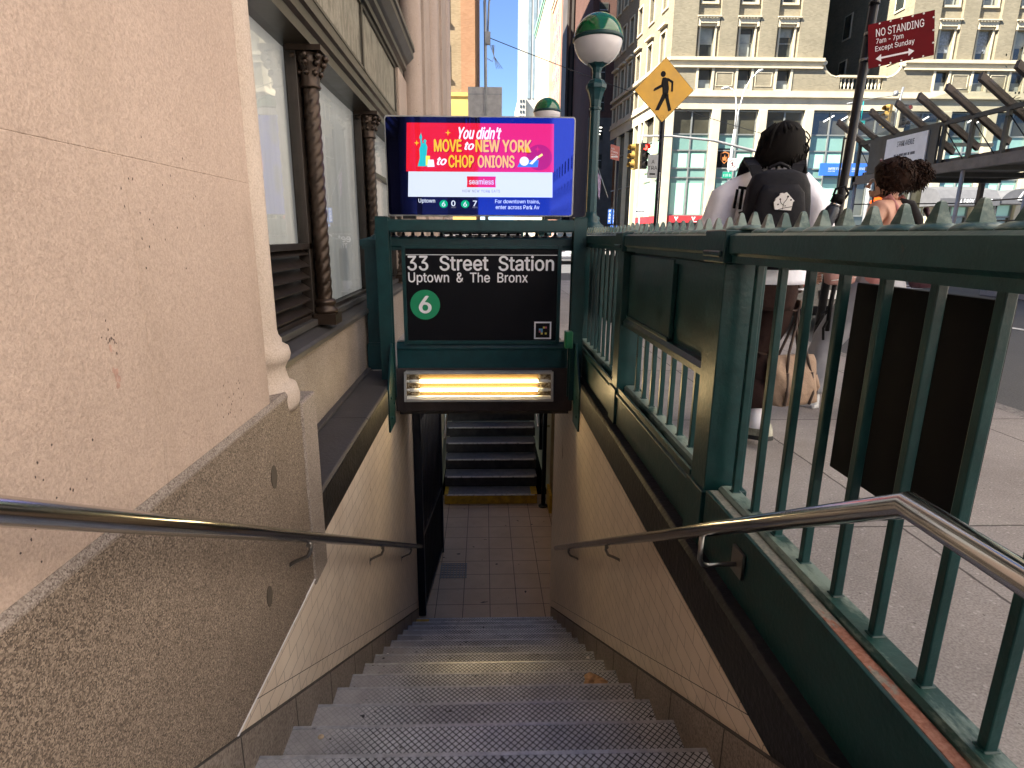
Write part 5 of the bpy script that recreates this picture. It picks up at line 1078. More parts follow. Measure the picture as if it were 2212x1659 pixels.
# ---------------------------------------------------------------- buildings farther off
def simple_building(name, label, x0,x1,y0,y1,h, mat, faces, win_w=1.1, win_h=1.7, px=3.0, pz=3.6, z0=4.0, trim=None, cat='building', limit=60):
    t = thing(name,label,cat,((x0+x1)/2,(y0+y1)/2,0)); L = (-(x0+x1)/2,-(y0+y1)/2,0)
    b = MB(); b.box(x0,x1,y0,y1,-0.1,h); b.build('wall',mat,t).location = L
    b = MB(); b.box(x0-0.4,x1+0.4,y0-0.4,y1+0.4,h,h+0.9); b.box(x0-0.2,x1+0.2,y0-0.2,y1+0.2,h-0.8,h-0.002); b.build('cornice',trim or mat,t).location = L
    n = 0
    for fc in faces:
        a0,a1 = (x0,x1) if fc in 'fb' else (y0,y1); m = int((a1-a0-1.0)/px)
        off = (a1-a0-(m-1)*px)/2
        for j in range(int((h-z0-1)/pz)):
            for i in range(m):
                if n >= limit: break
                c_ = a0+off+px*i; z = z0+pz*j; n += 1
                def bx(u0,u1,d0,d1,za,zb):
                    b = MB()
                    if fc == 'f': b.box(c_+u0,c_+u1,y0-d1,y0-d0,za,zb)
                    elif fc == 'b': b.box(c_+u0,c_+u1,y1+d0,y1+d1,za,zb)
                    elif fc == 'l': b.box(x0-d1,x0-d0,c_+u0,c_+u1,za,zb)
                    else: b.box(x1+d0,x1+d1,c_+u0,c_+u1,za,zb)
                    return b
                q = bx(-win_w/2-0.1,win_w/2+0.1,-0.05,0.06,z-0.12,z+win_h+0.1).build('window',trim or M['palestone'],t); q.location = L
                bx(-win_w/2,win_w/2,0.061,0.07,z,z+win_h).build('pane',M['darkglass'],q); bx(-win_w/2,win_w/2,0.0705,0.09,z+win_h*0.48,z+win_h*0.53).build('sash',M['mullion'],q)
    return t
M['orange'] = brick_facade('orange_brick',(0.36,0.18,0.09),(0.42,0.22,0.115),(0.33,0.20,0.115)); M['buff'] = brick_facade('buff_brick',(0.31,0.22,0.12),(0.38,0.28,0.16),(0.31,0.23,0.14)); M['ochre'] = plain('ochre_stone',(0.62,0.40,0.10),0.8,0,0.12,1)
ob = thing('orange_building','orange and buff brick building across the avenue at the left','building',(-10,47,0))
def po(a): a.location = (10,-47,0); return a
b = MB(); b.box(-30,-1.62,46.5,100,0,48); po(b.build('wall',M['buff'],ob))
b = MB(); b.box(-1.62,-0.62,46.46,100,0,48.2); po(b.build('corner_strip',M['orange'],ob))
b = MB(); b.box(-30,-0.60,46.38,46.5,0,11.0); b.box(-30,-0.55,46.3,46.5,11.0,11.25); po(b.build('stone_base',M['ochre'],ob))
for q in range(4):
    for j in range(9):
        x = -3.1-3.1*q; z = 12.4+3.6*j
        b = MB(); b.box(x-0.62,x+0.62,46.42,46.5,z-0.12,z+2.1); b.box(x-0.72,x+0.72,46.34,46.5,z-0.3,z-0.121); w = po(b.build('window',M['palestone'],ob)); b = MB(); b.box(x-0.5,x+0.5,46.41,46.419,z,z+1.95); b.build('pane',M['darkglass'],w); b = MB(); b.box(x-0.5,x+0.5,46.39,46.409,z+0.92,z+1.0); b.build('sash',M['mullion'],w)
M['brown'] = brick_facade('brown_brick',(0.115,0.055,0.042),(0.15,0.075,0.056),(0.12,0.08,0.065)); M['darkbr'] = plain('shaded_brown',(0.075,0.062,0.052),0.8,0,0.25,0.5)  # the second brown has the street's shadow put into its colour
bt = thing('brown_building','dark brown brick building standing behind the corner building','building',(17,90,0))
def pbt(a): a.location = (-17,-90,0); return a
b = MB(); b.box(14.0,30,84,100,0,62); pbt(b.build('wall',M['brown'],bt))
b = MB(); b.box(13.9,30.1,83.85,84.0,0,16.5); pbt(b.build('stone_base',plain('dark_base_stone',(0.13,0.12,0.105),0.8,0,0.3,0.7),bt))  # even dark grey base with mild random variation
for q in range(3):
    for j in range(13):
        x = 15.35+2.9*q; z = 10.2+3.62*j
        b = MB(); b.box(x-0.6,x+0.6,83.80 if z < 15.5 else 83.9,84.0,z-0.15,z+1.8); w = pbt(b.build('window',M['darkbr'],bt)); yw = 83.79 if z < 15.5 else 83.89
        b = MB(); b.box(x-0.52,x+0.52,yw,yw+0.009,z,z+1.65); b.build('pane',M['darkglass'],w); b = MB(); b.box(x-0.5,x+0.5,yw-0.02,yw-0.001,z+0.9,z+1.0); b.build('sash',M['galv'],w)
        if j == 1 and q == 0:
            b = MB(); [b.box(x-0.45,x+0.4-0.1*i,yw-0.03,yw-0.021,z+1.4-0.42*i,z+1.5-0.42*i) for i in range(3)]; b.build('lit_strip',M['strip'],w)
t = thing('dark_tower','tall shade-darkened brown tower with vertical ribs beyond the brown building','building',(15,105,0))
b = MB(); b.box(12.8,20,100.6,106,0,75)

for i in range(7): b.box(12.8+0.7*i,13.1+0.7*i,100.3,100.6,0,75)
b.build('wall',M['darkbr'],t).location = (-15,-105,0)
for i in range(6):
    b = MB(); b.box(13.15+0.7*i,13.45+0.7*i,100.5,100.59,4,72); b.build('window_strip',M['darkglass'],t).location = (-15,-105,0)
M['sunstone'] = plain('sunlit_stone',(0.55,0.44,0.29),0.85,0,0.2,0.6); M['verd'] = plain('verdigris',(0.22,0.36,0.26),0.7,0,0.2,0.8); M['pinkst'] = plain('pink_brick',(0.50,0.24,0.16),0.85,0,0.2,0.5)
simple_building('street_building','pinkish brick building in sun down the street',14.2,30,120,134,46,M['pinkst'],'l',1.1,1.9,2.6,3.6,5,M['sunstone'])
t = simple_building('street_building','sunlit stone building with green metal cornice down the street',13.6,30,134.5,170,52,M['sunstone'],'l',1.2,2.0,3.2,3.8,5,M['verd'])
simple_building('street_building','low grey block at the foot of the pale tower',24,30,210,225,38,plain('grey_block',(0.22,0.22,0.22),0.8,0,0.2,0.6),'f',1,1.6,2.6,4)
M['tower'] = plain('tower_stone',(0.50,0.46,0.38),0.85,0,0.08,0.1); M['towerwin'] = brick_facade('tower_windows',(0.20,0.25,0.27),(0.27,0.33,0.35),(0.12,0.12,0.12),1.9,4.0,'x',0.2)
t = thing('pale_tower','very tall pale stone skyscraper rising far down the street','skyscraper',(48,540,0)); L = (-48,-540,0)
b = MB(); b.box(30,66,520,570,0,330); b.box(28,34,515,575,0,110); b.box(34,60,512,575,0,95); b.box(38,60,535,560,330,360); b.build('wall',M['tower'],t).location = L
for i in range(7):
    b = MB(); b.box(35.3+4.1*i,37.9+4.1*i,519.6,519.99,110,322); b.build('window_strip',M['towerwin'],t).location = L
for i in range(5):
    b = MB(); b.box(29.65,29.99,524+9*i,530+9*i,110,322); b.build('window_strip',M['towerwin'],t).location = L
for j in range(11):
    for i in range(2):
        b = MB(); b.box(29.4+2.2*i,30.6+2.2*i,514.7,514.99,66+4*j,68+4*j); b.build('window',M['darkglass'],t).location = L
# rows of houses outside the frame shaped to bounce sunlight and to show in glass
simple_building('avenue_building','tall pale brick building opposite the stairs, out of frame and made pale to bounce sunlight',16.2,40,-140,11.5,34,plain('pale_facade',(0.74,0.68,0.62),0.85,0,0.08,0.8),'l',1.3,2.1,4.5,4.2,5,M['palestone'],limit=90)
simple_building('avenue_building','brick building behind the viewer on the near side of the street',-24,-0.8,-75,-4.0,12,plain('dull_brick',(0.22,0.13,0.09),0.85,0,0.15,0.8),'r',1.3,2.1,6.5,4.2,5,M['palestone'],limit=60)
# ---------------------------------------------------------------- scaffold canopy over the far pavement
sh = thing('pavement_shed','dark steel scaffold shed with glazed sloping arms over the far pavement','scaffold',(11.5,15,0))
def ps(a): a.location = (-11.5,-15,0); return a
M['shed'] = plain('shed_steel',(0.055,0.058,0.055),0.6,0.2,0.3,4,0.2,30); M['shedbrown'] = plain('shed_brown',(0.075,0.058,0.048),0.65,0.1,0.35,5,0.3,30); M['plexi'] = glass('plexiglass',(0.72,0.75,0.72),0.10,0.08)
b = MB(); b.box(11.42,11.58,5,18.9,2.78,3.02); b.box(11.42,15.6,18.74,18.9,2.86,3.02); b.box(15.3,15.5,5,18.9,2.86,3.02); ps(b.build('lower_beam',plain('shed_fascia',(0.13,0.115,0.10),0.6,0.1,0.3,4,0.2,30),sh))
b = MB(); b.box(11.46,11.55,5,18.9,3.92,4.02); b.box(11.46,15.6,18.8,18.88,3.92,4.02); ps(b.build('upper_beam',M['shed'],sh))
b = MB(); b.box(11.60,15.3,5,18.7,3.03,3.12); ps(b.build('deck',M['shedbrown'],sh))
for i in range(8):
    b = MB(); b.box(11.6,15.3,6+1.7*i,6.12+1.7*i,2.78,2.90); ps(b.build('joist',M['shed'],sh))
ya = [18.85,18.2,17.3,16.25,15.45,14.55,13.6,12.7,11.7,10.6,9.5]
for y in ya:
    b = MB(); dz, dx = 1.07, -1.58; b.hexa([(10.68,y-0.05,4.52),(10.68,y+0.05,4.52),(12.42,y+0.05,3.33),(12.42,y-0.05,3.33)],[(10.72,y-0.05,4.66),(10.72,y+0.05,4.66),(12.46,y+0.05,3.47),(12.46,y-0.05,3.47)]); ps(b.build('arm',M['shedbrown'],sh))
for q,y in enumerate(ya):
    if q % 2 == 0 or q in (3,5): 
        b = MB(); b.box(11.46,11.54,y-0.04,y+0.04,3.02,3.92); ps(b.build('parapet_post',M['shed'],sh))
        b = MB(); b.tube([(11.5,y,3.85),(11.5,y-0.75,3.05)],0.012,5); ps(b.build('stay',M['black_metal'],sh))
for a,c_ in zip(ya,ya[1:]):
    b = MB(); b.quad((10.82,a-0.06,4.48),(12.3,a-0.06,3.47),(12.3,c_+0.06,3.47),(10.82,c_+0.06,4.48)); ps(b.build('glazing',M['plexi'],sh,fix=False))
b = MB(); b.box(11.40,11.455,15.5,18.2,3.025,3.92); ps(b.build('sign_backing',M['shed'],sh))
for x,y in ((11.5,18.82),(11.5,14.6),(11.5,12.75),(11.5,10.6),(11.5,8.5)):
    b = MB(); b.tube([(x,y,0),(x,y,2.86)],0.048,10); b.box(x-0.11,x+0.11,y-0.11,y+0.11,0,0.02); ps(b.build('column',M['galv'],sh))
for x,y in ((15.4,18.7),(15.4,16.4),(15.4,14.0),(15.4,11.6)):
    b = MB(); b.box(x-0.06,x+0.06,y-0.06,y+0.06,0,2.86); ps(b.build('column',M['shedbrown'],sh))
b = MB(); 
for z in (1.1,1.7,2.3): b.tube([(15.35,11.6,z),(15.35,18.7,z)],0.022,6)
b.tube([(11.5,18.82,1.55),(15.4,18.7,1.62)],0.022,6); b.tube([(15.4,16.4,0.8),(15.4,14.0,2.5)],0.02,6); b.tube([(11.5,18.82,2.2),(15.4,18.7,2.25)],0.02,6); ps(b.build('cross_brace',M['shedbrown'],sh))
b = MB(); b.box(9.7,9.74,18.6,18.64,3.0,4.3)
b = MB(); b.box(10.95,10.99,18.84,18.88,2.7,4.1); b.box(11.42,11.46,18.84,18.9,2.7,2.86); b.box(10.95,11.45,18.84,18.88,2.62,2.70); b.box(10.95,11.45,18.84,18.88,4.1,4.15); ps(b.build('end_frame',M['shed'],sh))
nt_ = thing('notice_board','white notice board lettered 3 PARK AVENUE on the shed front','notice',(11.39,16.6,3.45))
b = MB(); b.box(11.365,11.398,15.82,17.42,3.06,3.87); b.build('board',M['white'],nt_).location = (-11.39,-16.6,-3.45)
text('3 PARK AVENUE','lettering',plain('notice_ink',(0.03,0.03,0.035),0.6),nt_,(-0.026,0.02,0.16),(0,-1,0),(0,0,1),width=0.66,height=0.14,bold=0.02,align='CENTER')
b = MB()
for i,(a,c_) in enumerate(((0.42,0.34),(0.30,0.26),(0.22,0.05),(0.03,-0.10),(-0.13,-0.20),(-0.23,-0.40))): b.box(-0.0275,-0.0262,a,c_,-0.10,-0.03)
for i in range(2): b.box(-0.0275,-0.0262,0.75,0.45,-0.30+0.035*i,-0.28+0.035*i)
b.build('small_print',plain('notice_grey',(0.12,0.12,0.13),0.6),nt_)
vn = thing('trailing_plant','dark green plant trailing over the shed arms at the upper right','plant',(11.0,12.2,4.4))
M['leafg'] = plain('dark_leaf',(0.018,0.040,0.018),0.5,0,0.5,20)
b = MB(); rnd = random.Random(3)
for cx,cy,cz,n,sx,sz in ((10.8,12.0,4.72,220,0.25,0.14),(11.6,12.9,4.05,150,0.35,0.10),(11.9,13.4,3.85,90,0.22,0.08)):
    for i in range(n):
        c_ = Vector((rnd.gauss(cx,sx),rnd.gauss(cy,0.35),rnd.gauss(cz,sz))); d = Vector((rnd.uniform(-1,1),rnd.uniform(-1,1),rnd.uniform(-0.6,0.8))).normalized(); u = d.cross(Vector((0,0,1))).normalized()
        l_ = rnd.uniform(0.05,0.11); b.quad(c_,c_+d*l_*0.5+u*l_*0.22,c_+d*l_,c_+d*l_*0.5-u*l_*0.22)
for i in range(10): b.tube([(10.7+0.12*i,12.0+0.15*i,4.74-0.09*i),(10.8+0.14*i,12.2+0.12*i,4.60-0.08*i),(11.0+0.14*i,12.1+0.15*i,4.45-0.08*i)],0.006,4)
o = b.build('foliage',M['leafg'],vn,fix=False); o.location = (-11.0,-12.2,-4.4)
# ---------------------------------------------------------------- signals, lamps and signs across the road
M['sigyellow'] = plain('signal_yellow',(0.32,0.20,0.045),0.5,0,0.2,6); M['redlens'] = emit('red_lens',(1.0,0.03,0.02),3.0,(0.3,0.01,0.01)); M['offlens'] = plain('dark_lens',(0.03,0.03,0.025),0.2,0,0.2,9)
def signal(par, x, y, z, face, lit, housing):
    # three stacked sections with visors; face: unit vector (x,y) the lenses point to
    f = Vector((face[0],face[1],0)); u = Vector((-face[1],face[0],0)); C_ = Vector((x,y,z))
    sg_ = MB(); P = lambda a,d,h: C_+u*a+f*d+Vector((0,0,h))
    for k_ in range(3):
        h0 = -0.16-0.34*k_+0.34; sg_.hexa([P(-0.13,-0.1,h0-0.16),P(0.13,-0.1,h0-0.16),P(0.13,0.08,h0-0.16),P(-0.13,0.08,h0-0.16)],[P(-0.13,-0.1,h0+0.17),P(0.13,-0.1,h0+0.17),P(0.13,0.08,h0+0.17),P(-0.13,0.08,h0+0.17)])
        arc = [(0.125*math.cos(R(a)),0.125*math.sin(R(a))) for a in range(-30,211,30)]
        for i in range(len(arc)-1):
            p,q = arc[i],arc[i+1]; sg_.quad(P(p[0],0.08,h0+p[1]),P(q[0],0.08,h0+q[1]),P(q[0],0.30,h0+q[1]*0.95),P(p[0],0.30,h0+p[1]*0.95))
    s = sg_.build('signal_head',housing,par); s.location = -Vector(par.location)
    for k_ in range(3):
        h0 = -0.16-0.34*k_+0.34; b = MB(); b.hexa([P(0.105*math.cos(R(a)),0.082,h0+0.105*math.sin(R(a))) for a in range(0,360,24)],[P(0.07*math.cos(R(a)),0.11,h0+0.07*math.sin(R(a))) for a in range(0,360,24)])
        b.build('red_lens' if (lit and k_ == 0) else 'lens',M['redlens'] if (lit and k_ == 0) else M['offlens'],s)
ts = thing('traffic_signal','traffic lights hanging from a long curved mast arm, showing red','traffic light',(13.6,26,0))
b = MB(); b.tube([(0,0,0),(0,0,4.4)],[0.11,0.09],10); b.tube([(0,0,4.2),(-2.2,0,4.70),(-4.0,0,5.10),(-5.8,0,5.26),(-7.05,0,5.25)],[0.07,0.06,0.05,0.045,0.04],8); b.tube([(-7.0,0,5.25),(-7.0,0,4.95)],0.03,6); b.tube([(-7.3,0,4.96),(-6.85,0,4.96)],0.02,6); b.build('mast',M['galv'],ts)
signal(ts,6.32,26.0,4.60,(-0.92,-0.39),False,M['sigyellow']); signal(ts,6.70,25.95,4.62,(0.25,-0.97),True,M['black_metal'])
ts2 = thing('traffic_signal','traffic light on a slim mast with a teal street sign behind the shed','traffic light',(19.75,30,0))
b = MB(); b.tube([(0,0,0),(0.05,0,7.0),(0.22,0,8.15)],[0.10,0.07,0.05],8); b.tube([(0.18,0,7.9),(-0.3,0,7.75),(-1.1,0,7.65),(-2.4,0,7.4)],0.02,5); b.lathe([(0.10,-0.1),(0.12,0),(0.10,0.12)],(-0.1,0,7.85),8); b.build('mast',M['grey_metal'],ts2)
signal(ts2,19.35,29.9,7.0,(-0.95,-0.3),False,M['sigyellow']); signal(ts2,20.15,29.9,7.0,(0.2,-0.98),True,M['black_metal'])
b = MB(); b.box(-1.85,-1.40,-0.02,0.0,6.35,6.65); b.tube([(-1.6,0,6.65),(-1.6,0,7.5)],0.02,5); b.build('street_sign',plain('teal_sign',(0.0,0.30,0.30),0.5),ts2)
text('33 St','lettering',M['white'],ts2,(-1.80,-0.021,6.44),(1,0,0),(0,0,1),width=0.34,height=0.12)
sl = thing('street_lamp','slender white street lamp with two curved arms across the road','street lamp',(12.05,30,0))
M['lampw'] = plain('lamp_white',(0.60,0.60,0.58),0.4,0.1,0.08,4)
b = MB(); b.tube([(-0.15,0,0),(-0.03,0,5.2),(0.02,0,6.2)],[0.09,0.07,0.065],10); b.tube([(0.0,0,6.1),(0.0,0,7.0),(-0.08,0,7.6),(-0.25,0,7.95),(-0.5,0,8.05)],0.035,8); b.tube([(0.06,0,6.1),(0.10,0,7.0),(0.28,0,7.9),(0.55,0,8.45),(0.80,0,8.68)],0.030,8); b.build('pole',M['lampw'],sl)
b = MB(); b.loft([((-0.45,0,8.05),0.02,0.05,0),((-0.62,0,8.03),0.09,0.09,0),((-0.80,0,7.98),0.02,0.06,0)],10); b.tube([(-0.45,0,8.06),(-0.62,0,8.03),(-0.80,0,7.99)],[0.04,0.075,0.04],8); b.build('lamp_head',M['lampw'],sl); b = MB(); b.tube([(0.76,0,8.66),(0.92,0,8.78),(1.08,0,8.84)],[0.04,0.07,0.035],8); b.build('lamp_head',M['lampw'],sl)
def no_walk(par, loc, w, U, face_y=-1):
    s = MB(); x,y,z = loc; s.box(x-w/2,x+w/2,y,y+0.02,z-w*0.62,z+w*0.62); s.build('sign_panel',M['white'],par)
    b = MB(); n = 28
    for i in range(n):
        a0,a1 = 2*math.pi*i/n,2*math.pi*(i+1)/n; q = [(x+r*math.cos(a),z+r*math.sin(a)) for r,a in ((w*0.44,a0),(w*0.44,a1),(w*0.38,a1),(w*0.38,a0))]; b.hexa([(p[0],y-0.002,p[1]) for p in q],[(p[0],y-0.0005,p[1]) for p in q])
    q = [(x-0.29*w,z+0.25*w),(x-0.25*w,z+0.29*w),(x+0.29*w,z-0.25*w),(x+0.25*w,z-0.29*w)]; b.hexa([(p[0],y-0.005,p[1]) for p in q],[(p[0],y-0.0035,p[1]) for p in q]); b.build('ring',plain('ring_red',(0.35,0.03,0.02),0.5),par); man(par,M['black'],(x,z),w*0.66,y-0.0028)
no_walk(sl,(0.0,-0.12,4.62),0.44,None)
b = MB(); b.box(-0.42,0.02,-0.11,-0.09,3.98,4.26); b.build('street_sign',plain('green_sign',(0.0,0.28,0.17),0.5),sl); text('E 33 St','lettering',M['white'],sl,(-0.38,-0.112,4.06),(1,0,0),(0,0,1),width=0.36,height=0.11)
t = thing('no_walking_sign','square sign with a crossed walking figure at the shed end','road sign',(11.95,18.5,3.0)); no_walk(t,(0.0,0,0.62),0.42,None)
b = MB(); b.box(-0.42,0.0,-0.02,0.0,-0.05,0.12); b.box(-0.42,0.05,-0.02,0.0,0.15,0.28); b.build('plate',M['grey_metal'],t); b = MB(); b.tube([(0.0,0.05,-3.0),(0.0,0.05,1.0)],0.03,8); b.build('post',M['shed'],t)
t = thing('parking_sign','faded red parking sign on a dark pole beyond the railing','road sign',(4.33,20,0))
b = MB(); b.tube([(0,0,0),(0.0,0,3.7)],0.05,8); b.build('pole',M['black_metal'],t); b = MB(); b.hexa([(-0.27,-0.06,3.62),(0.02,-0.07,3.55),(0.02,-0.06,3.55),(-0.27,-0.05,3.62)],[(-0.27,-0.06,4.06),(0.02,-0.07,3.98),(0.02,-0.06,3.98),(-0.27,-0.05,4.06)]); b.build('panel',plain('faded_red',(0.42,0.12,0.09),0.5,0,0.1,6),t)
for i,(s,w) in enumerate((('NO',0.10),('STANDING',0.22),('ANYTIME',0.20))): text(s,'lettering',M['white'],t,(-0.25,-0.072,3.91-0.09*i),(1,0,-0.24),(0,0,1),width=w,height=0.05)
b = MB(); b.box(-0.25,-0.03,-0.0735,-0.0715,3.66,3.69); b.build('arrow',M['white'],t)
t = thing('garage_sign','stacked blue PARK signs on a post down the side street','sign',(10.6,52,0))
b = MB(); b.tube([(0.35,0,0),(0.35,0,3.6)],0.05,8); b.build('post',M['black_metal'],t)
for x in (0.0,0.42):
    b = MB(); b.box(x,x+0.30,-0.08,-0.05,2.25,3.45); b.build('panel',M['bluesign'],t)
    for i,ch in enumerate('PARK'): text(ch,'lettering',M['white'],t,(x+0.15,-0.081,3.18-0.27*i),(1,0,0),(0,0,1),height=0.19,align='CENTER',bold=0.02)
b = MB(); b.box(0.25,0.85,-0.08,-0.05,1.75,2.1); b.build('panel',M['bluesign'],t); text('24H','lettering',M['white'],t,(0.32,-0.081,1.82),(1,0,0),(0,0,1),height=0.18)
t = thing('one_way_sign','small white arrow sign on a pale post in front of the shop corner','road sign',(9.75,38,0))
b = MB(); b.tube([(0,0,0),(0,0,3.2)],0.05,8); b.build('post',M['lampw'],t); b = MB(); b.box(-0.36,0.36,-0.08,-0.06,2.60,2.86); b.box(-0.12,0.12,-0.08,-0.06,2.92,3.2); b.build('panel',M['white'],t)
b = MB(); b.prism([(-0.30,2.73),(-0.18,2.80),(-0.18,2.755),(0.30,2.755),(0.30,2.705),(-0.18,2.705),(-0.18,2.66)],'y',-0.083,-0.0805); b.build('arrow',M['black'],t)
t = thing('works_sign','bright orange diamond roadworks sign behind the woman','road sign',(15.65,24,0))
b = MB(); b.tube([(0,0.05,0),(0,0.05,2.4)],0.03,6); b.build('post',M['black_metal'],t); b = MB(); b.prism([(0.30,2.55),(0,2.97),(-0.30,2.55),(0,2.13)],'y',-0.01,0.01); b.build('panel',emit('glowing_orange',(1,0.10,0.01),0.35,(0.85,0.10,0.01)),t)  # panel given a glow of its own; the sign is no lamp
t = thing('signal_post','grey post with a black pedestrian signal box beside the orange sign','signal post',(14.0,22,0))
b = MB(); b.tube([(0.0,0,0),(-0.05,0,4.6)],0.08,10); b.build('post',M['galv'],t); b = MB(); b.box(-0.02,0.30,-0.2,0.0,1.9,2.35); b.box(0.30,0.36,-0.2,-0.05,1.95,2.3); b.build('signal_box',M['black_metal'],t)
t = thing('flag','small striped flag on a slanting pole down the side street','flag',(9.55,52,4.0))
b = MB(); b.tube([(1.0,0,0.4),(0,0,2.9)],0.03,6); b.build('pole',M['galv'],t)
b = MB(); 
for i in range(6): b.quad((0.05+0.02*i,0,2.4-0.3*i),(0.35-0.01*i,0.05*(i%2),2.0-0.3*i),(0.33-0.01*i,0.05*((i+1)%2),1.7-0.3*i),(0.04+0.02*i,0,2.1-0.3*i))
o = b.build('cloth',plain('flag_cloth',(0.30,0.20,0.30),0.8,0,0.6,5),t,fix=False); q = o.modifiers.new('s','SOLIDIFY'); q.thickness = 0.01
# ---------------------------------------------------------------- vehicles
M['tyre'] = plain('tyre',(0.015,0.015,0.016),0.8,0,0.2,10); M['carglass'] = plain('car_glass',(0.02,0.025,0.028),0.05,0,0.2,2,0,5,0.8); M['taillight'] = plain('tail_light',(0.35,0.01,0.01),0.2,0,0.1,5); M['headlight'] = plain('head_light',(0.6,0.62,0.62),0.1,0.3,0.1,5)
def car(name, label, cat, loc, rz, col, L=4.6, W=1.8, H=1.45, boxy=False):
    # built along +X (front), ground at z=0
    t = thing(name,label,cat,loc,rz); body = plain('paint_'+name,col,0.22,0.1,0.06,2,0,5,0.6)
    if boxy: low = [(-L/2,0.35),(-L/2+0.05,0.95),(L/2-1.0,1.05),(L/2-0.15,0.90),(L/2,0.55),(L/2-0.05,0.28),(-L/2+0.05,0.28)]; cab = [(-L/2+0.08,0.97),(-L/2+0.35,H-0.1),(-L/2+0.7,H),(L/2-1.9,H),(L/2-1.55,H-0.08),(L/2-0.95,1.02)]
    else: low = [(-L/2,0.40),(-L/2+0.08,0.88),(-L/2+0.9,0.93),(L/2-1.3,0.92),(L/2-0.25,0.74),(L/2,0.50),(L/2-0.06,0.25),(-L/2+0.06,0.25)]; cab = [(-L/2+0.55,0.92),(-L/2+1.15,H-0.05),(-L/2+1.6,H),(L/2-2.3,H-0.01),(L/2-1.95,H-0.08),(L/2-1.15,0.92)]
    b = MB(); b.prism(low,'y',-W/2,W/2); b.build('body',body,t,bevel=0.07,seg=3)
    b = MB(); n = len(cab); zmax = H
    ins = lambda p: W/2-0.06-0.16*(p[1]-0.9)/(H-0.9)
    b.hexa([(p[0],-ins(p),p[1]) for p in cab],[(p[0],ins(p),p[1]) for p in cab]); b.build('cabin',M['carglass'],t,bevel=0.03)
    b = MB(); q = [p for p in cab if p[1] > H-0.12]; x0,x1 = q[0][0]+0.05,q[-1][0]-0.02
    b.box(x0,x1,-W/2+0.20,W/2-0.20,H-0.03,H+0.02)
    for s in (-1,1):
        for a,c_ in ((cab[0],cab[1]),(cab[-1],cab[-2])): b.tube([(a[0],s*(ins(a)+0.005),a[1]),(c_[0],s*(ins(c_)+0.005),c_[1]-0.01)],0.035,6)
        xm = (cab[0][0]+cab[-1][0])/2; b.tube([(xm,s*(W/2-0.055),0.93),(xm,s*(W/2-0.2),H-0.02)],0.03,6); b.tube([(x0,s*(W/2-0.205),H-0.02),(x1,s*(W/2-0.205),H-0.02)],0.035,6)
    b.build('roof',body,t,bevel=0.02)
    for x in (-L/2+0.85,L/2-0.9):
        for s in (-1,1):
            b = MB(); nb = len(b.v); b.lathe([(0.2,-0.1),(0.31,-0.1),(0.33,-0.07),(0.33,0.07),(0.31,0.1),(0.2,0.1)],(0,0,0),20); b.xf(Matrix.Translation((x,s*(W/2-0.09),0.33)) @ Matrix.Rotation(R(90),4,'X'),nb); w = b.build('wheel',M['tyre'],t)
            b = MB(); nb = len(b.v); b.lathe([(0.03,-0.105),(0.2,-0.105),(0.2,0.105),(0.03,0.105)],(0,0,0),14); b.xf(Matrix.Translation((x,s*(W/2-0.09),0.33)) @ Matrix.Rotation(R(90),4,'X'),nb); b.build('rim',M['steel_dull'],w)
    for s in (-1,1):
        b = MB(); b.box(-L/2-0.01,-L/2+0.12,s*(W/2-0.25)-0.17,s*(W/2-0.25)+0.17,0.66,0.84); b.build('tail_light',M['taillight'],t,bevel=0.02); b = MB(); b.box(L/2-0.32,L/2-0.08,s*(W/2-0.28)-0.18,s*(W/2-0.28)+0.18,0.58,0.72); b.build('headlight',M['headlight'],t,bevel=0.02)
        b = MB(); b.box(-L/2+0.9,L/2-1.0,s*(W/2+0.004)-0.008,s*(W/2+0.004)+0.008,0.56,0.60); b.box(-L/2+0.9,L/2-1.2,s*(W/2-0.03)-0.01,s*(W/2-0.03)+0.01,0.925,0.945); b.build('chrome_strip',M['steel'],t)
        b = MB(); b.box(L/2-1.75,L/2-1.55,s*(W/2+0.09)-0.10,s*(W/2+0.09)+0.06,0.93,1.06); b.build('mirror',body,t,bevel=0.03)
    b = MB(); b.box(-L/2-0.02,-L/2+0.02,-0.26,0.26,0.5,0.62); b.build('number_plate',M['white'],t); return t
RD = -0.135
car('parked_car','black parked car at the kerb seen between the railing bars','car',(4.95,10.4,RD),R(90),(0.010,0.010,0.012),4.6,1.8,1.38)
car('taxi','yellow taxi across the avenue seen low over the far spikes','taxi',(12.0,40.5,RD),R(90),(0.75,0.36,0.01),4.7,1.85,1.55)
car('white_van','tall white vehicle crossing the avenue behind the walking man','vehicle',(14.95,36,RD),R(180),(0.72,0.72,0.70),5.2,1.95,2.15,True)
car('silver_car','silver car with red tail lights glimpsed under the top beam','car',(4.3,31,RD),R(90),(0.42,0.42,0.44),4.6,1.8,1.5)
car('white_car','small white car far down the side street by the lamp base','car',(9.3,51,RD),R(90),(0.7,0.7,0.7),4.5,1.8,1.6,True)
car('dark_car','dark car waiting beyond the awning across the avenue','car',(27,38.5,RD),R(0),(0.03,0.03,0.035),4.7,1.85,1.6,True)
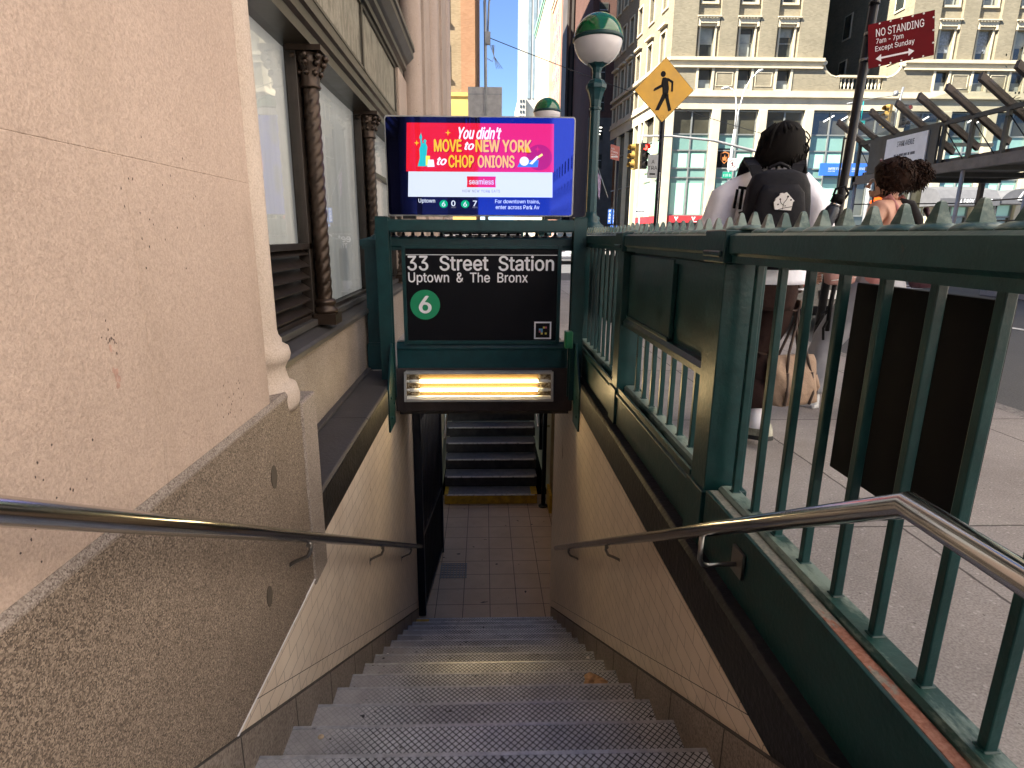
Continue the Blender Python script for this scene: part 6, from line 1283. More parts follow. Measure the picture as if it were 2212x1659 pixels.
# ---------------------------------------------------------------- the two people on the pavement
def skin_multi(name, chains, mat, parent, M4, sub=2):
    # chains: list of (points, edges); each its own skinned chain, all in one continuous-looking body mesh; points are (x,y,z,rx[,ry]) in local space
    pts, edges, roots = [], [], []
    for p, e in chains:
        n = len(pts); roots.append(n); pts += p; edges += [(a+n,c+n) for a,c in e]
    o = skin(name, pts, edges, mat, None, sub, 0)
    return o
def person_body(name, chains, mat, parent):
    pts, edges, roots = [], [], []
    for p, e in chains:
        n = len(pts); roots.append(n); pts += [q if len(q) > 4 else (*q,q[3]) for q in p]; edges += [(a+n,c+n) for a,c in e]
    me = bpy.data.meshes.new(name); me.from_pydata([p[:3] for p in pts], edges, []); o = bpy.data.objects.new(name, me); COL.objects.link(o)
    o.modifiers.new("skin",'SKIN')
    for i,p in enumerate(pts):
        sv = me.skin_vertices[0].data[i]; sv.radius = (p[3],p[4]); sv.use_root = i in roots
    q = o.modifiers.new("sub",'SUBSURF'); q.levels = 2; q.render_levels = 2
    bpy.context.view_layer.update(); dg = bpy.context.evaluated_depsgraph_get(); m2 = bpy.data.meshes.new_from_object(o.evaluated_get(dg)); o.modifiers.clear(); o.data = m2; m2.name = name
    for p in m2.polygons: p.use_smooth = True
    m2.materials.clear(); m2.materials.append(mat); o.parent = parent; return o
def hand_chains(w, d, side, curl, s=1.0):
    # w wrist, d direction of the palm, side: thumb side vector, curl: vector the fingers bend to
    w, d, sd, cu = Vector(w), Vector(d).normalized(), Vector(side).normalized(), Vector(curl).normalized(); out = []
    for i,(o,l) in enumerate(((0.030,0.072),(0.010,0.080),(-0.010,0.075),(-0.029,0.058))):
        k0 = w+d*0.045*s+sd*o*s; k1 = w+d*0.088*s+sd*o*s; k2 = k1+(d*0.75+cu*0.65)*l*0.45*s; k3 = k2+(d*0.15+cu*1.0)*l*0.38*s; k4 = k3+(cu*0.7-d*0.7)*l*0.28*s
        out.append(([(*k0,0.011*s),(*k1,0.0105*s),(*k2,0.009*s),(*k3,0.008*s),(*k4,0.0065*s)],[(0,1),(1,2),(2,3),(3,4)]))
    t0 = w+d*0.025*s+sd*0.025*s; t1 = w+d*0.055*s+sd*0.052*s+cu*0.01; t2 = t1+d*0.03*s+sd*0.008*s+cu*0.018*s; t3 = t2+d*0.022*s-sd*0.006*s+cu*0.012*s
    out.append(([(*t0,0.013*s),(*t1,0.012*s),(*t2,0.010*s),(*t3,0.008*s)],[(0,1),(1,2),(2,3)]))
    return out
def face(par, c, f, r_, sc, mat_eye, mat_lip, skin_m):
    # nose, eyes, brow, lips and ears placed round the head centre c; f forward, r_ right
    c, f, r_ = Vector(c), Vector(f), Vector(r_); U = Vector((0,0,1)); b = MB()
    for s in (-1,1):
        nb = len(b.v); b.lathe([(0.001,-0.012),(0.010,-0.007),(0.012,0),(0.010,0.007),(0.001,0.012)],(0,0,0),10); b.xf(Matrix.Translation(c+f*0.083*sc+r_*s*0.031*sc+U*0.0),nb)
    b.build('eye',mat_eye,par)
    b = MB(); b.tube([c+f*0.086*sc+U*0.012,c+f*0.104*sc-U*0.022,c+f*0.116*sc-U*0.034,c+f*0.098*sc-U*0.042],[0.007,0.010,0.013,0.008],8); b.build('nose',skin_m,par)
    b = MB(); b.tube([c+f*0.084*sc-r_*0.024-U*0.066,c+f*0.097*sc-U*0.064,c+f*0.084*sc+r_*0.024-U*0.066],[0.004,0.0085,0.004],8); b.build('mouth',mat_lip,par)
    for s in (-1,1):
        b = MB(); e = c+r_*s*0.078*sc-f*0.008; b.tube([e-U*0.028,e+r_*s*0.012-f*0.012,e+r_*s*0.014-f*0.012+U*0.022,e+U*0.03],[0.006,0.011,0.011,0.006],8); b.build('ear',skin_m,par)
M['skindark'] = plain('dark_skin',(0.060,0.030,0.018),0.5,0,0.15,12); M['skinlight'] = plain('light_skin',(0.56,0.31,0.22),0.5,0,0.10,10,0.15,80)
M['tee'] = plain('white_tee',(0.84,0.85,0.93),0.85,0,0.06,8,0.4,24,0.2,0.012); M['trouser'] = plain('brown_trousers',(0.026,0.013,0.011),0.9,0,0.25,14,0.4,26,0.2,0.012); M['hairblack'] = plain('black_hair',(0.005,0.004,0.0035),0.75,0,0.5,40,0.5,120,0.12); M['sock'] = plain('white_sock',(0.70,0.70,0.76),0.9,0,0.06,30,0.3,160)
M['shoeu'] = plain('trainer_upper',(0.33,0.33,0.27),0.7,0,0.45,24,0.3,80); M['shoesole'] = plain('trainer_sole',(0.50,0.48,0.44),0.7,0,0.15,20); M['shoeblack'] = plain('trainer_heel',(0.015,0.015,0.016),0.7,0,0.2,20); M['eye'] = plain('eye',(0.35,0.33,0.3),0.2); M['lip'] = plain('lip',(0.20,0.07,0.06),0.45)
def shoe(par, heel, toe, lift, wm, mats):
    # heel and toe points on the ground, lift raises the heel
    h, t = Vector(heel), Vector(toe); d = (t-h); L_ = d.length; d.normalize(); r_ = Vector((d.y,-d.x,0)).normalized(); up = Vector((0,0,1))
    H_ = h+up*lift; D_ = (t-H_).normalized(); N_ = r_.cross(D_).normalized(); N_ = N_ if N_.z > 0 else -N_
    def ring(b, lv, n=18):
        base = len(b.v); m = len(lv)
        for (a,wd,z0,off) in lv:
            pass
    prof = [(0.00,0.030,0.0),(0.06,0.036,0.0),(0.25,0.036,0.0),(0.45,0.040,0.0),(0.68,0.050,0.0),(0.86,0.046,0.0),(0.97,0.028,0.0)]
    out = [(H_+D_*(a*L_)+r_*s*w) for s in (1,) for a,w,_ in prof]+[(H_+D_*(a*L_)-r_*w) for a,w,_ in reversed(prof)]
    b = MB(); b.hexa([p for p in out],[p+N_*0.028 for p in out]); b.build('sole',mats[1],par,bevel=0.006)
    b = MB(); n = 14
    rings = []
    for a,w,hh in ((0.01,0.028,0.085),(0.12,0.034,0.092),(0.30,0.035,0.095),(0.46,0.038,0.080),(0.66,0.045,0.055),(0.86,0.042,0.042),(0.97,0.022,0.030)):
        c_ = H_+D_*(a*L_)+N_*0.026; rings.append([c_+r_*w*math.cos(math.pi*i/n)+N_*hh*math.sin(math.pi*i/n)**0.7 for i in range(n+1)])
    base = len(b.v)
    for rg in rings: b.v += [tuple(p) for p in rg]
    for i in range(len(rings)-1):
        for j in range(n): b.f.append((base+i*(n+1)+j,base+i*(n+1)+j+1,base+(i+1)*(n+1)+j+1,base+(i+1)*(n+1)+j)); b.sm.append(True)
    for i in (0,len(rings)-1): b.f.append(tuple(base+i*(n+1)+j for j in range(n+1))); b.sm.append(True)
    b.build('shoe',mats[0],par)
    b = MB()
    for k_ in range(4):
        a = 0.42+0.08*k_; c_ = H_+D_*(a*L_)+N_*(0.026+0.088-0.022*k_*0.7); b.tube([c_-r_*0.024-N_*0.01,c_+N_*0.004,c_+r_*0.024-N_*0.01],0.004,6)
    b.build('lace',mats[2],par)
def cloth(b, rings, n=28, seed=1, amp=0.008, p=2.2):
    nb = len(b.v); b.loft(rings,n,p=p); rd = random.Random(seed); ph = [rd.uniform(0,6) for _ in range(6)]
    cen = [Vector(r[0]) for r in rings]
    for i in range(nb,len(b.v)):
        k_ = (i-nb)//n; j = (i-nb)%n; v = Vector(b.v[i]); d = v-cen[k_]; a = 2*math.pi*j/n
        w = amp*(math.sin(2*a+0.45*k_+ph[0])+0.7*math.sin(4*a-0.35*k_+ph[1])+0.45*math.sin(7*a+0.6*k_+ph[2]))
        b.v[i] = tuple(v+d.normalized()*w)
    return b
def lerp_rings(rings, m=3):
    out = []
    for a,c_ in zip(rings,rings[1:]):
        for q in range(m):
            t = q/m; out.append((Vector(a[0]).lerp(Vector(c_[0]),t),a[1]+(c_[1]-a[1])*t,a[2]+(c_[2]-a[2])*t,a[3]+(c_[3]-a[3])*t)+((a[4],) if len(a) > 4 else ()))
    out.append(rings[-1]); return out

# man: local x right, y forward
man_ = thing('person','walking man seen from behind in a white tee with dreadlocks and brown trousers','person',(1.60,3.36,0),R(-17))
body = [([(0,0,0.97,0.13,0.10),(0,0,1.15,0.13,0.09),(0,0,1.36,0.15,0.10),(0,0,1.49,0.10,0.08),(0,0.0,1.555,0.056,0.056),(0,0.03,1.61,0.070,0.075),(0,0.035,1.68,0.078,0.092),(0,0.03,1.745,0.06,0.07),
 (-0.15,0,1.475,0.062),(-0.255,-0.02,1.33,0.048),(-0.305,-0.02,1.17,0.042),(-0.34,0.08,1.02,0.030),(-0.34,0.11,0.96,0.030,0.020),
 (0.15,0,1.475,0.062),(0.205,-0.02,1.33,0.048),(0.225,-0.03,1.19,0.041),(0.185,0.0,0.96,0.029),(0.195,0.0,0.89,0.034,0.020),
 (-0.09,0.0,0.90,0.085),(-0.12,0.22,0.50,0.055),(-0.14,0.24,0.12,0.038),(0.09,0,0.90,0.085),(0.01,0.03,0.50,0.055),(0.03,-0.10,0.16,0.036)],
 [(0,1),(1,2),(2,3),(3,4),(4,5),(5,6),(6,7),(3,8),(8,9),(9,10),(10,11),(11,12),(3,13),(13,14),(14,15),(15,16),(16,17),(0,18),(18,19),(19,20),(0,21),(21,22),(22,23)])]
body += hand_chains((0.190,0.0,0.90),(0.06,0,-1),(-0.3,1,0),(-1,-0.2,0),0.95) + hand_chains((-0.34,0.10,0.98),(0,0.3,-1),(0.3,1,0),(1,0,0),0.95)
person_body('body',body,M['skindark'],man_)
face(man_,(0,0.035,1.685),(0,1,0),(1,0,0),1.0,M['eye'],M['lip'],M['skindark'])
b = MB()
cloth(b,lerp_rings([((0,0,0.945),0.205,0.150,0),((0,0,1.05),0.205,0.150,0),((0,0,1.22),0.205,0.145,0),((0,0,1.38),0.215,0.145,0),((0,0,1.47),0.195,0.125,0),((0,0.0,1.535),0.125,0.095,0),((0,0.0,1.575),0.080,0.075,0)],4),32,3,0.006)
def sleeve(b, a, c_, e, r0, r1, r2, seed):
    a,c_,e = Vector(a),Vector(c_),Vector(e); q = lambda v: v.normalized().to_track_quat('Z','Y').to_matrix()
    cloth(b,lerp_rings([(a,r0,r0,0,q(c_-a)),(c_,r1,r1*0.9,0,q(e-a)),(e,r2,r2*0.85,0,q(e-c_))],6),24,seed,0.006)
sleeve(b,(-0.09,0,1.475),(-0.245,-0.01,1.39),(-0.305,-0.02,1.19),0.086,0.106,0.118,5); sleeve(b,(0.10,0,1.475),(0.19,-0.01,1.39),(0.235,-0.02,1.23),0.088,0.098,0.098,6)
b.build('tee_shirt',M['tee'],man_)
b = MB()
for i,(x,z,w,h,rz_) in enumerate(((-0.205,1.40,0.012,0.10,0.1),(-0.178,1.40,0.014,0.11,0.05),(-0.125,1.45,0.05,0.014,0.1),(-0.170,1.455,0.06,0.014,0.1),(-0.16,1.33,0.05,0.016,-0.3),(-0.115,1.37,0.014,0.08,0.0),(-0.145,1.22,0.045,0.014,0.4),(-0.165,1.25,0.03,0.012,-0.5),(-0.15,1.10,0.04,0.012,0.5))):
    nb = len(b.v); b.box(-w/2,w/2,-0.004,0.004,-h/2,h/2); b.xf(Matrix.Translation((x,-0.150+0.16*max(0,abs(x)-0.09),z)) @ Matrix.Rotation(R(22),4,'Z') @ Matrix.Rotation(rz_,4,'Y'),nb)
b.build('shirt_print',M['black'],man_)
b = MB(); cloth(b,lerp_rings([((0,0,1.00),0.165,0.125,0),((0,0,0.90),0.185,0.140,0),((0,0.01,0.80),0.175,0.130,0)],3),28,8,0.005)
def leg(b, pts, seed):
    P = [Vector(p[:3]) for p in pts]; rs = []
    for i,p in enumerate(P):
        d = (P[min(i+1,len(P)-1)]-P[max(i-1,0)]).normalized(); rs.append((p,pts[i][3],pts[i][3]*1.08,0,d.to_track_quat('Z','Y').to_matrix()))
    cloth(b,lerp_rings(rs,5),24,seed,0.007)
leg(b,[(0.085,0,0.90,0.095),(0.06,0.02,0.72,0.088),(0.015,0.04,0.52,0.074),(0.02,-0.02,0.36,0.070),(0.03,-0.085,0.215,0.062)],11); leg(b,[(-0.085,0,0.90,0.095),(-0.11,0.12,0.70,0.088),(-0.12,0.22,0.52,0.075),(-0.135,0.24,0.30,0.068),(-0.14,0.24,0.13,0.062)],12)
b.build('trousers',M['trouser'],man_)
b = MB(); b.tube([(0.03,-0.075,0.26),(0.03,-0.105,0.17),(0.028,-0.115,0.11)],[0.042,0.040,0.044],14); b.build('sock',M['sock'],man_); b = MB(); b.tube([(-0.14,0.24,0.22),(-0.14,0.24,0.08)],0.041,14); b.build('sock',M['sock'],man_)
shoe(man_,(0.105,-0.175,0),(-0.065,0.06,0),0.055,0.05,(M['shoeu'],M['shoeblack'],M['sock'])); shoe(man_,(-0.11,0.17,0),(-0.20,0.44,0),0.0,0.05,(M['shoeu'],M['shoesole'],M['sock']))
b = MB(); b.tube([(0.190+0.031*math.cos(a),0.031*math.sin(a),0.915) for a in [i*math.pi/6 for i in range(13)]],0.006,6,caps=False); b.build('bracelet',M['sock'],man_)
rd = random.Random(5); b = MB()
b.loft([((0.0,-0.03,1.57),0.105,0.09,0),((0.01,-0.03,1.63),0.112,0.112,0),((0.02,-0.01,1.69),0.108,0.115,0),((0.03,0.0,1.745),0.092,0.100,0),((0.03,0.01,1.79),0.060,0.066,0),((0.03,0.01,1.808),0.02,0.02,0)],24)
for i in range(120):
    a = rd.uniform(-math.pi,0.0) if i % 4 else rd.uniform(0,math.pi); z0 = rd.uniform(1.70,1.795); rr = 0.100*math.sqrt(max(0.05,1-((z0-1.685)/0.130)**2)); e = rd.uniform(1.545,1.62) if rd.random() < 0.85 else rd.uniform(1.40,1.52)
    if e < 1.53: a = rd.uniform(-0.45,0.15)
    p = [(0.012+rr*0.8*math.cos(a),rr*0.8*math.sin(a),z0)]; 
    for q in range(1,6):
        t = q/5; zz = z0+(e-z0)*t; ro = (0.085+0.036*min(1,t*1.4)+rd.uniform(-0.006,0.008)) if e > 1.53 else (0.10+0.045*t); p.append((0.012+ro*math.cos(a+0.06*math.sin(3*t+i)),ro*0.98*math.sin(a+0.06*math.sin(3*t+i)),zz))
    b.tube(p,[0.006,0.0095,0.010,0.0095,0.009,0.005],6)
for i in range(7):
    a = rd.uniform(-0.5,0.5); z0 = rd.uniform(1.68,1.77); b.tube([(0.012+(0.115+0.028*math.sin(math.pi*t))*math.cos(a),0.12*math.sin(a),z0-0.07*t) for t in (0,0.25,0.5,0.75,1.0)],0.0035,5)
b.build('hair',M['hairblack'],man_)
# backpack: straps, body, pocket, printed house, rests on his back
M['bagcloth'] = plain('black_nylon',(0.006,0.006,0.009),0.65,0,0.35,10,0.4,30,0.2,0.01)
bp = thing('backpack','black backpack with a white house print worn by the man','backpack',(1.565,3.36,0.035),R(-15)); bp.scale = (0.95,1,1)
b = MB(); b.loft([((0.01,-0.235,1.00),0.155,0.085,0),((0.01,-0.235,1.03),0.168,0.095,0),((0.01,-0.235,1.18),0.172,0.100,0),((0.01,-0.230,1.34),0.165,0.095,0),((0.01,-0.222,1.42),0.156,0.085,0),((0.01,-0.212,1.475),0.132,0.065,0),((0.01,-0.205,1.50),0.07,0.04,0)],28,p=3.2); b.build('main_bag',M['bagcloth'],bp)
b = MB(); b.loft([((0.01,-0.325,1.02),0.125,0.03,0),((0.01,-0.325,1.06),0.135,0.04,0),((0.01,-0.325,1.26),0.132,0.04,0),((0.01,-0.31,1.38),0.115,0.035,0),((0.01,-0.30,1.42),0.085,0.02,0)],24,p=3.0); b.build('front_pocket',M['bagcloth'],bp)
for s in (-1,1):
    b = MB(); path = [Vector((0.01+s*0.085,-0.165,1.46)),Vector((0.01+s*0.115,-0.125,1.535)),Vector((0.01+s*0.128,-0.03,1.575)),Vector((0.01+s*0.135,0.07,1.545)),Vector((0.01+s*0.15,0.135,1.42))]
    ww = 0.032
    for p,q in zip(path,path[1:]):
        r_ = Vector((1,0,0)); n_ = (q-p).cross(r_).normalized(); n_ = n_ if n_.z > 0 or n_.y > 0 else -n_; b.hexa([p-r_*ww,p+r_*ww,q+r_*ww,q-r_*ww],[v+n_*0.014 for v in (p-r_*ww,p+r_*ww,q+r_*ww,q-r_*ww)])
    b.build('strap',M['bagcloth'],bp)
b = MB(); b.tube([(-0.055,-0.19,1.475),(-0.035,-0.20,1.515),(0.01,-0.21,1.532),(0.055,-0.20,1.515),(0.075,-0.19,1.475)],0.009,8); b.build('grab_loop',M['bagcloth'],bp)
hs = [(-0.062,0.0),(-0.055,0.005),(-0.052,0.022),(-0.030,0.038),(-0.028,0.052),(-0.014,0.052),(-0.008,0.048),(0.008,0.056),(0.060,0.004),(0.052,-0.002),(0.046,-0.052),(-0.054,-0.046)]
b = MB(); hz = 1.335; hs = [(0.8*p[0],0.8*p[1]) for p in hs]; b.hexa([(0.02+p[0],-0.372,hz+p[1]) for p in hs],[(0.02+p[0],-0.335,hz+p[1]) for p in hs]); hp = b.build('house_print',M['white'],bp)
b = MB()
for x,z,r_ in ((0.014,0.024,0.005),(-0.022,0.012,0.004),(-0.030,-0.013,0.004),(0.03,0.008,0.004),(0.005,-0.02,0.003)): b.hexa([(0.02+x+r_*math.cos(a*math.pi/5),-0.374,hz+z+r_*math.sin(a*math.pi/5)) for a in range(10)],[(0.02+x+r_*math.cos(a*math.pi/5),-0.371,hz+z+r_*math.sin(a*math.pi/5)) for a in range(10)])
for p in ([(0.014,0.024),(0.008,0.008),(-0.002,-0.004),(-0.006,-0.036)],[(-0.022,0.012),(-0.018,-0.004),(-0.004,-0.018)],[(-0.026,-0.037),(0.0,-0.030),(0.038,-0.024)]): b.tube([(0.02+x,-0.3725,hz+z) for x,z in p],0.0016,5)
b.build('circuit_mark',M['black'],hp)
bt_ = thing('water_bottle','dark steel water bottle with a carry loop in the pack side pocket','bottle',(1.60,3.36,0),R(-17))
b = MB(); nb = len(b.v); b.lathe([(0.033,0),(0.036,0.01),(0.036,0.16),(0.030,0.185),(0.024,0.195)],(0,0,0),18); T_ = Matrix.Translation((0.185,-0.26,1.17)) @ Matrix.Rotation(R(20),4,'Y'); b.xf(T_,nb); b.build('flask',plain('flask_paint',(0.015,0.022,0.035),0.35,0.2,0.15,6),bt_)
b = MB(); nb = len(b.v); b.lathe([(0.0245,0.196),(0.0245,0.21)],(0,0,0),18); b.xf(T_,nb); b.build('neck_ring',M['steel'],bt_)
b = MB(); nb = len(b.v); b.lathe([(0.030,0.2105),(0.030,0.245),(0.02,0.25)],(0,0,0),18); b.tube([(-0.028,0,0.24),(-0.032,0,0.27),(0,0,0.295),(0.032,0,0.27),(0.028,0,0.24)],0.006,8); b.xf(T_,nb); b.build('cap',M['black'],bt_)
b = MB(); nb = len(b.v)
for p,q in (((-0.009,0.05),(0,0.075)),((0.009,0.05),(0,0.075)),((-0.012,0.09),(0.012,0.09))): b.tube([(p[0],-0.0368,p[1]),(q[0],-0.0368,q[1])],0.002,5)
b.tube([(0.007*math.cos(a*math.pi/5),-0.0368,0.10+0.007*math.sin(a*math.pi/5)) for a in range(11)],0.002,5); b.xf(T_,nb); b.build('mark',M['white'],bt_)
# beige holdall hanging from his right hand
hb = thing('holdall','beige canvas holdall with brown straps hanging from the man hand','bag',(1.79,3.28,0.25),R(12))
M['canvas'] = plain('beige_canvas',(0.30,0.215,0.155),0.85,0,0.15,14,0.5,20,0.2,0.02); M['strapbr'] = plain('brown_strap',(0.055,0.035,0.026),0.7,0,0.25,20); M['darktrim'] = plain('dark_piping',(0.02,0.014,0.02),0.7)
b = MB(); cloth(b,lerp_rings([((0,0,0.0),0.120,0.06,0),((0,0,0.015),0.150,0.080,0),((0,0,0.10),0.162,0.090,0),((-0.003,0,0.19),0.155,0.078,0),((-0.008,0,0.26),0.140,0.045,0),((-0.01,0,0.29),0.130,0.018,0)],4),36,21,0.010,3.0); b.build('bag_body',M['canvas'],hb)
b = MB()
for s in (-1,1): b.tube([(-0.085,s*0.062,0.20),(-0.065,s*0.035,0.31),(-0.020,s*0.012,0.47),(-0.016,0,0.56),(-0.004,s*0.012,0.47),(0.055,s*0.035,0.30),(0.075,s*0.060,0.20)],0.008,6); b.tube([(-0.085,s*0.070,0.20),(-0.09,s*0.090,0.08),(-0.085,s*0.075,0.01)],0.009,6); b.tube([(0.075,s*0.070,0.20),(0.082,s*0.091,0.08),(0.08,s*0.075,0.01)],0.009,6)
b.build('strap',M['strapbr'],hb)
b = MB(); b.tube([(0.148,-0.05,0.02),(0.160,-0.03,0.10),(0.150,-0.01,0.20),(0.125,0,0.27)],0.006,6); b.tube([(0.148,0.05,0.02),(0.160,0.03,0.10),(0.150,0.01,0.20)],0.006,6); b.build('piping',M['darktrim'],hb)
for s in (-1,1):
    b = MB(); b.loft([((0.14,s*0.01,0.06),0.03,0.03,0),((0.163,s*0.012,0.10),0.018,0.035,0),((0.14,0,0.17),0.03,0.03,0)],12); b.build('end_pocket',M['canvas'],hb)

# woman: local x right, y forward; walks away to the left
wo = thing('person','woman walking away in a pink strap top with curly brown hair tied up','person',(2.60,3.84,0),R(30)); wo.scale = (1.04,1.04,1.014)
wb = [([(0,0,0.90,0.12,0.10),(0,0,1.05,0.105,0.085),(0,0,1.22,0.155,0.105),(0,0.0,1.340,0.140,0.085),(0,0.01,1.40,0.047,0.047),(0.0,0.03,1.455,0.058,0.062),(-0.005,0.045,1.53,0.068,0.082),(-0.005,0.03,1.60,0.055,0.065),
 (-0.140,0,1.355,0.062),(-0.215,0.01,1.21,0.046),(-0.225,0.06,1.04,0.036),(-0.18,0.20,0.94,0.027),(-0.165,0.25,0.925,0.030,0.018),
 (0.140,0,1.355,0.062),(0.215,-0.01,1.21,0.046),(0.225,0.0,1.03,0.036),(0.21,0.10,0.84,0.026),(0.205,0.125,0.79,0.030,0.018),
 (-0.08,0,0.86,0.085),(-0.09,0.22,0.50,0.055),(-0.09,0.30,0.10,0.036),(0.08,0,0.86,0.085),(0.09,-0.02,0.48,0.055),(0.09,-0.20,0.14,0.036)],body[0][1])]
wb += hand_chains((-0.17,0.24,0.93),(0.2,1,-0.2),(0,0.2,1),(1,0,-0.3),0.88) + hand_chains((0.205,0.12,0.80),(0,0.25,-1),(-0.4,1,0),(-1,0,0),0.88)
person_body('body',wb,M['skinlight'],wo)
hy = R(6); HF = Vector((-math.sin(hy),math.cos(hy),0)); HR = Vector((math.cos(hy),math.sin(hy),0))
face(wo,(-0.005,0.045,1.535),HF,HR,0.92,M['eye'],M['lip'],M['skinlight'])
b = MB(); b.loft([(Vector((-0.005,0.045,1.47))+HF*0.045,0.038,0.05,hy),(Vector((-0.005,0.045,1.44))+HF*0.055,0.026,0.03,hy),(Vector((-0.005,0.045,1.432))+HF*0.055,0.012,0.012,hy)],14); b.build('chin',M['skinlight'],wo)
M['pinktop'] = plain('pink_top',(0.56,0.27,0.25),0.85,0,0.08,10,0.3,30,0.2,0.008); M['blacktop'] = plain('black_knit',(0.012,0.011,0.013),0.9,0,0.3,20,0.3,60); M['sweat'] = plain('grey_sweatpants',(0.36,0.37,0.40),0.9,0,0.10,12,0.4,22,0.2,0.014); M['hairbrown'] = plain('brown_hair',(0.022,0.010,0.006),0.7,0,0.6,40,0.5,120,0.15)
b = MB(); cloth(b,lerp_rings([((0,0,0.90),0.150,0.118,0),((0,0,1.02),0.135,0.108,0),((0,0,1.14),0.148,0.112,0),((0,0.01,1.22),0.150,0.108,0),((0,0.03,1.27),0.13,0.08,0)],3),28,31,0.004)
for s in (-1,1): b.tube([(s*0.085,-0.095,1.22),(s*0.075,-0.098,1.32),(s*0.072,-0.02,1.432),(s*0.075,0.075,1.37),(s*0.08,0.11,1.24)],[0.016,0.014,0.012,0.013,0.016],8)
b.build('strap_top',M['pinktop'],wo)
b = MB(); cloth(b,lerp_rings([((0.065,-0.005,1.02),0.105,0.128,0),((0.075,-0.005,1.16),0.105,0.128,0),((0.085,-0.005,1.28),0.095,0.112,0),((0.075,-0.005,1.36),0.075,0.085,0),((0.045,0.0,1.405),0.045,0.06,0)],3),24,32,0.004); b.build('black_vest',M['blacktop'],wo)
b = MB(); b.tube([(0.0,-0.045,1.405),(0.05,-0.085,1.385),(0.095,-0.118,1.29),(0.115,-0.122,1.15),(0.12,-0.115,1.02)],[0.018,0.026,0.030,0.032,0.03],10); b.build('black_strap',M['blacktop'],wo)
b = MB(); b.tube([(-0.028,-0.105,1.25),(-0.034,-0.101,1.30),(-0.042,-0.088,1.345)],[0.004,0.010,0.003],6); b.build('white_tag',M['white'],wo)
b = MB(); cloth(b,lerp_rings([((0,0,0.955),0.135,0.105,0),((0,0,0.92),0.150,0.120,0),((0,0,0.82),0.175,0.145,0),((0,0.01,0.74),0.165,0.13,0)],3),28,41,0.004)
leg(b,[(-0.08,0,0.86,0.098),(-0.09,0.10,0.70,0.096),(-0.095,0.22,0.50,0.086),(-0.095,0.27,0.30,0.082),(-0.09,0.29,0.12,0.066)],42); leg(b,[(0.08,0,0.86,0.098),(0.085,-0.01,0.66,0.094),(0.09,-0.03,0.46,0.086),(0.09,-0.11,0.30,0.080),(0.09,-0.18,0.17,0.064)],43); b.build('sweatpants',M['sweat'],wo)
M['whiteshoe'] = plain('white_trainer',(0.58,0.58,0.58),0.6,0,0.1,20)
shoe(wo,(-0.09,0.23,0),(-0.09,0.48,0),0.0,0.05,(M['whiteshoe'],M['whiteshoe'],M['sock'])); shoe(wo,(0.09,-0.26,0),(0.09,-0.02,0),0.07,0.05,(M['whiteshoe'],M['whiteshoe'],M['sock']))
rd = random.Random(9); b = MB(); hc = Vector((-0.005,0.02,1.555))
nb = len(b.v); b.loft([((0,-0.02,-0.085),0.045,0.05,0),((0,-0.02,-0.05),0.078,0.085,0),((0,-0.015,0.0),0.090,0.098,0),((0,-0.005,0.05),0.082,0.095,0),((0,0.0,0.085),0.055,0.065,0),((0,0.0,0.10),0.015,0.02,0)],20); b.xf(Matrix.Translation(hc) @ Matrix.Rotation(hy,4,'Z') @ Matrix.Diagonal((1.12,1.12,1.12,1)),nb)
bun = hc+HR*0.10-HF*0.085+Vector((0,0,0.015)); nb = len(b.v); b.loft([((0,0,-0.06),0.02,0.02,0),((0,0,-0.04),0.052,0.055,0),((0,0,0),0.062,0.065,0),((0,0,0.04),0.048,0.05,0),((0,0,0.058),0.015,0.015,0)],16); b.xf(Matrix.Translation(bun),nb)
for i in range(900):   # fine curls over the head and bun
    u = Vector((rd.gauss(0,1),rd.gauss(0,1),rd.gauss(0,1))).normalized(); onbun = rd.random() < 0.55
    c_ = bun if onbun else hc-HF*0.01; s = Vector((0.070,0.072,0.066)) if onbun else Vector((0.104,0.114,0.110))
    if not onbun and (u.dot(HF) > 0.35 or u.z < -0.9): continue
    p0 = c_+Vector((u.x*s.x,u.y*s.y,u.z*s.z)); t = u.cross(Vector((rd.uniform(-1,1),rd.uniform(-1,1),rd.uniform(-1,1)))).normalized(); l_ = rd.uniform(0.03,0.065) if onbun else rd.uniform(0.03,0.06); k_ = rd.uniform(0.2,0.9) if onbun else rd.uniform(0.05,0.32)
    b.tube([p0,p0+t*l_*0.4+u*l_*0.35*k_,p0+t*l_*0.7+u*l_*0.5*k_-Vector((0,0,0.01)),p0+t*l_*0.6+u*l_*0.75*k_-Vector((0,0,0.02))],[0.004,0.0035,0.003,0.0015],5)
for i in range(16):
    p0 = bun+Vector((rd.uniform(-0.04,0.05),rd.uniform(-0.04,0.04),-0.04)); b.tube([p0,p0+Vector((0.012*math.sin(i),0.01,-0.03)),p0+Vector((0.012*math.sin(i+2),0,-0.055)),p0+Vector((0.015*math.sin(i+3),0,-0.075))],[0.003,0.003,0.0025,0.001],5)
b.build('hair',M['hairbrown'],wo)
b = MB(); g0 = hc+HF*0.055+Vector((0,0,0.088))
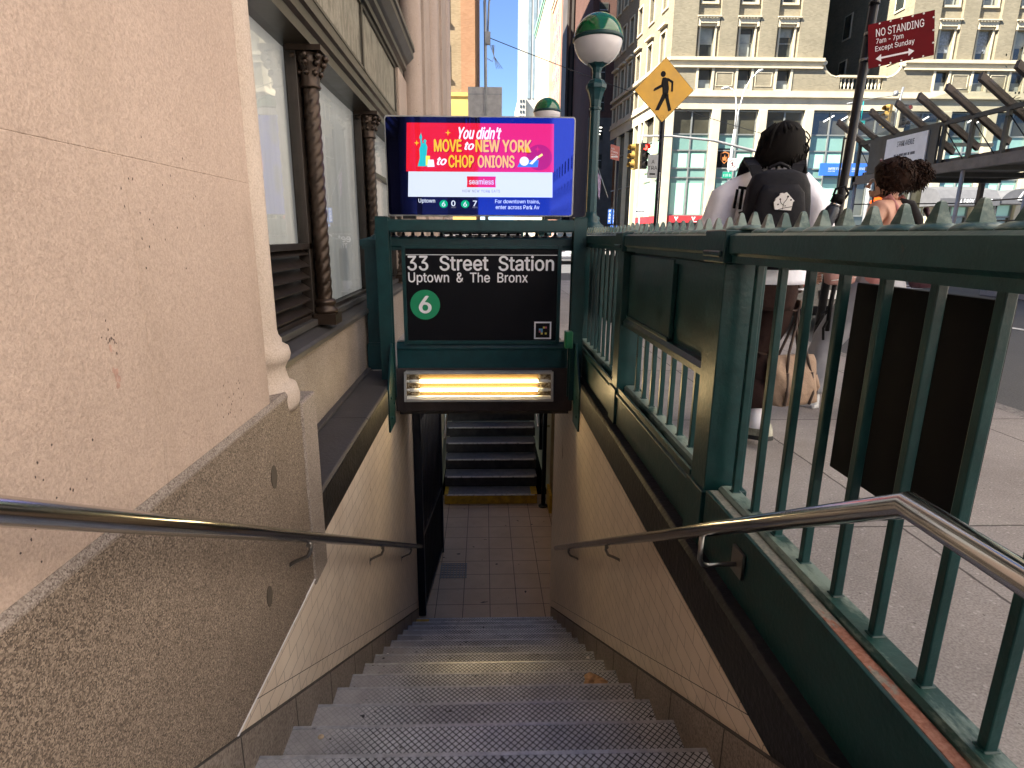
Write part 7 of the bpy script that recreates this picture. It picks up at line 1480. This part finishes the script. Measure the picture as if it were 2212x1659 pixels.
for s in (-1,1): b.tube([g0+HR*s*(0.03+0.022*math.cos(a*math.pi/5))+Vector((0,0,0.015*math.sin(a*math.pi/5)))+HF*0.012*math.sin(a*math.pi/5) for a in range(11)],0.004,5); b.tube([g0+HR*s*0.055,g0+HR*s*0.08-HF*0.06-Vector((0,0,0.02)),g0+HR*s*0.082-HF*0.10-Vector((0,0,0.05))],0.003,5)
b.build('sunglasses',plain('maroon_frame',(0.10,0.02,0.03),0.2),wo)
tb = thing('shoulder_bag','dark maroon bag hanging at the woman right side','bag',(2.93,3.86,0.88),R(30))
M['maroon'] = plain('maroon_leather',(0.045,0.008,0.018),0.5,0,0.25,12,0.4,30,0.4,0.008)
b = MB(); cloth(b,lerp_rings([((0,0,0),0.13,0.045,0),((0,0,0.03),0.155,0.062,0),((0,0,0.2),0.145,0.056,0),((-0.01,0,0.36),0.10,0.03,0),((-0.02,0,0.41),0.06,0.012,0)],3),24,51,0.006,2.8); b.build('bag_body',M['maroon'],tb)
b = MB(); b.tube([(-0.08,0,0.33),(-0.10,0.01,0.45),(-0.13,0.02,0.50),(-0.06,0.02,0.44),(0.02,0,0.37)],0.009,6); b.build('strap',M['maroon'],tb)
wbag = thing('waist_bag','small dusty pink pouch with dangling black straps in front of the woman','bag',(2.31,3.80,0.90),R(10))
b = MB(); b.loft([((0,0,0.0),0.07,0.03,0),((0,0,0.015),0.10,0.045,0),((0,0,0.07),0.11,0.05,0),((0,0,0.13),0.10,0.045,0),((0,0,0.15),0.07,0.025,0)],24,p=2.8); b.build('pouch',plain('pink_pouch',(0.42,0.23,0.20),0.75,0,0.1,12,0.3,40),wbag)
b = MB(); b.tube([(-0.09,-0.035,0.03),(0,-0.052,0.045),(0.09,-0.035,0.05)],0.0035,6); b.build('zip',M['white'],wbag)
b = MB(); b.tube([(-0.05,-0.02,0.0),(-0.06,-0.02,-0.15),(-0.04,0,-0.30)],0.014,6); b.tube([(-0.03,0,-0.15),(-0.10,0,-0.19),(-0.13,0,-0.26)],0.008,6); b.tube([(-0.04,-0.01,-0.2),(-0.08,-0.01,-0.28),(-0.06,0,-0.36)],0.008,6); b.build('dangling_strap',M['black'],wbag)
